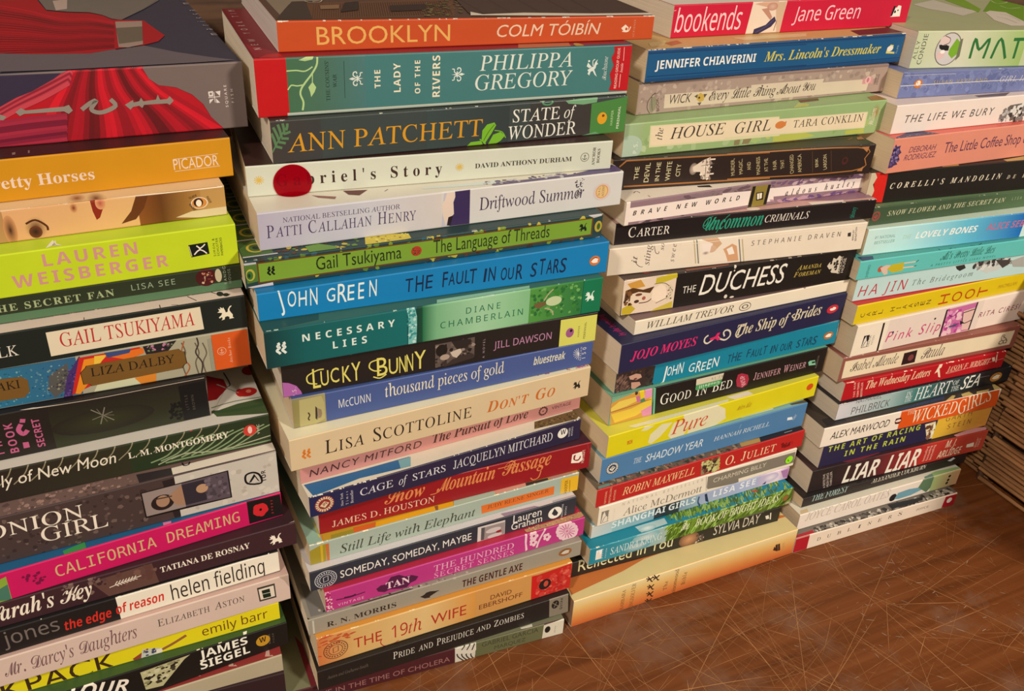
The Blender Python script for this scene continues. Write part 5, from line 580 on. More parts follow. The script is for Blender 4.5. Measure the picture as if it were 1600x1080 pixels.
[['S','g',[[18,54,55],[18,89,88]],0,21.8,0,24],['S','g',[[18,89,88],[18,104,102]],21.8,81,0,24],['S','p',[117,183,176],[[80.3,26.5],[85.2,26.5],[87.2,17.3],[86.6,0.3],[81.6,0.4],[82,16.9]]],['S','n',[[81.6,0.8],[86.8,0.3],[86,25.9],[80.7,26]],[[185,215,206],[58,140,137]],40,2.05,5,1,0],['S','g',[[19,61,47],[29,84,59]],87,95.3,0,24],['S','g',[[29,103,67],[117,181,135]],95.3,107.3,0,24],['S','t','NECESSARY','N',20.4,14,53.2,4.49,0,[218,228,217]],['S','t','LIES','N',37.1,6.3,19.7,4.6,0,[218,228,217]],['S','o','wave',8.9,12.3,7.15,[223,228,218],0,0],['S','g',[[29,103,67],[117,172,128]],90.4,99.4,0,24],['S','g',[[117,172,128],[156,199,159]],99.4,127.2,0,24],['S','g',[[156,199,159],[128,183,131]],127.2,160,0,24],['S','g',[[81,146,64],[43,114,59]],160.1,197.2,0,24],['S','n',[[161.7,3.6],[197.5,3.2],[195.5,22.4],[160.3,22.4]],[[58,126,47],[107,165,86],[39,103,50]],90,2.92,8,1,0],['S','g',[[18,116,76],[18,112,74]],197.5,211.2,0,24],['S','t','DIANE','n',117.8,14.3,22.4,4.05,0,[29,103,71]],['S','t','CHAMBERLAIN','n',101.6,7.3,54.1,4.25,0,[29,103,71]],['S','e',[190,204,155],176.9,13.1,5.54,3.22],['S','p',[112,89,54],[[163.1,12.8],[166.5,14],[171.3,13.2],[171.5,11.3],[166.9,9.5],[164,10.6]]],['S','l',[179,168,127],0.85,[[169.8,14.4],[172.8,18.6],[175.9,21.3]]],['S','l',[179,168,127],0.76,[[170.7,9.1],[175.7,6.9],[177.1,3.3]]],['S','o','griffin',202.7,12.3,7.14,[223,236,219],0,0],['T','p',[37,75,68],[[0.3,11.5],[32.6,10.2],[31,4.1],[-0.4,-0.1]]],['T','p',[140,184,151],[[101.1,4.7],[161.3,4],[159.6,0.7],[98.9,-0.8]]],['S','w',[188,211,191],20,8,'both',1]],
[['S','t','L','h',17.2,2.8,4.5,13.32,0,[219,208,103]],['S','t','U','h',21.8,3.6,4.6,10.09,0,[219,208,103]],['S','t','C','h',27.5,4.4,5,9.98,0,[219,208,103]],['S','t','K','h',34.4,3.2,5,11.31,0,[219,208,103]],['S','t','Y','h',39.8,3,5.5,12.85,0,[219,208,103]],['S','t','B','h',55.1,3.3,6.4,12.81,0,[219,208,103]],['S','t','U','h',62.3,3.1,5.6,10.91,0,[219,208,103]],['S','t','N','h',68.7,2.8,4.1,11.8,0,[219,208,103]],['S','t','N','h',73.2,2.8,4.1,12.43,0,[219,208,103]],['S','t','Y','h',78.1,3.2,7.2,13.11,0,[219,208,103]],['S','l',[219,208,103],0.79,[[23.9,14.9],[20.2,14.8],[14.8,12.4],[13.9,9.5],[15.2,6.9],[19.6,5.6]]],['S','l',[219,208,103],0.82,[[55.4,15],[51.4,13.9],[50.6,10.4],[53.6,7.5],[57.6,7.1]]],['S','l',[219,208,103],0.84,[[52.7,3.5],[56.7,1.7],[60.7,3.7]]],['S','p',[172,97,163],[[0.2,10.6],[3.6,9.6],[7.8,6.8],[10.1,2.7],[10.9,-0.4],[0.1,-0.1]]],['S','t','P.S.','n',7.4,-0.5,6.2,2.21,90,[229,203,219]],['S','p',[105,91,82],[[91.2,18.2],[101.6,18.5],[101.9,3.6],[91.4,1.9]]],['S','p',[92,79,72],[[91.1,18.8],[116.7,19.8],[116.7,5.1],[91.7,1.7]]],['S','n',[[91.6,2.5],[116.3,5.2],[115.8,18.9],[91.5,18.8]],[[57,46,42],[145,128,116],[38,29,28],[106,91,83]],70,3.44,9,1,0],['S','e',[32,26,23],95.3,13.8,3.76,4.38],['S','e',[169,148,132],97.4,8.5,3.1,2.12],['S','p',[196,180,162],[[100.8,11.3],[107.5,13.3],[108.4,10.2],[105.1,6.5],[102.5,8]]],['S','p',[42,35,32],[[101.5,19.2],[111.6,19.7],[115,17.2],[111.7,13],[105,12.8]]],['S','p',[57,47,43],[[95.9,1.1],[102.5,6],[114.4,8.5],[116.7,6.1],[116.3,4.2]]],['S','t','A NOVEL','g',123.6,2.6,14.5,1.39,90,[167,146,153]],['S','t','JILL DAWSON','n',129.5,8.2,39.9,5.46,0,[182,127,159]],['S','p',[210,208,97],[[175.2,21.9],[201.5,21.8],[201.8,0.4],[175.3,0.2]]],['S','e',[157,88,134],182.5,10.5,2.93,3.83],['S','e',[39,23,34],183.3,12,0.98,1.17],['S','t','HARPER','g',189.6,5.8,9,1.3,90,[85,84,43]],['S','t','PERENNIAL','g',194.2,3.6,13.4,1.53,90,[66,64,33]],['S','w',[196,185,172],10,4,'bottom',1]],
[['S','g',[[139,129,78],[161,151,95]],0,19.1,0,20.6],['S','p',[177,167,112],[[4.1,19.2],[16.9,19.4],[18.5,13.9],[18.3,2.8],[11.9,-0.2],[3.5,0.1]]],['S','l',[66,56,33],0.82,[[8.7,9.5],[9.5,7.4],[8.6,5.3],[9.3,3.8]]],['S','p',[58,49,45],[[13.1,13],[14.2,11.3],[14.1,5.8],[13.7,3.1],[12.7,4.3]]],['S','p',[142,121,97],[[14.5,11.2],[16.4,9.8],[16.8,6.9],[16.1,4.3],[14.2,3.9]]],['S','l',[76,70,44],0.47,[[12.5,-0.6],[14.3,0.1],[18.5,-0.1]]],['S','t','McCUNN','n',26.8,8.1,19.3,5.87,0,[214,214,209]],['S','t','thousand pieces of gold','R',55,8.9,78.4,8.98,0,[226,218,192]],['S','t','bluestreak','x',154,9.8,23.1,6.28,0,[214,210,186]],['S','l',[214,213,214],0.34,[[187.4,11.3],[186.1,16.6]]],['S','l',[214,213,214],0.34,[[187.4,11.3],[184.7,16.3]]],['S','l',[214,213,214],0.34,[[187.4,11.3],[183.6,15.4]]],['S','l',[214,213,214],0.34,[[187.4,11.3],[182.9,14.1]]],['S','l',[214,213,214],0.34,[[187.4,11.3],[182.8,12.3]]],['S','l',[214,213,214],0.34,[[187.4,11.3],[183.2,10.5]]],['S','l',[214,213,214],0.34,[[187.4,11.3],[184.2,8.7]]],['S','l',[214,213,214],0.34,[[187.4,11.3],[185.5,7.3]]],['S','l',[214,213,214],0.34,[[187.4,11.3],[187,6.3]]],['S','t','BEACON','g',189.1,5.7,11.3,1.15,90,[214,213,214]],['S','t','150','g',192.3,6.8,9.5,2.72,90,[214,213,214]]],
[['S','o','wave',9.7,10.5,6.48,[214,122,44],0,0],['S','t','LISA SCOTTOLINE','^R',20.4,6.9,94.5,9.61,0,[42,33,27]],['S','t',"DON'T GO",'^J',125.6,7.2,49.6,7.94,0,[197,105,42]],['S','o','griffin',191.8,11.2,6.22,[42,36,30],0,0],['T','n',[[156.3,5.3],[200.9,0.9],[200.2,3],[157.4,7.4]],[[156,77,52],[202,146,115],[177,105,139]],22,2.53,2,1,0]],
[['S','t','NANCY MITFORD','i',5.4,3.7,73.8,5.25,0,[80,43,38]],['S','t','The Pursuit of Love','J',87,4.2,70.4,7.06,0,[80,43,38]],['S','o','ring',169.3,6.1,7.17,[86,45,40],0,0],['S','t','VINTAGE','g',176.1,5.4,15.5,2.49,0,[105,63,57]]],
[['S','g',[[32,37,78],[42,37,67]],0,45.5,0,15.8],['S','o','badge',9.2,7.8,12.17,[214,200,162],[145,51,45],0],['S','t','New York','R',21,2.4,10.1,1.58,90,[208,203,200]],['S','t','Times','R',24.2,2.4,10.1,1.59,90,[208,203,200]],['S','t','Bestseller','R',27.4,2.4,10.1,1.75,90,[208,203,200]],['S','t','CAGE','R',32,5.9,21.7,5.34,0,[218,215,215]],['S','t','of','I',57.6,5.5,5.9,6.27,0,[218,215,215]],['S','t','STARS','R',67,5.9,23,5.02,0,[218,215,215]],['S','t','JACQUELYN MITCHARD','R',95.5,5.6,75.2,6.41,0,[214,211,211]],['S','e',[236,230,216],178.9,8.8,4.08,3.77],['S','t','W','N',177.1,7.8,4.4,3.81,0,[30,29,61]],['S','t','WARNER','g',185.1,4.4,7.1,1.45,90,[203,203,204]],['S','t','BOOKS','g',187.2,4.8,6.9,1.25,90,[203,203,204]],['T','p',[42,102,149],[[1,13],[33.9,11.7],[69.8,11.5],[65.8,2.2],[33.6,4.5],[3,0.3]]],['T','p',[115,167,174],[[61.9,10.9],[70.5,11.1],[66.6,2],[60.1,2.8]]],['T','p',[101,82,47],[[162,10.6],[197.1,10.7],[195.3,4.6],[189.8,1.1],[157.8,3.4]]],['T','n',[[159,3.7],[192.7,2.3],[195.8,8.7],[162.4,9.6]],[[138,114,64],[64,53,32]],60,1.77,4,1,0],['S','w',[229,219,200],24,5,'top',1.3]],
[['S','t','JAMES D. HOUSTON','R',8,3.7,68.7,5.02,0,[227,195,165]],['S','t','Snow','u',42.4,11.7,27.4,9.43,0,[219,134,78]],['S','t','Mountain','u',77.9,11.2,41.5,10.42,0,[219,134,78]],['S','t','Passage','u',124.8,11.8,37,10.9,0,[219,134,78]],['S','l',[219,134,78],0.66,[[73.4,10.7],[77.9,11],[81.5,14.3]]],['S','l',[219,134,78],0.68,[[121.5,19],[127.2,19],[132,19.9],[135.1,16.8]]],['S','l',[219,134,78],0.83,[[154.5,8],[152.9,2.6],[149,1.5],[146.8,3.8]]],['S','p',[241,233,216],[[178.2,15.8],[185.9,16.4],[187.2,8.7],[184.3,6.8],[177.9,8.1]]],['S','l',[147,23,30],0.72,[[180.8,14.8],[180.5,10.6],[183.5,9.2],[185.2,11.7]]],['S','l',[147,23,30],0.72,[[180.4,14.6],[180.3,10.6],[183.5,9.5],[185.1,12.3]]],['S','l',[147,23,30],0.72,[[179.9,14.5],[180,10.7],[183.5,9.8],[185,12.8]]],['S','t','Harcourt','n',188.3,5.9,11.6,2.45,90,[237,211,195]],['S','l',[145,62,67],0.47,[[189.4,22.6],[192.6,12.5]]]],
[['S','p',[158,141,39],[[0.1,12.4],[5.8,14.5],[10.1,15],[10.1,-0.8],[-0.6,0.1]]],['S','p',[200,166,35],[[6.7,15.2],[8.3,15.2],[8.1,-0.6],[6.8,-0.6]]],['S','p',[195,108,46],[[10.1,14.8],[12.3,14.8],[12.1,-0.7],[10.5,-0.7]]],['S','t','Still Life with Elephant','I',19,3.5,93.8,7.07,0,[59,63,52]],['S','p',[220,112,41],[[117,10.7],[173.1,10.3],[173.3,2.5],[117.6,3.4]]],['S','t','JUDY REENE SINGER','R',121.7,6.1,47.2,3.21,0,[107,56,28]],['S','p',[226,178,41],[[178.3,15],[192.2,14.9],[193,0.6],[178.5,1.3]]],['S','t','HARPER','g',184.1,0.1,12.7,2.57,90,[107,73,23]],['S','l',[107,73,23],0.38,[[186.1,1],[185.5,12.1]]],['T','p',[149,139,43],[[15.1,4.4],[30.4,4.2],[28.4,0.7],[13.5,-1.1]]],['T','p',[209,99,39],[[30,5.6],[44.7,5.2],[42,-0.6],[28.3,0.1]]],['T','p',[224,165,26],[[44.7,5.2],[98.3,5],[95.7,-3.3],[42.7,-0.9]]],['T','p',[140,89,43],[[85,5],[87.6,4.9],[85.6,-0.5],[84.1,-0.6]]],['T','p',[145,174,154],[[0.2,123.2],[-1.2,23.5],[0,-1.4],[8.8,-0.9],[9.6,19.1],[3.5,121.9]]],['T','l',[205,189,64],0.78,[[8.2,19.7],[8,4.8]]],['T','l',[205,129,43],0.92,[[9.4,6.7],[8.9,-0.4]]],['T','p',[165,184,162],[[99,5.4],[129.4,4.7],[127.1,-0.3],[97,0.6]]],['T','p',[207,149,128],[[127.5,4.7],[153,4.1],[149.7,-0.6],[129,-0.3]]],['T','p',[58,48,47],[[151.9,3.8],[168.8,3],[168.3,0.2],[150.5,-0.9]]],['T','p',[177,129,117],[[169.2,3.7],[192.4,2.1],[187.8,-2.3],[170.7,-1.2]]],['S','w',[241,233,199],26,6,'top',1.4]],
[['S','o','stamp',10,7.3,14.78,[196,196,198],0,0],['S','t','SOMEDAY, SOMEDAY, MAYBE','G',19.4,4.6,91,6.23,0,[233,228,219]],['S','p',[213,203,197],[[114.9,14.2],[135.4,13.8],[135.6,-0.7],[114.9,0]]],['S','p',[85,82,84],[[117.5,12.7],[120.2,12.5],[119.9,0.8],[117.5,1]]],['S','p',[152,139,136],[[120.2,12.5],[135.2,12.2],[135.3,0.7],[119.9,0.8]]],['S','e',[202,193,189],126.8,7.5,5.77,2.23],['S','e',[202,193,189],128,2.1,5.6,1.75],['S','e',[147,42,50],130.9,4.8,2.15,1.25],['S','t','Lauren','g',141.7,8.4,22,7.24,0,[233,228,219]],['S','t','Graham','g',140.5,2,24.1,6.51,0,[233,228,219]],['S','e',[239,234,221],174.8,6.8,5.51,5.45],['S','p',[47,50,59],[[172.1,6.7],[174,11.3],[177.4,5.9],[176.3,3.7],[174.2,4]]],['S','t','BALLANTINE','g',181.2,0.6,12.6,1.34,90,[206,203,203]],['S','t','BOOKS','g',184.1,1.5,8.5,1.36,90,[206,203,203]],['T','p',[146,127,144],[[133.9,4.4],[159.2,2.7],[162.2,0.7],[135.5,-0.5]]],['T','p',[171,160,169],[[173.6,2.7],[192.5,2.6],[190.4,-1.1],[172.3,0.3]]]],
[['S','p',[173,42,102],[[-0.7,17.6],[3.3,18.3],[4.5,0.4],[0.2,0.1]]],['S','n',[[0.7,0.8],[4.9,0.2],[3.8,19.3],[-0.1,17.4]],[[235,185,201]],24,1.62,3,1,0],['S','p',[83,27,65],[[33.5,7.7],[36.6,9.7],[40.1,9.3],[43.7,14.6],[49.1,14.5],[53.6,11.3],[58.1,10.8],[62.6,7.8],[60.8,4.9],[57.1,4],[54.4,0.9],[48.9,1.8],[42.7,3.7],[39.1,2.6],[34.7,4.8]]],['S','t','TAN','B',40,4.7,16.7,5.79,0,[238,204,215]],['S','l',[80,25,61],0.8,[[6.9,8.6],[15.6,7.6],[26,8.1]]],['S','l',[80,25,61],1.61,[[12.1,8.3],[17.3,7.8],[19.9,8.4]]],['S','t','VINTAGE','g',7.8,2.6,17.3,2.15,0,[229,174,197]],['S','t','THE HUNDRED','R',73.5,7.7,59.2,5.46,0,[231,174,197]],['S','t','SECRET SENSES','R',73.8,1.6,59.1,4.55,0,[230,164,193]],['S','p',[234,198,205],[[140.9,20.3],[142.8,16],[142.7,8.6],[143.8,2],[142.2,1.1],[141.1,10.5]]],['S','e',[234,198,205],150.1,12.8,1.59,1.81],['S','e',[234,198,205],148.8,10.8,1.59,1.82],['S','e',[234,198,205],146.4,12.6,1.58,1.81],['S','e',[234,198,205],146.1,15.7,1.58,1.8],['S','e',[234,198,205],148.5,15.8,1.58,1.8],['S','e',[185,55,126],148,13.5,0.94,1.08],['S','e',[234,198,205],149.8,6.7,1.41,1.62],['S','e',[234,198,205],148.6,5,1.41,1.62],['S','e',[234,198,205],146.5,6.6,1.41,1.61],['S','e',[234,198,205],146.3,9.3,1.4,1.61],['S','e',[234,198,205],148.3,9.4,1.41,1.61],['S','e',[185,55,126],147.9,7.4,0.84,0.96],['S','e',[234,198,205],160.5,8.2,1.43,1.63],['S','e',[234,198,205],159.4,6.4,1.43,1.63],['S','e',[234,198,205],157.2,8.1,1.43,1.62],['S','e',[234,198,205],156.9,10.8,1.42,1.62],['S','e',[234,198,205],159,10.9,1.43,1.62],['S','e',[185,55,126],158.6,8.9,0.85,0.97],['S','l',[234,198,205],1.53,[[156.9,17.2],[154.2,11.9],[152.1,6.5],[150.9,1.3]]],['S','e',[234,198,205],181,6.7,3.06,3.16],['S','e',[234,198,205],180.6,4,3.06,3.17],['S','e',[234,198,205],179,2.4,3.06,3.17],['S','e',[234,198,205],176.6,2,3.05,3.17],['S','e',[234,198,205],173.8,3.1,3.04,3.16],['S','e',[234,198,205],171.1,5.2,3.02,3.14],['S','e',[234,198,205],169.2,8.1,3,3.12],['S','e',[234,198,205],168.3,11.2,2.99,3.1],['S','e',[234,198,205],168.7,13.7,2.98,3.09],['S','e',[234,198,205],170.2,15.4,2.98,3.08],['S','e',[234,198,205],172.6,15.7,2.99,3.09],['S','e',[234,198,205],175.4,14.7,3,3.1],['S','e',[234,198,205],178.1,12.6,3.02,3.12],['S','e',[234,198,205],180.1,9.7,3.04,3.14],['S','e',[234,198,205],174.6,8.9,6.99,7.01],['S','l',[185,55,126],0.52,[[176.6,8.2],[181.4,6.5]]],['S','l',[185,55,126],0.53,[[176.4,7.4],[181,3.7]]],['S','l',[185,55,126],0.53,[[176,6.9],[179.4,1.9]]],['S','l',[185,55,126],0.53,[[175.2,6.7],[176.7,1.5]]],['S','l',[185,55,126],0.52,[[174.3,7],[173.7,2.6]]],['S','l',[185,55,126],0.52,[[173.5,7.7],[170.9,4.9]]],['S','l',[185,55,126],0.52,[[172.9,8.6],[168.8,8.1]]],['S','l',[185,55,126],0.52,[[172.6,9.6],[167.9,11.3]]],['S','l',[185,55,126],0.52,[[172.7,10.5],[168.3,14.1]]],['S','l',[185,55,126],0.52,[[173.2,11],[169.9,15.9]]],['S','l',[185,55,126],0.52,[[174,11.1],[172.5,16.3]]],['S','l',[185,55,126],0.52,[[174.8,10.8],[175.5,15.2]]],['S','l',[185,55,126],0.52,[[175.7,10.1],[178.3,12.9]]],['S','l',[185,55,126],0.52,[[176.3,9.2],[180.4,9.8]]],['S','e',[185,55,126],174.6,8.9,1.86,1.96,[234,198,205]],['T','p',[185,137,98],[[142.4,4.6],[189.1,6],[188.7,1.7],[183.2,-0.5],[142.9,1.5]]],['T','n',[[143.2,2.1],[187.2,0.8],[187.3,6.8],[144.7,5.1]],[[213,171,119],[151,101,98]],50,1.45,3,1,0]],
[['S','n',[[2.5,17.9],[106.4,13],[104.3,19.8],[2.1,25]],[[174,165,148],[123,114,101]],30,3.51,3,1,0],['S','t','R. N. MORRIS','B',11.6,3.3,46.6,4.37,0,[50,42,38]],['S','p',[40,34,30],[[74.8,5.9],[77.4,6.4],[79.3,8.1],[82,8.3],[88.6,6.4],[81.1,5.6],[82.1,2.5],[78.3,3]]],['S','l',[195,190,174],1.15,[[3,13],[3.1,1]]],['S','t','THE GENTLE AXE','Y',105.3,3,45.4,6.43,0,[69,32,31]],['S','o','penguin',184.4,7.7,6.98,[148,95,53],[205,196,178],0,1.5],['S','p',[40,34,30],[[77,6.6],[82.1,7.6],[88.6,6.9],[83,4.2],[80.2,2.8]]],['T','p',[118,114,108],[[2.7,33.8],[15.4,20],[12.4,2],[2.4,2.5]]],['T','p',[64,56,50],[[27.3,1.9],[69.8,1.9],[71.5,-1.3],[36.6,-1.9]]],['T','n',[[7.4,4],[110.9,-0.5],[108.2,4.6],[6.7,7.8]],[[68,60,54],[177,170,155],[118,111,99]],50,2.47,7,1,0],['T','l',[35,30,27],0.98,[[-0.5,2.5],[2.7,-1.6],[4.7,-1.9]]],['T','l',[35,30,27],0.81,[[-0.5,-4.3],[4.2,-2.2]]]],
[['S','g',[[205,117,63],[213,170,103]],0,24.4,0,26.4],['S','g',[[213,170,103],[220,187,126]],24.4,73.3,0,26.4],['S','g',[[220,187,126],[213,149,69]],73.3,110,0,26.4],['S','n',[[0.8,9.2],[24.7,20.9],[19.7,27.9],[0,25.4]],[[189,85,47],[218,149,92]],40,3.67,2,3,0],['S','o','stamp',11.7,11.5,16.89,[109,64,42],0,0],['S','t','THE','G',23.8,7.1,19.1,9.17,0,[175,49,33]],['S','t','19th','I',49.8,5.4,21.2,11.33,0,[175,49,33]],['S','t','WIFE','G',77.5,6.6,26,9.5,0,[175,49,33]],['S','l',[175,49,33],0.63,[[42.9,8.1],[41.9,4.7],[44.6,0.4],[50,-0.1],[54.7,1.7]]],['S','t','DAVID','g',121.6,13.5,16.1,4.33,0,[109,54,33]],['S','t','EBERSHOFF','g',113.2,7,33.3,4.41,0,[109,54,33]],['S','p',[195,37,31],[[153.1,23.7],[184.9,25.7],[185.4,0.6],[153.8,0.5]]],['S','n',[[158.8,0.5],[184.4,-0.3],[183.8,23.8],[156.2,22.5]],[[220,102,81],[205,64,54]],70,3.96,4,1,0],['S','p',[204,32,29],[[153,24.4],[156.9,24.2],[157.3,1.1],[153.8,0.9]]],['S','e',[40,28,28],164.2,12.3,4.87,5.15],['S','e',[195,75,58],165,12.6,1.85,2.99],['S','t','RANDOM','g',175.3,2.9,12.8,1.45,90,[119,32,29]],['S','t','HOUSE','g',178.7,5.6,11.4,1.45,90,[119,32,29]],['S','w',[234,217,170],16,4,'top',1]],
[['S','t','PRIDE and PREJUDICE','^R',51.4,8,58.7,6.62,0,[217,212,196]],['S','t','Austen and Grahame-Smith','I',6.2,8.6,27.8,2.89,0,[99,90,82]],['S','t','and ZOMBIES','^R',112,8.7,36.8,5.89,0,[217,212,196]],['S','p',[134,123,106],[[168.5,21.7],[183.7,21.8],[185.5,-0],[169.9,1]]],['S','e',[35,30,26],174,12,3.05,3.95],['S','l',[134,123,106],0.53,[[171.7,14.1],[176.4,9.6]]],['S','l',[134,123,106],0.53,[[174.9,14.2],[173.2,9.3]]],['S','t','QUIRK','N',179.9,5.4,11.1,1.89,90,[35,30,26]]],
[['S','t','LOVE IN THE TIME OF CHOLERA','g',14.9,3.6,98.8,4.82,0,[150,103,98]],['S','p',[204,199,181],[[117.3,15.7],[133.7,16.3],[132.3,-0.6],[117.6,-1.8]]],['S','l',[52,49,46],0.94,[[125.9,16.5],[118.9,8.5],[124.4,-0.3]]],['S','l',[52,49,46],0.94,[[128.8,15.4],[122.3,7.2],[127.9,-1.7]]],['S','l',[52,49,46],0.94,[[131.8,14.3],[125.7,5.9],[131.4,-3]]],['S','l',[52,49,46],0.94,[[134.8,13.2],[129.2,4.6],[134.9,-4.3]]],['S','g',[[96,99,66],[104,105,72]],132.7,185.5,0,15.1],['S','p',[213,207,189],[[117.3,13.7],[124.9,18.8],[132.9,17.9],[133.2,7.8],[130.1,5.5],[117.4,9.7]]],['S','l',[52,49,46],0.94,[[122.2,11.9],[125.9,17.1]]],['S','l',[52,49,46],0.94,[[126.1,10.4],[128.8,16]]],['S','l',[52,49,46],0.95,[[130,8.9],[131.8,14.9]]],['S','t','GABRIEL GARCIA','g',137.4,9.2,43.5,4.54,0,[66,67,47]],['S','t','MARQUEZ','g',147.2,3.1,24.1,3.71,0,[66,67,47]],['S','p',[214,207,185],[[185.1,14.4],[201.2,15.2],[201.2,-0.2],[184.5,0.8]]],['S','e',[32,28,25],188.4,8.9,2.27,3.34],['S','t','VINTAGE','g',195,3.3,7.2,1.02,90,[125,118,104]],['T','p',[116,112,90],[[177.9,3],[202.2,4],[201.5,0.2],[176.1,1.1]]],['T','p',[204,197,177],[[167.5,2.7],[177,3.3],[176.3,0.4],[168,1.3]]],['T','p',[115,35,45],[[14.2,46.4],[18.1,37.8],[21.6,-5.5],[17.5,-4.1]]]],
[['S','t','bookends','k',2.4,3.9,53.7,14.78,0,[239,195,196]],['S','p',[226,204,181],[[63.4,21.4],[92.5,21.8],[90,-0.5],[61.1,-0.2]]],['S','p',[203,160,131],[[65.1,20],[77.8,22.2],[85.6,22],[83.6,16.9],[77.9,17.1]]],['S','p',[184,132,111],[[71.4,16.5],[76.8,17.1],[81.7,11],[80.5,8.9]]],['S','p',[52,44,77],[[67.5,0.1],[67.9,3.3],[77.3,5.9],[81,9.3],[83.8,11.3],[85.7,8.2],[82.2,4.4],[72,-0.1]]],['S','l',[83,74,113],0.45,[[69.5,1],[77.6,4.6],[83.8,9.2]]],['S','p',[203,170,140],[[82.7,20.3],[92,21.3],[90.7,-0.3],[87.9,-0.4]]],['S','l',[80,47,40],0.45,[[86.3,8.2],[85.1,1.7]]],['S','e',[208,169,149],80.5,17.9,4.52,2.65,[184,132,111]],['S','l',[236,182,185],0.33,[[-12.5,16],[-5.4,15.5],[-1.7,17.2],[1.7,18.1]]],['S','t','Jane Green','k',99.8,7.2,61.3,9.85,0,[239,190,196]],['S','p',[235,223,208],[[191.4,7.1],[193.2,14.5],[195.5,13.3],[196.8,15.1],[199.8,14.6],[200.7,7.2]]],['S','e',[27,18,21],194.9,10.6,0.91,0.98],['S','e',[27,18,21],197.4,11.6,0.65,0.59],['S','p',[27,18,21],[[192.5,14.8],[194.6,14.3],[193,7.9],[191.5,7.3]]],['S','w',[225,209,186],4,2,'both',1],['T','p',[203,18,77],[[129.6,-4],[209.5,-1.7],[183.2,-27.7],[152.8,-17.7]]]],
[['S','h',[[22,69,114],[22,69,114]],0,222.3,18.4,20.9],['S','h',[[22,69,114],[22,69,114]],0,222.3,0,2.5],['S','l',[18,53,94],0.49,[[0.3,18.6],[129.5,17.7]]],['S','l',[18,53,94],0.51,[[1.4,4],[133.5,3.3]]],['S','l',[18,53,94],0.53,[[80.4,19.5],[220.5,19.4]]],['S','l',[18,53,94],0.55,[[84.4,2.4],[223.8,3.4]]],['S','t','JENNIFER CHIAVERINI','N',6.8,8.4,80.6,5.44,0,[231,229,220]],['S','t',"Mrs. Lincoln's Dressmaker",'J',94.8,8,106.2,6.48,0,[205,190,81]],['S','p',[208,195,112],[[206.9,7.2],[207.2,10],[209.8,13.3],[212.8,12.9],[213.2,10.4],[210.3,8.4],[215.4,7.8],[215.6,6.5]]],['S','e',[231,220,200],210.1,10.5,2.89,2],['S','t','PLUME','g',218.3,6.7,5.8,1.66,90,[141,163,169]],['S','w',[231,218,196],46,4,'top',1.5],['S','w',[222,210,191],22,6,'bottom',1],['T','p',[173,100,58],[[21.4,14.6],[34.7,19.2],[33.7,11.7],[22.2,6.9]]],['T','p',[205,173,117],[[10.9,17.1],[27.6,20.9],[17,8.1],[6.3,7]]],['T','p',[208,182,136],[[78.1,17.1],[143.3,16.8],[135.5,7.9],[82.1,8.1]]],['T','p',[79,39,39],[[184.1,16.4],[239.5,20.1],[225.8,2.5],[179.2,2.2]]]],
[['S','n',[[0.6,0.7],[88,-1.3],[83.5,19.3],[0.8,20.3]],[[177,155,140],[152,129,117],[187,166,149]],80,4.05,3,1,0],['S','n',[[96.2,1.8],[215.8,1],[214.5,20.8],[92,20.6]],[[178,158,142],[148,127,115],[191,170,152]],80,4.57,4,1,0],['S','h',[[138,114,105],[138,114,105]],8.1,212.7,19.8,22],['S','p',[209,191,166],[[20.5,12.6],[197.4,11.2],[196.5,2],[21.2,3.2]]],['S','p',[209,191,166],[[90.1,14.1],[153.8,14.3],[151.6,4.1],[92.6,3]]],['S','t','WICK','i',24.9,5.8,17.1,6.09,0,[76,63,54]],['S','p',[193,159,72],[[46,9.8],[48.8,11.7],[52.3,9.8],[52.5,6.2],[49.5,5.1],[46.7,7.1]]],['S','p',[88,80,65],[[44.2,9.5],[46.8,10.9],[46.8,8.2]]],['S','p',[88,80,65],[[51.5,10.6],[54.5,10.5],[52.7,7.8]]],['S','p',[88,80,65],[[47.5,4.8],[50.9,5],[49.6,2.8]]],['S','e',[63,57,44],48.4,8.3,0.85,0.74],['S','t','Every Little Thing About','s',56.4,5.6,77.7,6.39,0,[64,55,47]],['S','t','You','s',136.4,6.3,11,6.35,0,[64,55,47]],['S','l',[83,74,62],0.45,[[10.6,0.8],[8.1,4.4],[8.5,9.6],[13,14.4]]],['S','e',[139,133,107],12.2,6.7,2.45,5.29],['S','l',[83,74,62],0.35,[[14.6,13.9],[10.8,12.8],[11.1,7.7],[12.4,2.3]]],['S','t','BOOK','g',17.9,1.9,9.1,1.97,103,[83,70,62]],['S','p',[203,143,142],[[190.6,11.7],[200.1,12.5],[200.9,7.3],[191.1,7.6]]],['S','e',[220,180,173],195.7,10.4,2.55,3.04],['S','e',[191,115,123],195.7,10.4,1.28,1.96],['S','t','WASHINGTON','g',203.9,6.1,8.1,1.55,90,[111,90,86]],['S','t','SQUARE','g',206,6.1,8.2,1.28,90,[111,90,86]],['S','w',[228,212,189],10,4,'top',1]],
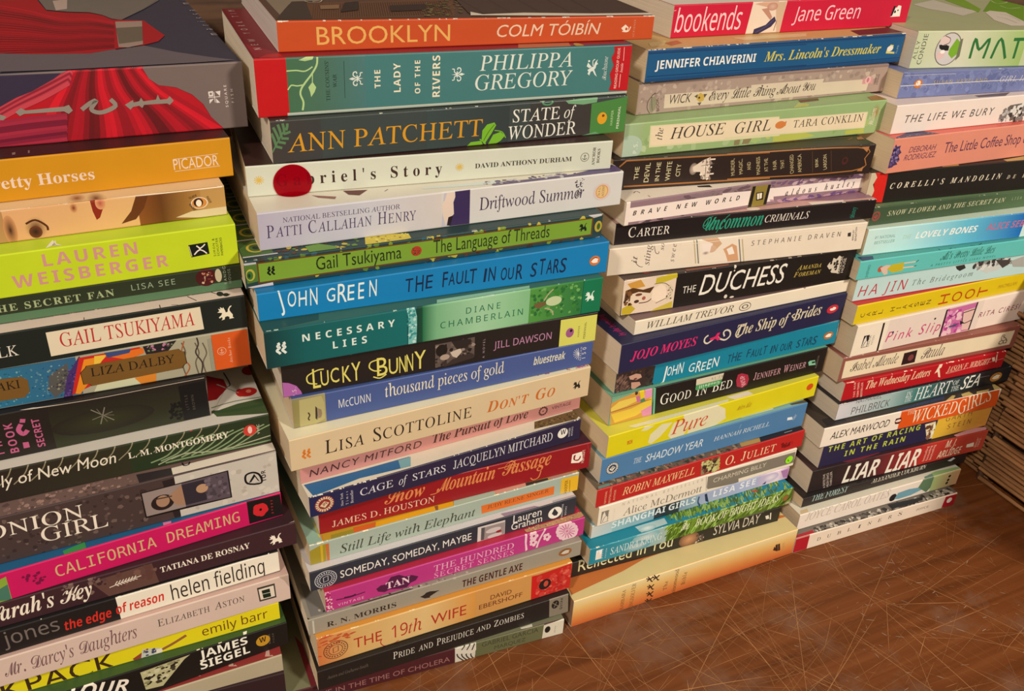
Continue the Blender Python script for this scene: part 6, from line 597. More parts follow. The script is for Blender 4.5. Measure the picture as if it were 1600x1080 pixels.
[['S','n',[[1,1],[116.4,1],[112.7,15.6],[0.9,15.2]],[[166,186,133],[140,164,108],[180,195,149]],40,5.39,3,1,0],['S','g',[[156,179,138],[151,172,122]],0,13.9,0,22.4],['S','n',[[83.6,4.2],[219.7,0.4],[216.5,11.9],[80.8,17.1]],[[183,189,93],[138,166,98],[162,183,113]],40,5.96,4,1,0],['S','p',[180,184,83],[[120,5],[145.3,5.8],[156.9,2.2],[132.5,-0],[120,0.9]]],['S','p',[180,184,83],[[183.6,3.8],[200.5,4.1],[201.6,0.9],[184,1]]],['S','p',[137,122,83],[[87.4,4.3],[92.1,5.1],[92.1,1.1],[87.7,1.1]]],['S','p',[137,122,83],[[94.7,4.5],[102,5.2],[99.9,1.3],[94,1.1]]],['S','p',[213,206,161],[[18.8,19.9],[121.6,17.9],[125.1,4.6],[19.8,5.2]]],['S','p',[228,208,173],[[19.9,19.1],[121.8,17.1],[124.9,5.5],[20.9,6.4]]],['S','p',[213,206,161],[[77.1,16.5],[200.7,15.4],[201,4.3],[79.3,6.2]]],['S','p',[228,208,173],[[76,17],[199.8,14.8],[199.9,5.1],[78.1,7.1]]],['S','t','the','s',29.1,9.7,8.2,4.48,90,[77,67,56]],['S','t','HOUSE','K',35,9.6,42.9,7.49,0,[64,54,45]],['S','t','GIRL','K',86.2,9.1,29.9,7.36,0,[64,54,45]],['S','e',[207,125,62],123.9,12.1,4.32,2.57],['S','p',[207,125,62],[[124.6,12.7],[128.8,14.5],[128.6,11.1],[126.3,10.4]]],['S','t','TARA CONKLIN','R',135.2,9.3,62.1,4.96,0,[77,67,56]],['S','e',[156,106,52],208.1,14.6,3.75,5.68,[149,174,116]],['S','t','William','s',208.3,5.7,11.5,4.54,90,[224,219,183]],['S','t','MORROW','n',212.4,5,11.1,1.78,90,[193,195,154]],['S','e',[169,189,166],4.7,6.2,9.91,8.43],['S','t','P.S.','n',10.9,2.3,7.4,2.83,90,[230,229,208]],['T','p',[172,181,99],[[126.6,-4.1],[144.6,10.4],[150.8,5.4],[130.7,-11.5]]],['T','p',[149,111,59],[[205.8,9.3],[224.1,13.3],[216.7,1.2],[200.5,-4.7]]],['T','p',[105,64,49],[[148.9,15.9],[166.6,16.3],[164.1,11.8],[146.9,10.4]]],['T','p',[176,176,89],[[129.5,-1.8],[150.5,8.8],[141.9,-2],[129.1,-8]]],['S','w',[212,204,171],10,5,'bottom',1]],
[['S','l',[162,105,54],0.98,[[9.3,20.4],[116.1,20.3]]],['S','l',[162,105,54],1.01,[[9.5,2.6],[120.3,1.8]]],['S','l',[162,105,54],0.98,[[9.3,20.4],[4.7,16.4]]],['S','l',[162,105,54],0.84,[[83.1,20.7],[187.5,20],[195.5,11.6],[187,3],[86.6,2.9]]],['S','p',[175,117,69],[[190.4,20.2],[196.9,20.2],[196.1,16.1]]],['S','p',[175,117,69],[[191.2,2.6],[196.2,6],[195.8,2.3]]],['S','l',[101,70,46],0.26,[[150.1,19.1],[154.3,3.6]]],['S','l',[101,70,46],0.27,[[165.4,18.9],[169.8,3.6]]],['S','e',[73,33,27],179,10.8,2.62,2.89],['S','e',[42,29,23],178.9,11.2,1.41,1.45],['S','t','THE','g',19.2,7,8.8,3.04,90,[212,200,154]],['S','t','DEVIL','g',26.9,4.7,13.4,3.41,90,[212,200,154]],['S','t','IN THE','g',34.6,5,13.1,3.09,90,[212,200,154]],['S','t','WHITE','g',42.6,4.8,13.3,3.46,90,[212,200,154]],['S','t','CITY','g',49.6,7.3,8.6,3.11,90,[212,200,154]],['S','e',[203,182,163],59.3,11.9,3.05,4.21,[112,96,85]],['S','p',[218,200,179],[[58.6,13.2],[63.4,16.2],[65.8,17.7],[70.8,19.5],[72.3,4.1],[67.4,4],[64.6,9.5],[59.6,9.8]]],['S','l',[111,93,82],0.5,[[67.9,18.4],[69.1,4.3]]],['S','l',[226,209,191],1.01,[[70.2,17.9],[74.7,17.9]]],['S','l',[226,209,191],1.03,[[71.2,7.5],[75.2,7.7]]],['S','l',[102,87,77],0.34,[[64.7,13.7],[74.4,14.8]]],['S','n',[[65.5,4.5],[73.7,4],[71.8,19],[64.9,17.8]],[[236,221,201],[141,121,109]],30,2,4,1,0],['S','t','MURDER,','g',91.7,5.7,12.1,2.68,102,[190,171,125]],['S','t','MAGIC,','g',97.8,6.4,10.7,2.69,103,[190,171,125]],['S','t','AND','g',103.6,8.9,5.9,2.69,104,[190,171,125]],['S','t','MADNESS','g',111.6,5.3,12.8,2.72,103,[190,171,125]],['S','t','AT THE','g',117.6,6.9,9.8,2.73,104,[190,171,125]],['S','t','FAIR','g',124.1,8.2,6.7,2.73,105,[190,171,125]],['S','t','THAT','g',130.1,8.4,6.7,2.74,105,[190,171,125]],['S','t','CHANGED','g',138.7,4.3,14.2,2.77,105,[190,171,125]],['S','t','AMERICA','g',144.9,4.8,13.6,2.78,105,[190,171,125]],['S','t','ERIK','g',157.7,8,6.5,2.23,107,[198,181,135]],['S','t','LARSON','g',165.3,5.8,11.2,2.63,106,[198,181,135]],['S','w',[112,96,85],20,6,'top',1],['T','l',[132,85,50],0.7,[[120.6,14.2],[188.6,16.9],[187,11.7]]],['T','p',[141,89,56],[[196.8,15.7],[202.2,17.6],[200.5,11],[194.5,11.1]]]],
[['S','n',[[0.9,1.7],[103.6,3],[101.9,9.8],[2,7.4]],[[115,92,103],[173,144,150],[86,67,74]],60,4.72,4,3,0],['S','n',[[36.1,15.2],[100.4,15.6],[101.9,9.8],[37.1,9.4]],[[106,84,90],[135,111,116]],50,4.91,5,3,0],['S','p',[237,220,208],[[0.8,12.5],[65.7,12.4],[122.4,11.9],[125,2.6],[78,1.9],[38.4,2.2],[1.3,2.5]]],['S','g',[[235,218,204],[235,218,204]],0,3.1,0,16.8],['S','p',[237,220,210],[[77.5,13.3],[100.2,12.3],[214.9,9.6],[216.4,2.6],[120.9,5.8],[79.1,6.1]]],['S','n',[[122.5,-0.1],[211.9,-1.5],[208.8,0.5],[121.6,3.3]],[[106,75,124],[183,144,159]],50,4.95,5,3,0],['S','n',[[121,13.2],[214.8,9.8],[214.1,11.5],[120.3,15.7]],[[115,86,112],[193,163,169]],40,4.43,6,3,0],['S','t','BRAVE NEW WORLD','x',5.8,6.9,87.6,3.2,0,[28,21,21]],['S','p',[141,123,53],[[102.6,15.2],[119.1,14.7],[118.7,0.3],[102.1,0.4]]],['S','p',[33,27,24],[[103.3,15],[106,15],[105.3,0.3],[102.3,0.5]]],['S','p',[33,27,24],[[117,14.7],[119.5,14.6],[118.8,0.9],[116,0.9]]],['S','p',[37,29,25],[[107.4,10.2],[113.9,10.3],[114.8,4.7],[108.7,4.6]]],['S','p',[237,226,202],[[108.4,9.5],[112.8,9.6],[113.4,5.8],[109.5,5.3]]],['S','l',[74,59,42],0.35,[[110.5,9.4],[111.4,5.4]]],['S','t','aldous huxley','J',134.7,5,66.2,4.23,0,[42,32,33]],['T','p',[27,18,20],[[62.4,9.4],[71.8,8],[71.3,4],[61.8,7.2]]],['T','l',[36,27,27],0.48,[[13.2,12.4],[16.5,14.6],[17.4,13.1],[17.6,11.3]]],['T','e',[179,140,129],20.1,4.4,0.48,1.3]],
[['S','t','CARTER','^R',10,4.9,31.3,7.26,0,[234,225,211]],['S','t','Uncommon','u',67.5,4.2,48.4,10.01,0,[38,149,118]],['S','l',[38,149,118],0.46,[[87.6,14.6],[84.7,12.2],[81.1,6.3],[78.7,1.7]]],['S','l',[38,149,118],0.45,[[73.9,14.5],[68.7,11.9],[67.2,7.7],[69.9,5.6],[73.9,9.7]]],['S','t','CRIMINALS','I',117.5,5.8,37.6,5.39,0,[224,213,199]],['S','t','Disney','s',196.5,2.1,8.8,3.98,90,[29,130,110]],['T','p',[139,101,117],[[149.7,10.8],[200.9,16.9],[219.5,15.5],[216.4,3.9],[180.2,4.3]]],['T','p',[228,209,191],[[156.4,5.8],[186.5,4.2],[182.5,-0.8],[156.2,0.1]]],['T','e',[227,205,185],108.5,3.5,5.26,2.81],['S','w',[223,203,189],10,7,'top',1]],
[['S','t','it','s',21.6,7.7,5.8,3.76,90,[93,83,75]],['S','t','stings','s',31.4,5.2,17.8,4.28,90,[93,83,75]],['S','t','so','s',41,15.2,5.4,2.95,90,[93,83,75]],['S','t','sweet','s',50.5,5.7,16.2,3.49,90,[93,83,75]],['S','l',[93,83,75],0.42,[[20.7,9.9],[21.4,7.3],[24.3,4.9],[26.6,4.5]]],['S','l',[93,83,75],0.42,[[33.4,19.2],[35,14.2],[37.3,13.1],[37.5,14.7]]],['S','l',[184,169,127],0.76,[[63.6,21.1],[68.3,2.7]]],['S','l',[97,106,102],0.76,[[65.8,20.9],[70.5,2.5]]],['S','l',[97,106,102],0.77,[[100.3,17.6],[105.8,-1]]],['S','l',[184,169,127],0.77,[[103,17.4],[108.5,-1.2]]],['S','p',[237,221,199],[[67.9,21.1],[98.9,21],[103,2.5],[71.4,2.4]]],['S','p',[208,165,128],[[68.8,20.6],[82.2,21],[86.9,15.6],[81.6,10.4],[76.2,10.1],[79.2,13.1],[79.5,16.4],[71.7,19.5]]],['S','e',[212,175,144],79.4,12.3,3.71,2.56],['S','p',[240,224,209],[[70.4,17.2],[78.6,16.4],[78.1,9.9],[72.9,8.8]]],['S','e',[143,118,111],74.9,9.8,3.14,1.54,[237,221,199]],['S','p',[212,159,117],[[88.7,11.4],[95.3,14.8],[99.4,12.8],[103.2,1.6],[94.4,1.7],[91.2,7.8]]],['S','p',[241,231,216],[[91.5,11.1],[95.7,12.8],[98.8,7.1],[94.2,6.7]]],['S','t','STEPHANIE DRAVEN','n',111.6,11.7,76.7,3.56,0,[116,103,93]],['S','p',[58,50,47],[[194.8,13.6],[197.5,13.9],[198.3,10.8],[195.5,10.9]]],['S','t','BERKLEY','g',201.7,7.8,8.2,1.28,102,[87,77,72]],['S','t','SENSATION','g',204.6,7,10.9,1.5,103,[87,77,72]],['S','l',[239,225,203],0.35,[[54.2,17.9],[207.9,17.7]]]],
[['S','p',[227,204,179],[[-0.2,27.2],[10.7,29.5],[41.5,28.9],[42.1,0.6],[0.6,1],[0.4,9.7]]],['S','p',[204,150,65],[[2.7,24.7],[12.9,26.7],[17.2,21],[6.8,19.9]]],['S','p',[196,178,43],[[25.3,26.3],[41.6,28.5],[42.2,24.5],[33.1,22.3],[25.1,21.6]]],['S','p',[195,170,43],[[0.8,6.2],[6.6,8.7],[11.6,4.5],[7.7,0.7],[1,1.3]]],['S','p',[202,180,65],[[27.2,2],[41.2,6.1],[41.6,0.7],[23.9,0.3]]],['S','p',[83,52,26],[[2.1,19.7],[7.6,21.1],[15.8,18.6],[24.5,20],[21.7,15.2],[12.5,17.4],[7.3,16.4],[4.3,12.5],[1.7,9.5],[1.9,14.6]]],['S','n',[[2.3,8.5],[8.4,8.5],[6.1,19.1],[2.5,19.6]],[[56,34,18],[122,80,43]],30,2.36,4,1,0],['S','p',[229,206,180],[[6.6,15.2],[14.3,17.1],[21.8,14.3],[24.1,10.9],[19.3,6.8],[9.4,7.4],[6.4,10.5]]],['S','e',[75,46,33],11.7,10.1,2.01,1.25],['S','e',[113,66,48],12.8,15.2,2.74,1.07],['S','e',[166,90,75],17.2,11.9,1.47,1.44],['S','l',[85,50,43],0.72,[[13.7,8.5],[20.8,8.8],[25.6,12.9]]],['S','p',[240,218,192],[[23.1,17.6],[29.7,21],[33.7,18.7],[36.1,9.6],[28.3,7.2],[23.4,9.7]]],['S','l',[91,76,64],0.45,[[24.2,21.7],[32.3,21.5],[38.6,16.2],[38.6,11],[27.5,6.4]]],['S','n',[[36.4,7.7],[40.7,8.9],[38.9,19.7],[33.5,19.6]],[[94,80,64],[211,198,164]],30,1.71,4,1,0],['S','t','THE','n',48.3,10.8,10.8,5.53,0,[233,226,210]],['S','t','DUCHESS','i',62.4,7.4,74.5,15.83,0,[239,232,216]],['S','t','AMANDA','^J',146.9,15.8,22.1,4.21,0,[185,160,75]],['S','t','FOREMAN','^J',145,10.2,25.1,4.23,0,[185,160,75]],['S','p',[210,197,176],[[174.9,15.7],[176.4,18.6],[179,19.3],[179.2,22.3],[182.5,20.8],[184.5,23.6],[186.6,22.4],[187.3,7.8],[180.7,9.2]]],['S','n',[[177.3,11.3],[185.8,11.1],[184.8,20.5],[177.5,18.4]],[[38,30,27]],14,2.61,4,1,0],['S','t','RANDOM','g',189,7.5,14.6,2.43,90,[210,197,176]],['S','t','HOUSE','g',192.2,7.9,12.7,2.45,90,[210,197,176]],['S','e',[221,210,191],89.8,26.6,1,1.51],['S','e',[221,210,191],89.7,23.5,0.6,0.76],['S','e',[221,210,191],86.2,2.9,1.42,1.56],['S','e',[221,210,191],91.8,1.6,1.84,0.79],['S','w',[184,167,148],26,5,'both',1],['T','p',[108,57,41],[[50.2,4],[86.5,3.5],[84.2,0.3],[49.7,0.4]]],['T','p',[117,38,35],[[17.2,7.6],[27.3,6.6],[19.3,5.2]]]],
[['S','t','WILLIAM TREVOR','I',10.1,3.3,74.2,5.38,0,[82,75,66]],['S','e',[108,99,88],94.9,5.4,5.49,3.62],['S','e',[234,220,194],94.9,5.4,4.83,3.02],['S','e',[108,99,88],94.9,5.4,3.07,1.81],['S','e',[234,220,194],94.9,5.4,1.75,1.21],['S','n',[[102,13.1],[156.4,11.6],[154.9,12.9],[101.5,15.1]],[[59,43,48],[106,80,82]],26,2.31,4,2,0]],
[['S','t','JOJO MOYES','J',8.7,9.2,56.8,6.91,0,[221,41,109]],['S','l',[219,209,189],1.29,[[75.2,15.1],[72.5,13.4],[72.6,10.1],[75.6,8.3],[79.3,10.1],[83,12.1],[87.7,9.2],[92.2,7.7],[95.8,10.2],[94.9,14.2],[91.4,16],[89.1,14.5],[90.6,10.9]]],['S','p',[216,41,98],[[76.9,12],[81.8,12.8],[83.3,15.2],[85.9,15.2],[84.6,11.7],[87.5,10.1],[84.8,8.4],[82.7,10.7],[78.3,9.8]]],['S','t','The Ship of','J',101.5,8.8,50.7,9.12,0,[216,204,171]],['S','t','Brides','J',156,10.2,28.6,9.36,0,[216,204,171]],['S','l',[216,204,171],1.07,[[108.6,16.7],[103.4,15.3],[101.2,10.3],[103.6,7.3],[107.1,9.1]]],['S','l',[216,204,171],1,[[156.9,16.1],[154.3,14.8],[156.8,12.3]]],['S','e',[197,41,55],196.5,12.3,5.99,3.71],['S','e',[241,228,214],196.9,12.4,3.26,1.51],['S','e',[197,41,55],195.5,13.7,1.08,0.58],['T','t','by the bestselling','s',10.5,10.4,31.3,4.53,90,[201,38,114]]],
[['S','p',[57,43,40],[[-2.3,18.2],[32.1,17],[31.5,-1.5],[0.4,-0.7]]],['S','p',[198,153,131],[[10.6,12.4],[16.3,13.6],[20.4,12.2],[21.8,9.3],[17.1,7.9],[11.9,9.6]]],['S','p',[198,149,127],[[13.3,6.8],[20.4,5.7],[21.8,2.8],[18.1,1.2],[16.7,-0.1],[14,1.6]]],['S','n',[[1.5,-0.5],[14,1.6],[9.3,14.6],[0.7,13.6]],[[105,77,66],[67,49,42],[134,102,88]],80,2.7,7,3,70],['S','n',[[12.2,15],[24.1,14.3],[22.7,16.6],[13.9,16.6]],[[105,71,55],[67,47,40]],30,2.07,4,1,0],['S','p',[208,173,151],[[22.3,-0.3],[31.2,0.6],[31.5,-1.7],[22.4,-1.4]]],['S','e',[115,61,55],16.4,9.1,1.47,0.83],['S','n',[[26.3,-0.3],[32.2,0.4],[31,14.8],[24.1,14.3]],[[40,34,35],[60,56,49]],24,2.79,3,1,0],['S','t','J','H',38.9,2.8,4.3,11.23,0,[235,241,238]],['S','t','O','H',43.4,5.4,3.8,7.52,0,[235,241,238]],['S','t','H','H',47.8,5,4.6,8.42,0,[235,241,238]],['S','t','N','H',53,5,4.4,9.41,0,[235,241,238]],['S','t','G','H',62.5,4.3,5.1,7.33,0,[235,241,238]],['S','t','R','H',68.8,2.8,4.5,9.64,0,[235,241,238]],['S','t','E','H',73.7,3.1,4.1,7.26,0,[235,241,238]],['S','t','E','H',78.8,3.1,3.9,8.66,0,[235,241,238]],['S','t','N','H',83.4,3.8,5.9,8.74,0,[235,241,238]],['S','t','T','H',97.6,4.2,2.9,7.66,0,[24,67,96]],['S','t','H','H',101.2,4.7,4.7,8.19,0,[24,67,96]],['S','t','E','H',106.4,4.8,3.8,6.92,0,[24,67,96]],['S','t','F','H',115,6,3.4,7.01,0,[24,67,96]],['S','t','A','H',119.1,5,3.2,6.85,0,[24,67,96]],['S','t','U','H',123.1,4.9,3.4,6.39,0,[24,67,96]],['S','t','L','H',127.6,5.1,2.4,6.64,0,[24,67,96]],['S','t','T','H',130.8,5.2,3.3,7.57,0,[24,67,96]],['S','t','I','H',137.7,4.6,2,6.82,0,[24,67,96]],['S','t','N','H',140.3,4.7,3.9,7.26,0,[24,67,96]],['S','t','O','H',147.5,4.5,3.3,6.58,0,[24,67,96]],['S','t','U','H',151.5,4.5,3.1,6.2,0,[24,67,96]],['S','t','R','H',155.4,4.1,3.5,7.67,0,[24,67,96]],['S','t','S','H',163.4,4.3,3.6,7.05,0,[24,67,96]],['S','t','T','H',168.4,4.2,3.4,8.03,0,[24,67,96]],['S','t','A','H',171.9,4.4,3.2,6.74,0,[24,67,96]],['S','t','R','H',175.6,4.2,3.3,7.63,0,[24,67,96]],['S','t','S','H',179.6,3.8,4.1,7.71,0,[24,67,96]],['S','o','penguin',194.8,9.5,6.98,[182,112,60],[241,234,215],0,1.4],['S','l',[204,209,200],0.36,[[204.6,1.2],[202.5,19.5]]]],
[['S','g',[[124,174,141],[120,173,140]],0.1,36,0,24.4],['S','p',[208,154,67],[[1.8,-0.6],[-0.7,19.5],[6.3,21.8],[19.7,24.6],[27.7,24.8],[33.8,24.3],[36.6,-0.4],[7.2,0.1]]],['S','p',[228,195,67],[[1,10],[17.7,10.8],[29.3,14.1],[34.4,17],[35.2,8.4],[22.8,3.3],[5,1.7]]],['S','p',[230,201,88],[[0.2,15.3],[6.6,19.7],[20.3,20.4],[24.8,17.3],[13.3,14],[0.7,12.3]]],['S','l',[145,92,45],0.53,[[0.8,11.9],[13.5,12.7],[25.3,14.1],[34.2,14.9]]],['S','p',[219,142,175],[[26.4,6.5],[35.1,9.5],[36.6,-0.4],[29.5,-0.6]]],['S','p',[226,150,188],[[27.7,24.8],[33.2,24.9],[34.4,17],[27.9,16.5]]],['S','p',[70,135,97],[[23.9,16.5],[27.8,17.6],[29.2,14.6],[25.3,14.1]]],['S','p',[228,201,45],[[22.7,25],[26.7,24.6],[28.2,18],[24.8,17.3]]],['S','p',[200,112,151],[[20.3,20.4],[23.3,20.7],[25.1,15.1],[22.1,14.9]]],['S','e',[58,41,34],20.4,23.5,1.27,1.49],['S','l',[110,184,150],1.51,[[35.9,24],[38.5,-0.9]]],['S','l',[60,106,88],0.54,[[34.2,24.2],[36.9,-1]]],['S','t','GOOD IN BED','^R',42.5,7.5,64.9,9.34,0,[241,238,223]],['S','p',[170,45,67],[[110.7,13.1],[111.2,18.2],[114.2,18.8],[116.5,18],[121.3,15.8],[123.2,11.2],[122.4,6.1],[118.5,4.4],[112.6,6.9]]],['S','t','WSP','N',121.3,6.3,11.1,3.93,110,[218,153,163]],['S','t','JENNIFER WEINER','^R',127.7,9.1,51.7,6.88,0,[219,163,170]],['S','p',[130,192,156],[[181.2,13.5],[182.6,14.7],[188,14.2],[190,9.1],[182.8,9.9]]],['S','p',[30,49,39],[[184.8,13.3],[188.3,13],[188.9,11.2],[185.6,11.4]]],['S','t','WASHINGTON','g',191.8,5.4,12.4,1.76,90,[120,110,99]],['S','K','price',72.7,13.9,95.7,12.6,96.9,24.7,72,22.3]],
[['S','p',[222,217,172],[[35.7,3.2],[36.7,10.4],[46,17.1],[55.8,15.9],[45.9,5.5],[39.1,1.6]]],['S','p',[222,217,172],[[27.5,16.3],[31.1,19.4],[39.6,17.9],[32.8,15.2]]],['S','p',[223,217,175],[[53.5,4.2],[57,15],[70.1,14.4],[103.8,12.4],[107.8,4.7],[95.2,-0.5],[73.1,-1.6],[57.5,-0.2]]],['S','p',[219,206,23],[[68.2,0.9],[72.5,7.3],[71.6,0.5]]],['S','o','bookman',18.9,8.9,3.78,[200,124,23],[221,212,45],0],['S','p',[225,218,179],[[65.1,19.4],[96.4,19.8],[105,14.3],[107,5.4],[100.5,5.2],[67.1,8.7]]],['S','t','Pure','I',55.8,4.1,33.4,12.53,0,[200,79,50]],['S','e',[208,79,23],191.2,11.1,3.51,3.15],['S','t','Andrew Miller','s',117.2,8.9,14.4,4.2,0,[194,155,34]],['T','p',[221,217,178],[[19.2,5.1],[109.6,3.4],[101.3,-6.6],[89,-9.5],[30.3,1.8],[23.9,1.5]]],['T','p',[233,220,193],[[109.9,6],[130.9,6.1],[132.1,-0.3],[127.1,-4.8],[116.8,-2.8]]]],
[['S','o','badge',9.7,11.1,10.72,[234,223,196],[41,68,98],0],['S','t','THE','I',27.9,9.6,6.8,4.75,0,[213,223,223]],['S','t','SHADOW YEAR','i',38.3,8,51.5,6.88,0,[218,228,227]],['S','t','HANNAH RICHELL','I',100.1,9.6,54.3,3.89,0,[214,223,223]],['S','p',[228,234,233],[[172.3,9.9],[172.2,12.5],[177,12],[178,9.2]]],['S','t','POINT','g',179.3,8,5.1,2.75,54,[192,206,213]],['S','l',[132,177,189],0.46,[[123.4,15.4],[124.7,19.2]]],['T','p',[68,58,57],[[175.3,4.2],[191.7,4.4],[190.6,0.6],[175.9,2.3]]],['T','p',[194,207,210],[[127.4,8.7],[158.5,5.9],[158.6,3.4],[126.5,3.4]]]],
[['S','t','ROBIN MAXWELL','I',22.4,4.6,65.1,7.12,0,[235,205,146]],['S','p',[143,126,91],[[92.2,14.9],[110,15],[110.1,2],[94.1,1.4]]],['S','n',[[95,2.2],[110.5,2.4],[110.3,13.8],[93.1,14.6]],[[186,178,102],[108,63,46],[59,42,35],[201,199,135]],60,4.04,5,1,0],['S','t','NATIONAL','n',8.7,1.8,11.8,1.55,90,[231,188,146]],['S','t','BESTSELLING','n',12.5,1.1,14.6,1.56,90,[231,188,146]],['S','t','AUTHOR','n',16.4,2.3,9.8,1.58,90,[231,188,146]],['S','t','O. JULIET','^R',116.5,3.8,50,8.66,0,[238,215,168]],['S','n',[[171,5.8],[184.1,4.9],[183.3,7.9],[170.2,8.8]],[[118,18,18]],10,3.92,3,1,0],['S','l',[147,26,24],0.63,[[183.9,5.5],[183.1,8.5]]],['T','n',[[0.6,0.6],[123.5,-1.7],[130.9,7.6],[5.8,9.3]],[[112,90,65],[57,56,42],[160,130,97],[84,70,54],[131,80,65]],240,4.08,6,1,0],['T','p',[39,33,34],[[152.8,6.2],[195,5.3],[193.4,1],[148.8,-0.1]]],['T','p',[179,140,76],[[132.9,6.4],[152.3,5.6],[149.7,1.1],[131.2,1.6]]],['T','l',[200,201,197],0.37,[[175.6,3.3],[183.7,3.3]]],['T','p',[107,135,120],[[2.9,3.7],[12.1,3.9],[11.5,1.4],[1.3,1]]]],
[['S','p',[128,120,105],[[98.1,14.7],[128.5,12.1],[131.2,-0.1],[99.7,3.4]]],['S','l',[164,154,141],0.49,[[96.2,17.3],[98.9,1.9]]],['S','t','NATIONAL BESTSELLER','n',20.2,13.6,73.5,2.61,0,[173,162,146]],['S','t','Alice McDermott','R',21.8,3,72.2,6.96,0,[132,122,108]],['S','o','delta',5.3,7.9,11.35,[133,125,111],0,0],['S','t','DELTA','n',9.5,2.4,10.7,1.34,90,[153,144,131]],['S','t','FICTION','n',14.2,2.4,10.4,1.16,90,[194,185,169]],['S','p',[130,122,107],[[97.8,16.7],[186.4,14.9],[187.2,3.2],[98.8,5.1]]],['S','l',[204,195,177],0.48,[[95.9,19.5],[186.3,17]]],['S','t','CHARMING BILLY','g',104.2,8.5,52.7,4.39,0,[209,199,178]],['S','K','dot',180.7,8.6,3.8]],
[['S','g',[[206,207,199],[180,200,200]],0,18.2,0,12.7],['S','g',[[154,190,191],[123,159,173]],18.2,56.3,0,12.7],['S','g',[[35,40,46],[45,54,63]],55.6,80.7,0,12.7],['S','g',[[123,149,173],[154,180,193]],78.7,98.9,0,12.7],['S','g',[[154,169,195],[174,181,209]],95.9,113,0,12.7],['S','l',[62,80,118],1.51,[[96.6,10.1],[96.6,4.2],[99.6,-0.3]]],['S','p',[41,50,82],[[101.8,10.7],[103.9,11.1],[107.6,0.6],[103.9,3]]],['S','t','SHANGHAI GIRLS','N',17.4,4.8,76.3,6.25,0,[222,233,231]],['S','g',[[164,176,204],[174,181,210]],107.3,155,0,12.7],['S','g',[[184,173,206],[237,217,224]],155,175.7,0,12.7],['S','g',[[237,216,228],[184,144,182]],175.7,186.8,0,12.7],['S','t','LISA SEE','N',110.8,5,41.9,6.25,0,[236,236,241]],['S','e',[241,226,228],168.3,7.3,7.97,4.54,[195,180,211]],['S','p',[174,124,172],[[177.9,11],[185.5,11],[187.3,1.9],[182.4,2.3]]],['S','p',[62,60,91],[[160.3,2.1],[164.3,4.4],[163.9,1.5]]]],
[['S','g',[[21,130,151],[62,150,165]],0,35.9,0,16.2],['S','g',[[62,150,165],[134,176,180]],36.2,51.8,0,16.2],['S','g',[[144,182,184],[165,186,171]],51.8,69.9,0,16.2],['S','e',[202,216,214],48.8,11.6,12.44,5.94,[124,176,180]],['S','e',[192,206,206],41.8,5,12.4,4.79,[72,150,165]],['S','g',[[91,119,36],[83,106,31]],68.1,190.1,0,16.2],['S','n',[[69.9,1],[135.7,-0],[131.8,17],[66.4,15.7]],[[119,159,47],[69,100,24],[159,197,92],[50,71,18]],160,4.66,7,6,60],['S','n',[[78.7,7.9],[191.1,2],[189.5,16],[75.4,26.8]],[[119,155,47],[69,100,27],[149,180,92],[48,66,18]],200,5.39,9,6,50],['S','t','The','s',81,6.9,7.6,6.98,0,[241,241,209]],['S','t','BOOK OF BRIGHT IDEAS','I',93.9,6.8,82.4,7.27,0,[238,241,205]],['S','e',[169,96,47],183.8,7.8,3.19,3.31,[109,106,47]],['S','e',[201,190,155],187.6,1.9,4.03,1.8,[109,117,58]],['S','t','SANDRA KRING','R',18.1,4.7,45.6,6.84,0,[212,229,226]],['S','o','delta',7.6,8.6,9.4,[241,241,241],0,0],['S','t','DELTA','n',11.6,3.6,9.6,1.33,90,[237,241,241]],['S','t','FICTION','n',14.6,3.4,9.2,1.16,90,[237,241,241]],['S','l',[93,170,180],0.35,[[-0.3,18.2],[18.1,16.1],[50.4,14.4]]],['T','n',[[71.9,5.4],[134.3,2.9],[137.7,7.4],[73.2,10.4]],[[114,152,45],[80,112,27],[152,183,88],[57,77,23]],120,3.51,3,6,60],['T','p',[168,192,191],[[43.5,8.7],[70.1,8.8],[69,2.5],[45,1.4]]],['T','e',[216,223,220],51.7,4,7.79,3.04,[148,180,181]],['T','n',[[81,5.5],[187.6,0.6],[190.8,10],[86.9,14.3]],[[114,148,45],[66,96,25],[143,173,88]],160,3.89,5,6,60],['T','p',[171,71,45],[[153.5,9.6],[159.2,9.6],[160,7.8],[155,7.2]]],['S','w',[232,228,199],10,6,'top',1]],
[['S','t','Reflected in You','g',14.4,4.9,82.4,10.86,0,[222,218,169]],['S','e',[205,149,104],112.1,7.2,9.31,7.65,[109,75,52]],['S','n',[[119.9,-1.3],[126.5,0.3],[125.4,9],[118.9,9.8]],[[194,178,159],[80,64,58]],24,2.59,4,1,0],['S','t','SYLVIA DAY','g',135.1,4.3,44.5,10.01,0,[202,193,174]],['S','p',[226,218,199],[[184.8,10.1],[187.9,10.4],[189.6,6],[186.4,6.2]]],['S','l',[226,218,199],1.08,[[189.7,12.3],[191,4.6]]],['S','t','#1 New York Times Bestselling Author','I',135.3,14.9,47.4,1.79,0,[134,125,113]]],
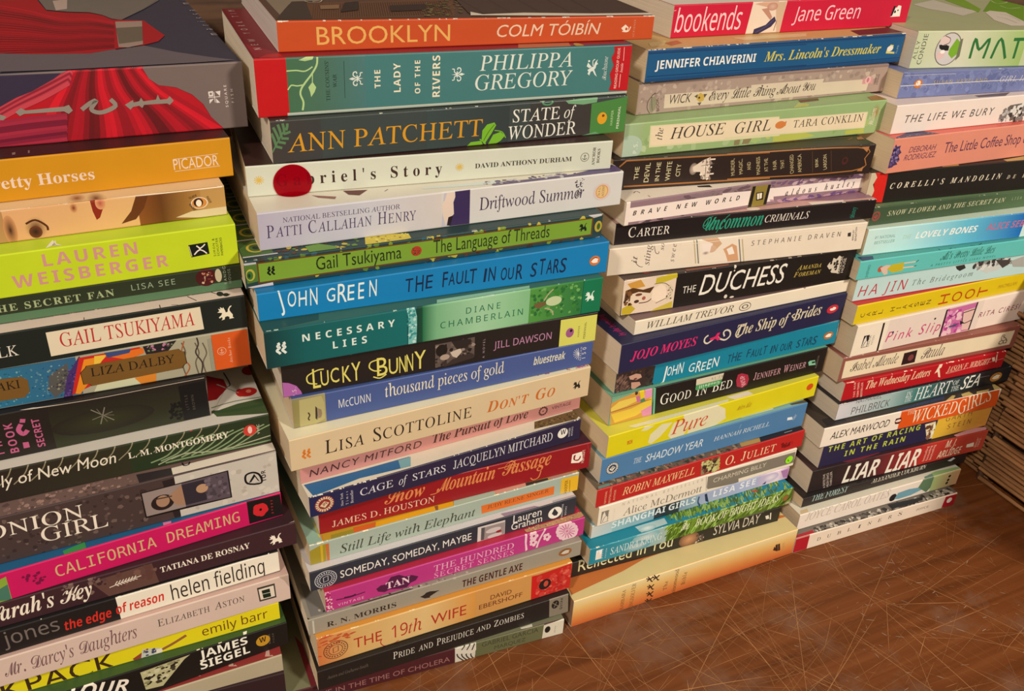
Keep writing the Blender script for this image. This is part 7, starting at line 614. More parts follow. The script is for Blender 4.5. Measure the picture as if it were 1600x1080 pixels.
[['S','h',[[199,91,41],[217,142,75]],0,209.2,0,9.5],['S','h',[[217,142,75],[229,189,116]],0,209.2,9.5,19],['S','h',[[229,189,116],[234,217,164]],0,209.2,19,27.1],['S','t','BARBARA','R',45,0.9,21,3.05,90,[96,65,36]],['S','t','KINGSOLVER','R',53.6,-1.8,27.3,3.41,90,[96,65,36]],['S','l',[64,39,27],1.23,[[63.4,23.4],[65.2,24.7],[66.8,25],[68.5,26.7]]],['S','l',[64,39,27],1.05,[[63.8,27.8],[66,24.7],[67.9,21.7],[68.9,21.9]]],['S','l',[64,39,27],0.87,[[62.3,26.7],[65.2,24.7]]],['S','l',[64,39,27],1.25,[[65.5,14.3],[67.2,15.6],[68.9,16],[70.6,17.6]]],['S','l',[64,39,27],1.06,[[65.9,18.8],[68.1,15.6],[70,12.6],[71.1,12.8]]],['S','l',[64,39,27],0.89,[[64.4,17.7],[67.2,15.6]]],['S','l',[64,39,27],1.27,[[65.9,6.6],[67.7,7.9],[69.3,8.3],[71.1,10]]],['S','l',[64,39,27],1.08,[[66.4,11.1],[68.6,7.9],[70.5,4.8],[71.6,5.1]]],['S','l',[64,39,27],0.9,[[64.8,10.1],[67.7,7.9]]],['S','l',[64,39,27],1.28,[[65.6,-0.9],[67.4,0.5],[69.1,0.8],[70.8,2.5]]],['S','l',[64,39,27],1.09,[[66.1,3.7],[68.3,0.5],[70.2,-2.7],[71.3,-2.4]]],['S','l',[64,39,27],0.91,[[64.5,2.6],[67.4,0.5]]],['S','l',[64,39,27],1.24,[[69.1,22.8],[70.8,24.1],[72.5,24.5],[74.2,26.2]]],['S','l',[64,39,27],1.05,[[69.5,27.3],[71.7,24.1],[73.6,21.1],[74.7,21.4]]],['S','l',[64,39,27],0.88,[[68,26.2],[70.8,24.1]]],['S','t','The','R',83.6,7.1,9.3,3.19,90,[96,65,36]],['S','t','Poisonwood','R',92.4,-2.9,29,3.59,90,[96,65,36]],['S','t','Bible','R',100.8,6.4,13.4,3.52,90,[96,65,36]],['S','p',[64,39,27],[[186.9,11.5],[187.5,15.6],[189.2,13.3],[188.2,17.1],[190.3,13.7],[191.1,9.5]]],['S','l',[64,39,27],1.78,[[191.8,9.2],[189.4,17.3]]],['S','l',[64,39,27],1.78,[[194,9],[191.7,17.2]]],['S','t','HARPER','g',200,7.7,9.7,2.26,103,[201,172,105]],['T','p',[198,113,56],[[1.4,6.4],[48.8,12.9],[71.7,18.1],[101.4,19.2],[214.7,15.9],[140.5,45.1],[5.9,39]]]],  # orange T wedge mixes cover print with shade under the black book above
[['S','g',[[194,200,161],[209,207,179]],0,44.4,0,27],['S','g',[[209,207,179],[154,182,102]],44.4,107.3,0,27],['S','t','ALLY','n',4,6.9,13.3,3.46,90,[65,69,54]],['S','t','CONDIE','n',9.8,3.2,21.8,3.96,90,[65,69,54]],['S','e',[113,103,94],32,13.9,12.16,12.07],['S','e',[209,199,193],32,13.9,11.28,11.39,[201,194,189]],['S','p',[118,168,41],[[33.2,13.6],[37.6,21.6],[41.3,19.1],[42.9,11],[37.9,7],[33.4,10.3]]],['S','p',[28,24,21],[[22.3,16.9],[27.4,17.7],[32.3,16],[32.5,12.8],[27.1,12.8],[23.5,14.5]]],['S','e',[220,194,185],27,20.1,4.71,3.43],['S','e',[219,185,178],26.2,9.6,3.67,3.14],['S','l',[65,56,54],0.51,[[26.3,23.3],[31.2,21.6],[31.3,18.4],[26.6,16.9]]],['S','e',[239,232,222],27.4,12,2.15,1.39],['S','p',[111,113,86],[[41.2,20.7],[43.6,21.5],[45,8.5],[41.9,5.3]]],['S','l',[41,109,50],2.34,[[55.5,6.7],[55.7,21],[62.3,13.2],[69.6,20.9],[69,6.5]]],['S','l',[41,109,50],2.38,[[76.6,6.4],[80.8,20.8],[91.1,6.1]]],['S','l',[41,109,50],2.36,[[94,20.2],[143.2,20.7]]],['S','l',[41,109,50],2.37,[[99.1,20.2],[99.6,6]]],['T','p',[107,147,39],[[132.1,71.6],[192.5,122.7],[257.9,146.7],[129.5,26.6],[122.1,26.8],[137.2,66.9]]],['T','p',[200,190,172],[[84,100.4],[125.1,121.4],[121.4,90.9],[127.2,71.7],[92.6,53.5],[91.5,67.1],[83.3,81.1]]],['T','p',[121,156,49],[[138,121.6],[166.9,133],[139.2,81.2],[122.6,67],[128.9,90.9]]],['T','p',[211,199,181],[[129.8,66.9],[141.9,74],[151.9,66.9],[134,30.9],[116.4,14.3],[103.5,14.7],[107.8,35.7]]],['T','l',[99,85,83],0.49,[[138.6,59.9],[141.2,53],[132.3,33.1]]],['T','l',[99,85,83],0.47,[[123.4,48.7],[126.1,41.9],[119.9,24.7]]],['T','l',[176,196,133],1.08,[[189.7,120],[182.8,106.7],[196.2,109.5],[214.5,123.1]]],['T','l',[176,196,133],1.05,[[176,96.3],[173.4,83.8],[190,87.3]]]],
[['S','n',[[-0.9,1.6],[130.6,1],[122.9,17.3],[-3.5,18]],[[124,133,177],[98,106,152],[116,125,170]],70,6.61,4,1,0],['S','l',[135,145,189],0.44,[[2.8,6.4],[4.9,9.6],[9.1,7],[7.6,5]]],['S','l',[131,141,185],0.44,[[1.7,15.4],[5.5,16.9],[8.6,14.4]]],['S','l',[135,145,189],0.45,[[11.5,6.4],[13.6,9.6],[17.9,6.9],[16.4,4.9]]],['S','l',[131,141,185],0.44,[[10.3,15.4],[14.1,16.9],[17.3,14.4]]],['S','l',[135,145,189],0.45,[[20.3,6.3],[22.4,9.6],[26.7,6.9],[25.2,4.9]]],['S','l',[131,141,185],0.44,[[19.1,15.5],[22.9,17],[26.1,14.4]]],['S','l',[135,145,189],0.45,[[29.1,6.3],[31.2,9.6],[35.6,6.9],[34.2,4.8]]],['S','l',[131,141,185],0.45,[[27.9,15.5],[31.7,17],[34.9,14.4]]],['S','l',[135,145,189],0.46,[[38.1,6.3],[40.2,9.6],[44.6,6.9],[43.2,4.8]]],['S','l',[131,141,185],0.45,[[36.7,15.5],[40.6,17.1],[43.9,14.4]]],['S','l',[135,145,189],0.46,[[47.1,6.2],[49.2,9.5],[53.7,6.8],[52.3,4.8]]],['S','l',[131,141,185],0.46,[[45.7,15.6],[49.6,17.1],[52.9,14.5]]],['S','l',[135,145,189],0.47,[[56.3,6.2],[58.4,9.5],[62.9,6.8],[61.5,4.7]]],['S','l',[131,141,185],0.46,[[54.7,15.6],[58.7,17.1],[62.1,14.5]]],['S','l',[135,145,189],0.47,[[65.5,6.2],[67.6,9.5],[72.2,6.8],[70.8,4.7]]],['S','l',[131,141,185],0.46,[[63.9,15.6],[67.8,17.2],[71.3,14.5]]],['S','l',[135,145,189],0.48,[[74.8,6.2],[76.9,9.5],[81.6,6.7],[80.1,4.6]]],['S','l',[131,141,185],0.47,[[73.1,15.6],[77.1,17.2],[80.6,14.5]]],['S','l',[135,145,189],0.48,[[84.2,6.1],[86.3,9.5],[91.1,6.7],[89.6,4.6]]],['S','l',[131,141,185],0.47,[[82.5,15.7],[86.5,17.3],[90,14.6]]],['S','l',[135,145,189],0.49,[[93.7,6.1],[95.8,9.5],[100.6,6.7],[99.2,4.6]]],['S','l',[131,141,185],0.48,[[91.9,15.7],[95.9,17.3],[99.5,14.6]]],['S','l',[135,145,189],0.49,[[103.3,6.1],[105.4,9.5],[110.3,6.7],[108.9,4.5]]],['S','l',[131,141,185],0.48,[[101.4,15.7],[105.5,17.4],[109.1,14.6]]],['S','l',[135,145,189],0.5,[[113,6],[115.1,9.5],[120.1,6.6],[118.6,4.5]]],['S','l',[131,141,185],0.49,[[111,15.8],[115.1,17.4],[118.8,14.6]]],['S','l',[135,145,189],0.5,[[122.8,6],[124.9,9.5],[129.9,6.6],[128.5,4.4]]],['S','l',[131,141,185],0.49,[[120.7,15.8],[124.8,17.4],[128.6,14.7]]],['S','e',[197,116,52],16.9,10.4,4.23,3.2],['S','e',[235,222,203],16.8,10.9,2.23,1.96],['S','p',[197,116,52],[[15,11.7],[16,12],[16.4,10.4]]],['S','t','SUSAN VREELAND','g',31.6,9.5,54.6,2.88,0,[183,164,113]],['S','t','GIRL IN HYACINTH BLUE','I',99.9,8.7,95.6,4.43,0,[202,200,206]],['S','l',[216,211,209],0.53,[[-3,9.4],[36.8,9.7],[94.4,9.9],[126.5,9.8]]],['S','l',[186,184,192],0.35,[[1.2,16.9],[29.5,16.9],[52,16.7]]],['S','w',[221,214,209],10,4,'both',1]],
[['S','t','THE LIFE WE BURY','i',11.2,7.9,94.5,5.63,0,[72,66,64]],['S','p',[105,95,88],[[114.4,1.6],[116.5,9.8],[122.5,14.1],[137.6,15],[143,4.3],[127.5,1.1]]],['S','n',[[114.8,2],[144.5,1.4],[138.1,14],[116.9,11.6]],[[181,176,170],[57,51,47],[222,216,207],[124,117,111]],60,5.05,4,1,0],['S','p',[47,41,40],[[116.5,2.9],[117.4,3.7],[119.5,2.2]]],['T','p',[108,91,87],[[85.6,8],[129.1,8.5],[115.3,1.6],[87,3]]],['T','p',[194,179,170],[[60.4,7.2],[88.6,10.6],[87,2],[61.8,2.2]]]],
[['S','p',[67,51,92],[[2.1,22.4],[4,20.5],[7.4,21.1],[7.2,18.4],[10.1,15.5],[7.7,13.9],[9.3,11.1],[6.3,9.6],[9.2,6.6],[5.8,6],[4.4,4.8],[0.4,4.3],[0.1,10.2],[0.7,18.1]]],['S','n',[[1.1,5.6],[8.8,9.4],[6.2,19.4],[0.9,20.7]],[[38,31,75],[144,122,161],[96,74,119]],40,2.51,4,1,0],['S','t','DEBORAH','i',17.5,14.7,28.2,4.31,0,[104,58,82]],['S','t','RODRIGUEZ','i',14.5,8.9,33.5,4.3,0,[104,58,82]],['S','t','The Little Coffee Shop of','h',55.4,11,98.3,8.27,0,[95,53,76]],['T','p',[64,49,88],[[4.2,3.4],[22.8,10],[38.7,8.7],[47.9,-0.3],[36.7,-1.9],[15.5,-1.1],[0.4,-0.7]]],['T','n',[[2.8,0.4],[38.2,-0.6],[44,6.7],[11,5.8]],[[138,126,161],[36,31,63]],40,1.91,4,1,0]],
[['S','p',[211,35,26],[[3.1,25.6],[15.5,25],[16.7,15],[17.4,0.8],[7.5,1.6],[6.5,8.3]]],['S','p',[203,186,154],[[-7.2,26.7],[3.1,25.6],[6.2,21.3],[4,15.9],[6.7,11.1],[6,6.5],[0.3,3.2]]],['S','t',"CORELLI'S MANDOLIN",'J',21.3,11.2,112.9,4.4,0,[229,216,188]],['S','t','DE BERNIERES','J',140.8,10.5,67.1,3.03,0,[208,194,169]],['S','w',[193,183,161],10,7,'bottom',1],['T','p',[179,142,81],[[69.8,3.6],[87.7,3.4],[84.8,-0.6],[69.2,0.5]]],['T','p',[184,157,97],[[136.3,4.8],[162.9,8.5],[150.8,-2.3],[135.9,-1.4]]]],
[['S','g',[[64,83,58],[82,107,72]],94.8,172.4,0,15],['S','t','SNOW FLOWER AND THE SECRET FAN','J',16.5,6.8,123.6,4.01,0,[188,186,149]],['S','t','LISA SEE','n',147.8,7.7,22.9,2.45,0,[165,175,142]],['S','o','badge',5.5,7.8,8.69,[178,60,64],[64,83,58],0],['S','w',[206,211,186],10,9,'top',1]],
[['S','g',[[202,229,220],[185,228,226]],0,37.8,0,21.5],['S','g',[[185,228,226],[103,190,213]],37.8,97.1,0,21.5],['S','g',[[103,190,213],[22,106,184]],97.1,161,0,21.5],['S','t','#1 NATIONAL','n',7.9,13,19.7,2.44,0,[108,151,137]],['S','t','BESTSELLER','n',8.8,8.7,19.3,2.45,0,[108,151,137]],['S','t','THE','x',35.5,10.1,8.3,3.71,0,[176,212,197]],['S','t','LOVELY BONES','x',48.1,9.6,63.1,5.33,0,[239,241,233]],['S','t','ALICE SEBOLD','x',120.7,9.7,58.6,5.66,0,[189,110,138]],['S','l',[239,241,223],0.72,[[-0.2,22.2],[68.1,22.2],[156.1,22.9]]],['S','w',[241,241,227],8,3,'top',1]],
[['S','t','SHEPARD','g',11.1,1.4,10.9,2.53,90,[49,114,100]],['S','e',[180,91,65],21.9,7,2.7,2.65],['S','p',[217,186,167],[[21.5,8.1],[26.7,9.9],[31.6,9.3],[29.2,6.1],[30.6,1.9],[27.3,1.3],[23.8,4.8]]],['S','p',[195,177,39],[[28.6,6.2],[32.7,9.7],[38.5,10],[44.4,10.1],[45.7,3],[35.2,2.3]]],['S','l',[220,194,176],1.13,[[44.7,9.3],[56.6,9.3]]],['S','l',[220,194,176],1.14,[[44.8,5.4],[57,5.1]]],['S','l',[39,39,41],0.57,[[56.8,8.8],[59.3,10.4]]],['S','l',[39,39,41],0.58,[[55.7,5.2],[58.5,5.7]]],['S','t',"Ali's Pretty Little Lies",'s',82.1,7.2,58.4,6.25,0,[39,104,95]],['S','t','A PRETTY LITTLE LIARS NOVEL','i',73.8,2.6,70,2.01,0,[49,123,107]],['T','p',[37,45,90],[[3.3,7.7],[17.1,6.3],[13.7,1.3],[2.6,1]]],['T','l',[28,54,48],0.51,[[81,3.6],[80,-2.3],[86.7,-0.6],[93.4,2.3]]],['T','l',[28,54,48],0.51,[[96.4,1.6],[92.7,-5.5],[98.6,-5.9],[107.8,1.1]]],['T','l',[28,54,48],0.52,[[113.3,2],[119.3,0.5],[126.9,3.3]]]],
[['S','t','HA JIN','k',4.1,3.8,48.5,9.2,0,[187,51,65]],['S','t','The Bridegroom','I',58.1,6.3,64.6,4.86,0,[95,102,96]],['S','p',[200,204,196],[[119.6,17.1],[138.7,20.1],[160.8,18.5],[162.9,13.9],[149.4,7.9],[137.9,6.6],[124.5,13.3]]],['S','p',[49,47,46],[[100,18],[109.4,18.4],[112.2,14.9],[106.5,12.9],[102.5,15]]],['S','n',[[122.2,12.5],[162,12.9],[158.8,19.8],[120.3,20.2]],[[59,57,56],[148,148,143],[218,218,210]],60,5.02,4,1,0],['S','p',[69,65,63],[[143.4,18.5],[160.4,16.4],[162.7,12.8],[155.5,9.3]]],['S','p',[168,168,160],[[162.3,15],[176.4,17.7],[181.4,7.1],[167.9,8.8]]]],
[['S','t','C','n',10,6,3.5,4.16,90,[86,55,34]],['S','t','A','n',16.2,5.9,3.6,4.19,90,[86,55,34]],['S','t','R','n',22.5,5.9,3.6,4.22,90,[86,55,34]],['S','t','L','n',28.8,5.9,3.6,4.26,90,[86,55,34]],['S','t','H','n',41.5,5.9,3.6,4.32,90,[86,55,34]],['S','t','I','n',48,6.9,1.5,4.36,90,[86,55,34]],['S','t','A','n',54.5,5.8,3.7,4.39,90,[86,55,34]],['S','t','A','n',61,5.8,3.7,4.43,90,[86,55,34]],['S','t','S','n',67.6,5.8,3.7,4.46,90,[86,55,34]],['S','t','E','n',74.2,5.8,3.7,4.5,90,[86,55,34]],['S','t','N','n',80.9,5.7,3.7,4.54,90,[86,55,34]],['S','t','H','G',101.5,2.7,9.1,10.76,90,[187,71,27]],['S','t','O','G',116.4,2.6,9.2,10.95,90,[187,71,27]],['S','t','O','G',131.5,2.5,9.3,11.14,90,[187,71,27]],['S','t','T','G',146.9,2.4,9.4,11.35,90,[187,71,27]],['S','t','MACMILLAN','i',158.9,6.6,23.2,3.39,0,[196,152,34]]],
[['S','g',[[241,226,201],[241,227,204]],0,33.7,0,28.4],['S','g',[[241,221,205],[241,223,207]],141.1,197.2,0,28.4],['S','l',[40,30,30],2.09,[[27.7,26.5],[29.3,-0.7]]],['S','t','Pink Slip','i',35.1,7.4,60.8,9.09,0,[206,72,121]],['S','e',[40,30,33],86.2,19.8,1.12,0.95],['S','e',[40,58,96],41.2,15.3,0.91,1.2],['S','p',[203,111,163],[[97.3,26],[132.7,27.1],[133.2,1.1],[97.9,0.9]]],['S','n',[[100.5,1.3],[121.4,1.7],[115.4,25.3],[97.3,26]],[[225,150,188],[186,71,146],[237,196,202]],40,5.93,4,1,0],['S','p',[230,193,180],[[118.7,21.2],[132.6,22.4],[133.5,2],[124.1,2.5]]],['S','l',[40,30,30],0.84,[[118.8,19.5],[122.6,9.3],[132.7,10.6]]],['S','l',[40,30,30],0.84,[[118.8,19.5],[131.8,20.8]]],['S','p',[50,87,114],[[106,9.2],[117.6,10.2],[114.2,7.8],[106.6,8]]],['S','p',[40,39,46],[[118.1,12.5],[123.9,9.7],[120.1,8]]],['S','l',[90,40,88],0.69,[[101.9,20.6],[106.7,18],[111.5,20.7]]],['S','l',[49,31,36],1.91,[[97.5,26.2],[98.9,0.7]]],['S','l',[49,31,36],1.67,[[132.7,27.1],[133.2,1.1]]],['S','t','RITA CIRESI','i',140,11.5,51.1,4.77,0,[144,62,84]],['S','o','delta',12.2,12.5,11.01,[40,36,35],0,0],['S','t','DELTA','n',17.8,6.9,10.2,2.23,90,[90,84,78]],['S','t','FICTION','n',21.3,8.1,8.3,1.71,90,[140,130,121]]],
[['S','p',[229,211,178],[[2.8,19.5],[190,18.6],[189.7,4.4],[3.5,3.1]]],['S','p',[234,217,183],[[3.9,18.7],[189,18],[188.3,5.1],[4.3,3.6]]],['S','t','Isabel Allende','s',10.4,8.3,49.4,8.53,0,[70,61,56]],['S','p',[48,27,28],[[64.8,16.6],[78.8,17.4],[80,5.3],[65.4,4.8]]],['S','e',[126,62,61],73.9,10.8,3.01,3.08],['S','t','Paula','s',85.7,7.2,24.9,10.14,0,[90,75,71]],['S','l',[120,111,100],0.76,[[175.4,6.9],[180.8,8.6],[184,10],[176.3,15.1],[177.6,10.4],[184.7,6.7]]],['S','e',[110,101,91],177.8,8.5,3.03,2.12],['S','e',[234,217,183],177.8,8.5,2.02,1.37],['S','e',[110,101,91],182.3,8.6,2.7,1.98],['S','e',[234,217,183],182.3,8.6,1.69,1.22],['S','l',[110,101,91],0.6,[[175.9,15.8],[179.1,15.5],[179.2,12.1]]],['S','w',[228,203,185],12,5,'top',1]],
[['S','t','The Wednesday Letters','J',23.4,7.6,69.9,8.16,0,[238,203,166]],['S','t','JASON F. WRIGHT','J',112.1,6.9,50.7,6.16,0,[234,187,156]],['S','p',[241,220,191],[[98.4,8.8],[100.4,14.9],[100.9,17.4],[104.5,17.4],[104.3,14.2],[102.5,13.2],[107.1,3.2],[104.5,4.3],[101.5,10.2]]],['S','p',[241,220,191],[[163.7,13.3],[167,13.4],[169.3,8.9],[166.6,8.3]]],['S','l',[241,220,191],1.28,[[168.8,15.8],[171,7.2]]],['S','t','THE NEW','N',14.2,2.2,15.4,1.86,103,[234,186,166]],['S','t','YORK TIMES','N',18.2,1.3,15.4,1.87,103,[234,186,166]],['S','t','BESTSELLER','N',22.2,0.5,15.5,1.88,103,[234,186,166]],['S','w',[241,227,203],34,8,'both',1.5],['S','l',[224,156,145],0.46,[[114.1,5.8],[179.2,9.8]]]],
[['S','g',[[215,210,212],[162,187,183]],0,55.8,0,15.8],['S','g',[[162,187,183],[71,128,122]],55.8,83.9,0,15.8],['S','g',[[71,128,122],[45,69,71]],83.9,119.3,0,15.8],['S','g',[[45,69,71],[37,36,41]],119.3,166.1,0,15.8],['S','t','NATHANIEL','n',18.1,13.4,27,3.89,0,[91,100,105]],['S','t','PHILBRICK','n',15.6,2.7,40.8,7.28,0,[101,92,96]],['S','t','IN','R',73.7,8.1,5.7,5.26,0,[230,237,232]],['S','t','THE','R',73.6,2.7,7.7,5.27,0,[230,237,232]],['S','t','HEART','R',84.6,2.3,40.6,12.7,0,[241,241,237]],['S','t','OF','R',126.5,9.3,7,4.73,0,[230,237,232]],['S','t','THE','R',126.5,2.7,9.6,5.17,0,[230,237,232]],['S','t','SEA','i',137.9,2.5,21.9,12.87,0,[241,241,227]],['S','o','penguin',179.6,7.6,9.53,[201,136,61],[241,237,204],0,1.5],['S','l',[122,112,110],0.64,[[157.6,11.4],[170.2,10.9]]],['S','w',[220,210,196],8,5,'top',1]],
[['S','p',[224,88,26],[[80.8,19.6],[193.7,19.2],[197.9,0.6],[82.5,0.5]]],['S','p',[69,18,18],[[76.7,9.2],[76.8,12.9],[82.4,13.1],[84.3,9.6],[81.9,6.5],[77.8,7]]],['S','e',[241,217,200],80.4,10,3.12,1.38],['S','t','ALEX MARWOOD','i',8.7,6.6,62.1,7.31,0,[41,35,33]],['S','t','THE','R',88.2,14.3,9,3.89,0,[237,215,177]],['S','t','WICKED','R',95.8,4.1,50.8,13.12,0,[241,236,206]],['S','t','GIRLS','R',150.8,0.3,37.1,16.36,14,[241,236,206]],['T','p',[194,167,97],[[131.4,1.2],[143.4,5.7],[146.2,4.8],[136.2,-1.3]]],['T','p',[194,167,97],[[152.9,4.8],[163.1,5.8],[163.4,0.5],[150.8,1.3]]],['T','p',[198,171,104],[[169.9,3.7],[184.8,3.3],[180.2,0.5],[166.5,0.5]]],['T','p',[201,177,108],[[193.3,8.2],[200.1,7.2],[195,0.2],[187.7,0.3]]],['T','p',[33,29,32],[[6.3,11.3],[25.9,12.7],[25.8,3.2],[4.3,2.6]]],['T','p',[49,56,86],[[78.2,3.9],[136.7,7.8],[130.8,3.4],[78.9,1.7]]]],
[['S','t','THE ART OF RACING','N',5.9,15.1,100.3,5.61,0,[187,200,69]],['S','t','IN THE RAIN','N',25.8,6,66.2,5.73,0,[193,206,69]],['S','p',[228,210,168],[[111.1,19.5],[123.3,20],[129.6,1.9],[119.8,1.5]]],['S','n',[[119.2,2.9],[129.3,2.6],[123.5,18.3],[113.3,18.2]],[[98,64,46],[241,240,211],[138,95,69]],26,4.89,4,1,0],['S','g',[[227,185,58],[223,158,69]],125.6,191.1,0,22.3],['S','t','GARTH','n',135.4,16.9,31.3,5.6,0,[128,89,42]],['S','t','STEIN','n',140.8,7.7,28.1,5.26,0,[118,80,42]],['S','w',[233,222,189],10,4,'bottom',1]],
[['S','g',[[41,30,31],[69,37,40]],23.4,65.8,0,23.1],['S','g',[[79,39,42],[169,43,42]],65.8,118.9,0,23.1],['S','g',[[184,47,40],[194,75,56]],118.9,196.3,0,23.1],['S','t','LIAR','y',35.7,1.4,37.6,18.2,0,[241,235,216]],['S','t','LIAR','y',82.9,0.5,36.3,19.7,0,[241,235,216]],['S','t','M. J.','y',147.4,13.5,12.5,8.05,0,[241,211,181]],['S','t','ARLIDGE','y',141.4,2.7,28.2,8.08,0,[241,211,181]],['S','t','A DETECTIVE','g',18.6,1.3,16.5,2.2,105,[211,197,183]],['S','t','HELEN GRACE','g',22.1,1.7,16.5,2.2,105,[211,197,183]],['S','t','THRILLER','g',25.5,2.2,16.6,2.21,105,[211,197,183]],['S','t','bestselling','g',126.7,3.8,16.6,2.6,90,[238,191,170]],['S','t','bestselling','g',130.6,3.7,16.7,2.61,90,[238,191,170]],['S','t','bestselling','g',134.6,3.6,16.7,2.62,90,[238,191,170]],['S','p',[241,233,209],[[174.3,11.3],[182.8,11.8],[184.1,6.8],[174.9,7.6]]],['S','t','BERKLEY','g',187.7,5.3,11.2,2.47,90,[239,201,180]],['S','t','PRIME','g',190.8,5.5,9.3,2.08,90,[239,201,180]],['T','p',[123,45,55],[[31,4.2],[70.2,7.5],[73.1,3.1],[39.9,-0.7]]],['T','p',[207,151,160],[[157.6,3.5],[182.9,6.6],[199,4.1],[193.6,0.8],[158.9,-0.6]]]],
[['S','t','THE FATE OF','i',10.2,11.6,37.7,4.07,0,[202,204,196]],['S','t','THE FOREST','J',10.2,4.4,38.3,7.05,0,[155,181,174]],['S','t','SUSANNA HECHT &','J',81.6,10.1,49.7,3.41,0,[176,167,153]],['S','t','ALEXANDER COCKBURN','J',74.3,6.2,63.1,4.6,0,[202,194,174]],['S','p',[202,209,213],[[162.7,8.3],[169.5,10],[172.4,8.4],[167.3,6.2]]]],
[['S','t','JOYCE CAROL OATES','I',6.7,8.2,92.6,8.43,0,[193,180,165]],['S','e',[42,36,37],104.8,6,4.13,4],['S','p',[114,162,176],[[107.3,3.6],[109.5,9.8],[121.8,10.7],[133.2,9.3],[140.1,5.8],[126.7,2.6],[112.3,2.3]]],['S','p',[94,126,93],[[133.2,9.3],[137,18.4],[146.2,22.6],[153.7,9],[145.8,0.9]]],['S','g',[[171,192,126],[216,171,127]],149.5,182.4,0,16.8],['S','e',[41,36,32],169.5,4.8,1.54,1.45],['S','e',[41,36,32],170,8.1,1.54,1.45],['S','e',[41,36,32],170.1,12.3,1.54,1.44],['T','p',[211,185,143],[[3.7,4.7],[11.2,5],[8.6,-0.1],[1.1,0.6]]],['T','p',[146,179,116],[[145.1,3.8],[156.3,5.6],[186,3.3],[181.6,0.1],[150.1,-0.3]]],['T','p',[109,139,124],[[140.7,3.1],[150.9,4],[148.8,0.2],[135.3,-4.1]]]],
[['S','p',[177,27,41],[[-2.1,18.3],[14,17.7],[14.8,-1.7],[-0,-1.7]]],['S','p',[177,27,41],[[167,15.4],[182.5,15.1],[181,-0.2],[166.5,1.1]]],['S','e',[241,239,221],173.4,9,3.11,3.4],['S','t','D','R',23.6,6.5,3.9,3.69,0,[72,60,56]],['S','t','U','R',34.4,6.7,3.9,3.74,0,[72,60,56]],['S','t','B','R',45.2,6.9,4,3.78,0,[72,60,56]],['S','t','L','R',56.2,7.1,4,3.83,0,[72,60,56]],['S','t','I','R',67.3,7.3,4,3.88,0,[72,60,56]],['S','t','N','R',78.5,7.5,4.1,3.93,0,[72,60,56]],['S','t','E','R',89.8,7.7,4.1,3.98,0,[72,60,56]],['S','t','R','R',101.3,8,4.2,4.04,0,[72,60,56]],['S','t','S','R',112.8,8.2,4.2,4.09,0,[72,60,56]],['S','t','JOYCE','R',134,7.6,14.7,2.74,0,[72,60,56]],['T','p',[169,25,39],[[2.6,3.4],[20.2,4.2],[20.2,-0.8],[0.2,-0.7]]],['T','n',[[20.2,-0.8],[174.4,-1.5],[179,8.3],[21.5,4.8]],[[150,141,129],[60,55,52],[190,181,169],[100,95,87],[40,36,36]],300,4.53,6,1,0],['T','p',[40,36,36],[[106.3,8.7],[145.3,6.3],[142,3],[105.7,2.4]]],['T','p',[169,31,41],[[167.5,0.9],[182.9,1.3],[180.3,-1.2],[165,-1.6]]]],
]
STACK = {'A': 'paperbacks in the leftmost stack', 'B': 'paperbacks in the second stack from the left', 'C': 'paperbacks in the third stack from the left', 'D': 'paperbacks in the rightmost stack'}
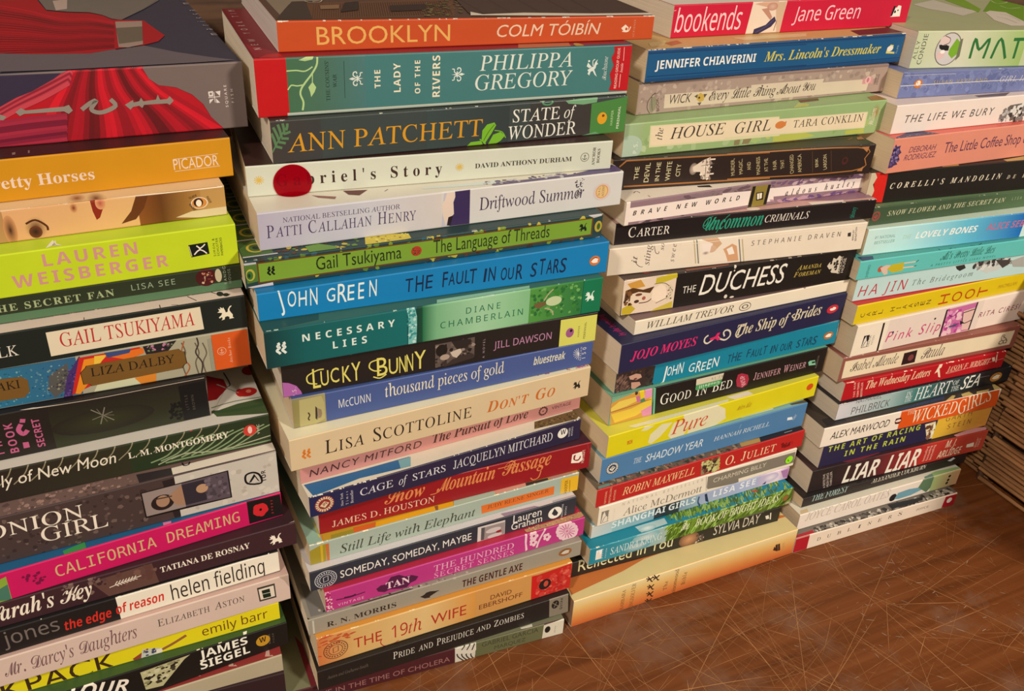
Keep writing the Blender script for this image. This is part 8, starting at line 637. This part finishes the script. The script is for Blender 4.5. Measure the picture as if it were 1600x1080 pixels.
def make_book(rec, art, seed):
    key, x, y, z, yaw, L, D, t0, sb, st, cs, ct, cb, pages, label = rec
    b = Book(L, D, t0, sb, st)
    root = bpy.data.objects.new('paperback_book', None); COL.objects.link(root)
    root.empty_display_size = .02
    root.location = (x * MM, y * MM, z * MM); root.rotation_euler = (0, 0, yaw)
    root['label'] = label; root['category'] = 'book'; root['group'] = STACK[key]
    b.shell(cs, ct, cb)
    stickers = []
    for k, it in enumerate(art):
        if it[1] == 'K': stickers.append(it[2:])
        else: b.item(it, k)
    cover = link('cover', b.mesh('cover'), root)
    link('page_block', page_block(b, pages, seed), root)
    for s in stickers:
        if s[0] == 'seal':
            o = link('round_sticker', sticker_seal(b, *s[1:]), root); o['label'] = 'round translucent red sticker'
        elif s[0] == 'dot':
            cx, cy, r = s[1:]
            me = sticker_flat(b, [(cx + r * math.cos(i * .2618), cy + r * math.sin(i * .2618)) for i in range(24)], (156, 240, 36),
                              [('p', (60, 122, 20), [(cx + r * .45 * math.cos(a), cy + r * .45 * math.sin(a)) for a in (2.2, 2.9, 3.7, 4.4, 5.2)] + [(cx + r * .25 * math.cos(a), cy + r * .25 * math.sin(a)) for a in (5.2, 4.2, 3.2, 2.3)])], 'dot_sticker')
            o = link('dot_sticker', me, root); o['label'] = 'small bright green dot sticker'
        elif s[0] == 'price':
            ax, ay, bx, by, cx, cy, dx, dy = s[1:]
            h0 = (ay + by) / 2; h1 = min(b.t0 - .1, (cy + dy) / 2); w = bx - ax
            mid = h0 + (h1 - h0) * .47
            base = [(ax + 1.2, h0), (bx - 1.2, h0), (bx, h0 + 1.0), (bx + .6, mid), (cx, h1), (dx, h1), (ax - .2, mid), (ax, h0 + 1.0)]
            ex = [('p', (76, 154, 92), [(ax + 1.2, h0), (bx - 1.2, h0), (bx, h0 + 1.0), (bx + .6, mid), (ax - .2, mid), (ax, h0 + 1.0)]),
                  ('t', 'Goodwill', 'B', bx - 1.6, mid - 1.0, w * .80, (mid - h0) * .56, 180, (216, 232, 208)),
                  ('t', '$2.19', 'n', bx + .6, h1 - 1.6, w * .44, (h1 - mid) * .36, 180, (92, 80, 64)),
                  ('t', 'books', 'n', bx - .8, mid + 1.5, w * .3, (h1 - mid) * .2, 180, (132, 120, 106))]
            o = link('price_sticker', sticker_flat(b, base, (214, 204, 176), ex, 'price_sticker'), root); o['label'] = 'green and cream price sticker, upside down'
    return root
for i, rec in enumerate(BOOKS): make_book(rec, ART[i], i)

# ------------------------------------------------------------------ the table the stacks stand on
def wood_material():
    m, nt, b = new_mat('worn_brown_wood')
    tc = node(nt, 'ShaderNodeTexCoord')
    mp = node(nt, 'ShaderNodeMapping'); mp.inputs['Scale'].default_value = (5, 130, 1); mp.inputs['Rotation'].default_value = (0, 0, .14)
    nt.links.new(tc.outputs['Object'], mp.inputs['Vector'])
    n = node(nt, 'ShaderNodeTexNoise'); n.inputs['Scale'].default_value = 1; n.inputs['Detail'].default_value = 7; n.inputs['Distortion'].default_value = .5
    nt.links.new(mp.outputs['Vector'], n.inputs['Vector'])
    r = ramp(nt, [(.28, (.115, .033, .008)), (.50, (.163, .048, .0125)), (.75, (.217, .069, .0195))])
    nt.links.new(n.outputs['Fac'], r.inputs['Fac'])
    # broad colour drift
    n3 = node(nt, 'ShaderNodeTexNoise'); n3.inputs['Scale'].default_value = 7; n3.inputs['Detail'].default_value = 3
    nt.links.new(tc.outputs['Object'], n3.inputs['Vector'])
    mx0 = node(nt, 'ShaderNodeMix', data_type='RGBA', blend_type='MULTIPLY'); mx0.inputs['Factor'].default_value = .3
    r3 = ramp(nt, [(.35, (.62, .58, .55)), (.65, (1.1, 1.1, 1.1))]); nt.links.new(n3.outputs['Fac'], r3.inputs['Fac'])
    nt.links.new(r.outputs['Color'], mx0.inputs['A']); nt.links.new(r3.outputs['Color'], mx0.inputs['B'])
    # scuffed, hazy varnish in patches
    n2 = node(nt, 'ShaderNodeTexNoise'); n2.inputs['Scale'].default_value = 11; n2.inputs['Detail'].default_value = 9; n2.inputs['Roughness'].default_value = .66
    nt.links.new(tc.outputs['Object'], n2.inputs['Vector'])
    r2 = ramp(nt, [(.50, (0, 0, 0)), (.60, (1, 1, 1))]); nt.links.new(n2.outputs['Fac'], r2.inputs['Fac'])
    ml = node(nt, 'ShaderNodeMath', operation='MULTIPLY'); ml.inputs[1].default_value = .5
    nt.links.new(r2.outputs['Color'], ml.inputs[0])
    mx = node(nt, 'ShaderNodeMix', data_type='RGBA'); mx.inputs['B'].default_value = (.20, .108, .066, 1)
    nt.links.new(ml.outputs[0], mx.inputs['Factor']); nt.links.new(mx0.outputs['Result'], mx.inputs['A'])
    nt.links.new(mx.outputs['Result'], b.inputs['Base Color'])
    mr = node(nt, 'ShaderNodeMapRange'); mr.inputs['To Min'].default_value = .45; mr.inputs['To Max'].default_value = .62
    nt.links.new(r2.outputs['Color'], mr.inputs['Value']); nt.links.new(mr.outputs['Result'], b.inputs['Roughness'])
    b.inputs['Specular IOR Level'].default_value = .22
    bp = node(nt, 'ShaderNodeBump'); bp.inputs['Strength'].default_value = .15; bp.inputs['Distance'].default_value = .001
    nt.links.new(n2.outputs['Fac'], bp.inputs['Height']); nt.links.new(bp.outputs['Normal'], b.inputs['Normal'])
    return m
def scratch_material(name, c):
    m, nt, b = new_mat(name)
    tc = node(nt, 'ShaderNodeTexCoord'); n = node(nt, 'ShaderNodeTexNoise'); n.inputs['Scale'].default_value = 160
    nt.links.new(tc.outputs['Object'], n.inputs['Vector'])
    r = ramp(nt, [(.3, tuple(v * .72 for v in c)), (.7, c)]); nt.links.new(n.outputs['Fac'], r.inputs['Fac'])
    nt.links.new(r.outputs['Color'], b.inputs['Base Color']); b.inputs['Roughness'].default_value = .6
    return m
def tabletop():
    V = []; F = []; MI = []
    x0, x1, y0, y1, h = -700, 1150, -60, 700, -28
    V += [(x0, y0, 0), (x1, y0, 0), (x1, y1, 0), (x0, y1, 0), (x0, y0, h), (x1, y0, h), (x1, y1, h), (x0, y1, h)]
    F += [(0, 1, 2, 3), (7, 6, 5, 4), (0, 4, 5, 1), (1, 5, 6, 2), (2, 6, 7, 3), (3, 7, 4, 0)]; MI += [0] * 6
    r = random.Random(11)
    def scratch(x, y, ang, ln, w, mi):
        n = 7; bend = r.uniform(-.12, .12); pts = []
        for i in range(n + 1):
            a = ang + bend * (i / n - .5)
            pts.append((x, y)); x += ln / n * math.cos(a); y += ln / n * math.sin(a)
        i0 = len(V); z = .02 + .00004 * len(F)
        for i, (px, py) in enumerate(pts):
            t = i / n; hw = w * .5 * (math.sin(math.pi * (.06 + .88 * t)) ** .6) * r.uniform(.6, 1.1); nx, ny = -math.sin(ang), math.cos(ang)
            V.extend([(px + nx * hw, py + ny * hw, z), (px - nx * hw, py - ny * hw, z)])
        for i in range(n): F.append((i0 + 2 * i, i0 + 2 * i + 1, i0 + 2 * i + 3, i0 + 2 * i + 2)); MI.append(mi)
    for k in range(620):
        x = r.uniform(120, 640); y = r.uniform(215, 420)
        fam = r.random()
        if fam < .40: a = r.gauss(math.radians(-72), .22)
        elif fam < .75: a = r.gauss(math.radians(12), .24)
        else: a = r.uniform(0, math.pi)
        ln = r.choice((14, 25, 40, 60, 95, 140, 200)) * r.uniform(.6, 1.2)
        dens = 1 - .55 * max(0, (x - 430) / 200)
        if r.random() > dens: continue
        scratch(x - ln / 2 * math.cos(a), y - ln / 2 * math.sin(a), a, ln, r.choice((.14, .18, .25, .25, .36, .5)), r.choice((1, 1, 2, 2, 3)))
    for k in range(260):                                          # short nicks in the scuffed patches
        x = r.gauss(520, 70); y = r.gauss(320, 50)
        scratch(x, y, r.gauss(math.radians(-40), .6), r.uniform(1.5, 7), r.uniform(.25, .6), r.choice((2, 3, 4)))
    me = bpy.data.meshes.new('tabletop'); me.from_pydata([tuple(c * MM for c in p) for p in V], [], F)
    for mt in (wood_material(), scratch_material('light_scratch', (.50, .23, .085)), scratch_material('mid_scratch', (.35, .145, .048)), scratch_material('faint_scratch', (.26, .098, .033)), scratch_material('pale_nick', (.42, .33, .26))): me.materials.append(mt)
    me.polygons.foreach_set('material_index', MI); me.update()
    return me
table = bpy.data.objects.new('wooden_table', None); COL.objects.link(table)
link('tabletop', tabletop(), table)
table['label'] = 'scratched brown wooden tabletop under the four stacks of books'; table['category'] = 'table'
def plain_box(name, a, b, mat, parent):
    V = [(x, y, z) for z in (a[2], b[2]) for x, y in ((a[0], a[1]), (b[0], a[1]), (b[0], b[1]), (a[0], b[1]))]
    return link(name, box_mesh(name, V, [(3, 2, 1, 0), (4, 5, 6, 7), (0, 1, 5, 4), (1, 2, 6, 5), (2, 3, 7, 6), (3, 0, 4, 7)], mat), parent)
def dark_wood(name, c0, c1):
    m, nt, b = new_mat(name)
    tc = node(nt, 'ShaderNodeTexCoord'); mp = node(nt, 'ShaderNodeMapping'); mp.inputs['Scale'].default_value = (4, 4, 40)
    nt.links.new(tc.outputs['Object'], mp.inputs['Vector'])
    n = node(nt, 'ShaderNodeTexNoise'); n.inputs['Detail'].default_value = 6; nt.links.new(mp.outputs['Vector'], n.inputs['Vector'])
    r = ramp(nt, [(.3, c0), (.7, c1)]); nt.links.new(n.outputs['Fac'], r.inputs['Fac']); nt.links.new(r.outputs['Color'], b.inputs['Base Color'])
    b.inputs['Roughness'].default_value = .5
    return m
LEG = dark_wood('leg_wood', (.12, .05, .02), (.22, .10, .04))
for x in (-690, 1080):
    for y in (-50, 630): plain_box('leg', (x, y, -750), (x + 60, y + 60, -28), LEG, table)

# ------------------------------------------------------------------ the woven basket at the right
def rod(V, F, p, q, r, seed, n=8, segs=10):
    rr = random.Random(seed); p, q = Vector(p), Vector(q); d = (q - p).normalized()
    a = d.orthogonal().normalized(); b = d.cross(a); i0 = len(V)
    for k in range(segs + 1):
        t = k / segs; c = p.lerp(q, t) + Vector((rr.uniform(-.2, .2), rr.uniform(-.2, .2), rr.uniform(-.2, .2))); rad = r * rr.uniform(.88, 1.1)
        for i in range(n): V.append(tuple(c + rad * (math.cos(6.2832 * i / n) * a + math.sin(6.2832 * i / n) * b)))
    for k in range(segs):
        for i in range(n): F.append((i0 + k * n + i, i0 + k * n + (i + 1) % n, i0 + (k + 1) * n + (i + 1) % n, i0 + (k + 1) * n + i))
    F.append(tuple(range(i0, i0 + n))[::-1]); F.append(tuple(range(i0 + segs * n, i0 + segs * n + n)))
def cane_material(name, c0, c1):
    m, nt, b = new_mat(name)
    tc = node(nt, 'ShaderNodeTexCoord'); mp = node(nt, 'ShaderNodeMapping'); mp.inputs['Scale'].default_value = (160, 22, 160)
    nt.links.new(tc.outputs['Object'], mp.inputs['Vector'])
    n = node(nt, 'ShaderNodeTexNoise'); n.inputs['Scale'].default_value = 1; n.inputs['Detail'].default_value = 5
    nt.links.new(mp.outputs['Vector'], n.inputs['Vector'])
    r = ramp(nt, [(.3, c0), (.7, c1)]); nt.links.new(n.outputs['Fac'], r.inputs['Fac']); nt.links.new(r.outputs['Color'], b.inputs['Base Color'])
    b.inputs['Roughness'].default_value = .6
    return m
CANE = cane_material('brown_cane', (.17, .068, .022), (.42, .20, .075)); CANE_D = cane_material('dark_cane', (.06, .026, .012), (.14, .065, .03))
bx0, bx1, by0, by1, bh = 702, 900, 150, 640, 205
basket = bpy.data.objects.new('wicker_basket', None); COL.objects.link(basket); basket.location = (bx0 * MM, by0 * MM, 0)
basket['label'] = 'brown wicker basket woven of horizontal canes, right of the rightmost stack'; basket['category'] = 'basket'
lx, ly = bx1 - bx0, by1 - by0
stakes = [12, 92, 178, 262, 346, 430, ly - 12]
def weave_side():
    V, F = [], []; r = random.Random(5)
    rows = int(bh / 4.6)
    for i in range(rows):
        z = 3.2 + i * 4.6
        for k in range(len(stakes) - 1):
            out = (k % 2 == 0) != (r.random() < .06)
            a, b = stakes[k], stakes[k + 1]; x = 3.0 if out else 10.5
            ov = r.uniform(-2, 7)
            rod(V, F, (x + r.uniform(-.6, .6), a - ov, z), (x + r.uniform(-.6, .6), b + r.uniform(-2, 7), z), r.uniform(1.75, 2.15), i * 31 + k)
    return box_mesh('cane_weave', V, F, CANE)
link('cane_weave', weave_side(), basket)['label'] = 'side of horizontal brown canes'
def weave_rest():
    V, F = [], []; rows = int(bh / 4.6)
    for i in range(rows):
        z = 3.2 + i * 4.6
        rod(V, F, (14, 6, z), (lx, 6, z), 2.5, i, 6, 4); rod(V, F, (14, ly - 6, z), (lx, ly - 6, z), 2.5, i + 99, 6, 4); rod(V, F, (lx - 6, 0, z), (lx - 6, ly, z), 2.5, i + 199, 6, 4)
    return box_mesh('back_weave', V, F, CANE)
link('back_weave', weave_rest(), basket)
def basket_base():
    V = [(16, 10, .2), (lx - 12, 10, .2), (lx - 12, ly - 10, .2), (16, ly - 10, .2), (16, 10, 5), (lx - 12, 10, 5), (lx - 12, ly - 10, 5), (16, ly - 10, 5)]
    return box_mesh('base', V, [(3, 2, 1, 0), (4, 5, 6, 7), (0, 1, 5, 4), (1, 2, 6, 5), (2, 3, 7, 6), (3, 0, 4, 7)], CANE_D)
link('base', basket_base(), basket)
def lining():
    V = [(15, 8, 5), (15, ly - 8, 5), (15, ly - 8, bh - 4), (15, 8, bh - 4), (17, 8, 5), (17, ly - 8, 5), (17, ly - 8, bh - 4), (17, 8, bh - 4)]
    return box_mesh('lining', V, [(0, 3, 2, 1), (4, 5, 6, 7), (0, 1, 5, 4), (1, 2, 6, 5), (2, 3, 7, 6), (3, 0, 4, 7)], CANE_D)
link('lining', lining(), basket)
for s in stakes:
    V, F = [], []; rod(V, F, (7.0, s, .6), (7.0, s, bh), 3.0, s, 8, 6)
    link('stake', box_mesh('stake', V, F, CANE_D), basket)
V, F = [], []
for a, b in (((6, 0, bh + 3), (6, ly, bh + 3)), ((0, 6, bh + 3), (lx, 6, bh + 3)), ((0, ly - 6, bh + 3), (lx, ly - 6, bh + 3)), ((lx - 6, 0, bh + 3), (lx - 6, ly, bh + 3))): rod(V, F, a, b, 6, 3, 10, 12)
link('rim', box_mesh('rim', V, F, CANE), basket)

# ------------------------------------------------------------------ wall added behind the table so the gaps between stacks stay dark
wall = plain_box('wall_back_added', (-1500, 720, -750), (1900, 780, 1800), dark_wood('dark_brown_panel', (.05, .022, .01), (.12, .055, .024)), None); wall['kind'] = 'structure'
floor = plain_box('floor', (-1500, -3000, -780), (1900, 720, -750), dark_wood('floor_boards', (.10, .06, .04), (.2, .12, .08)), None); floor['kind'] = 'structure'
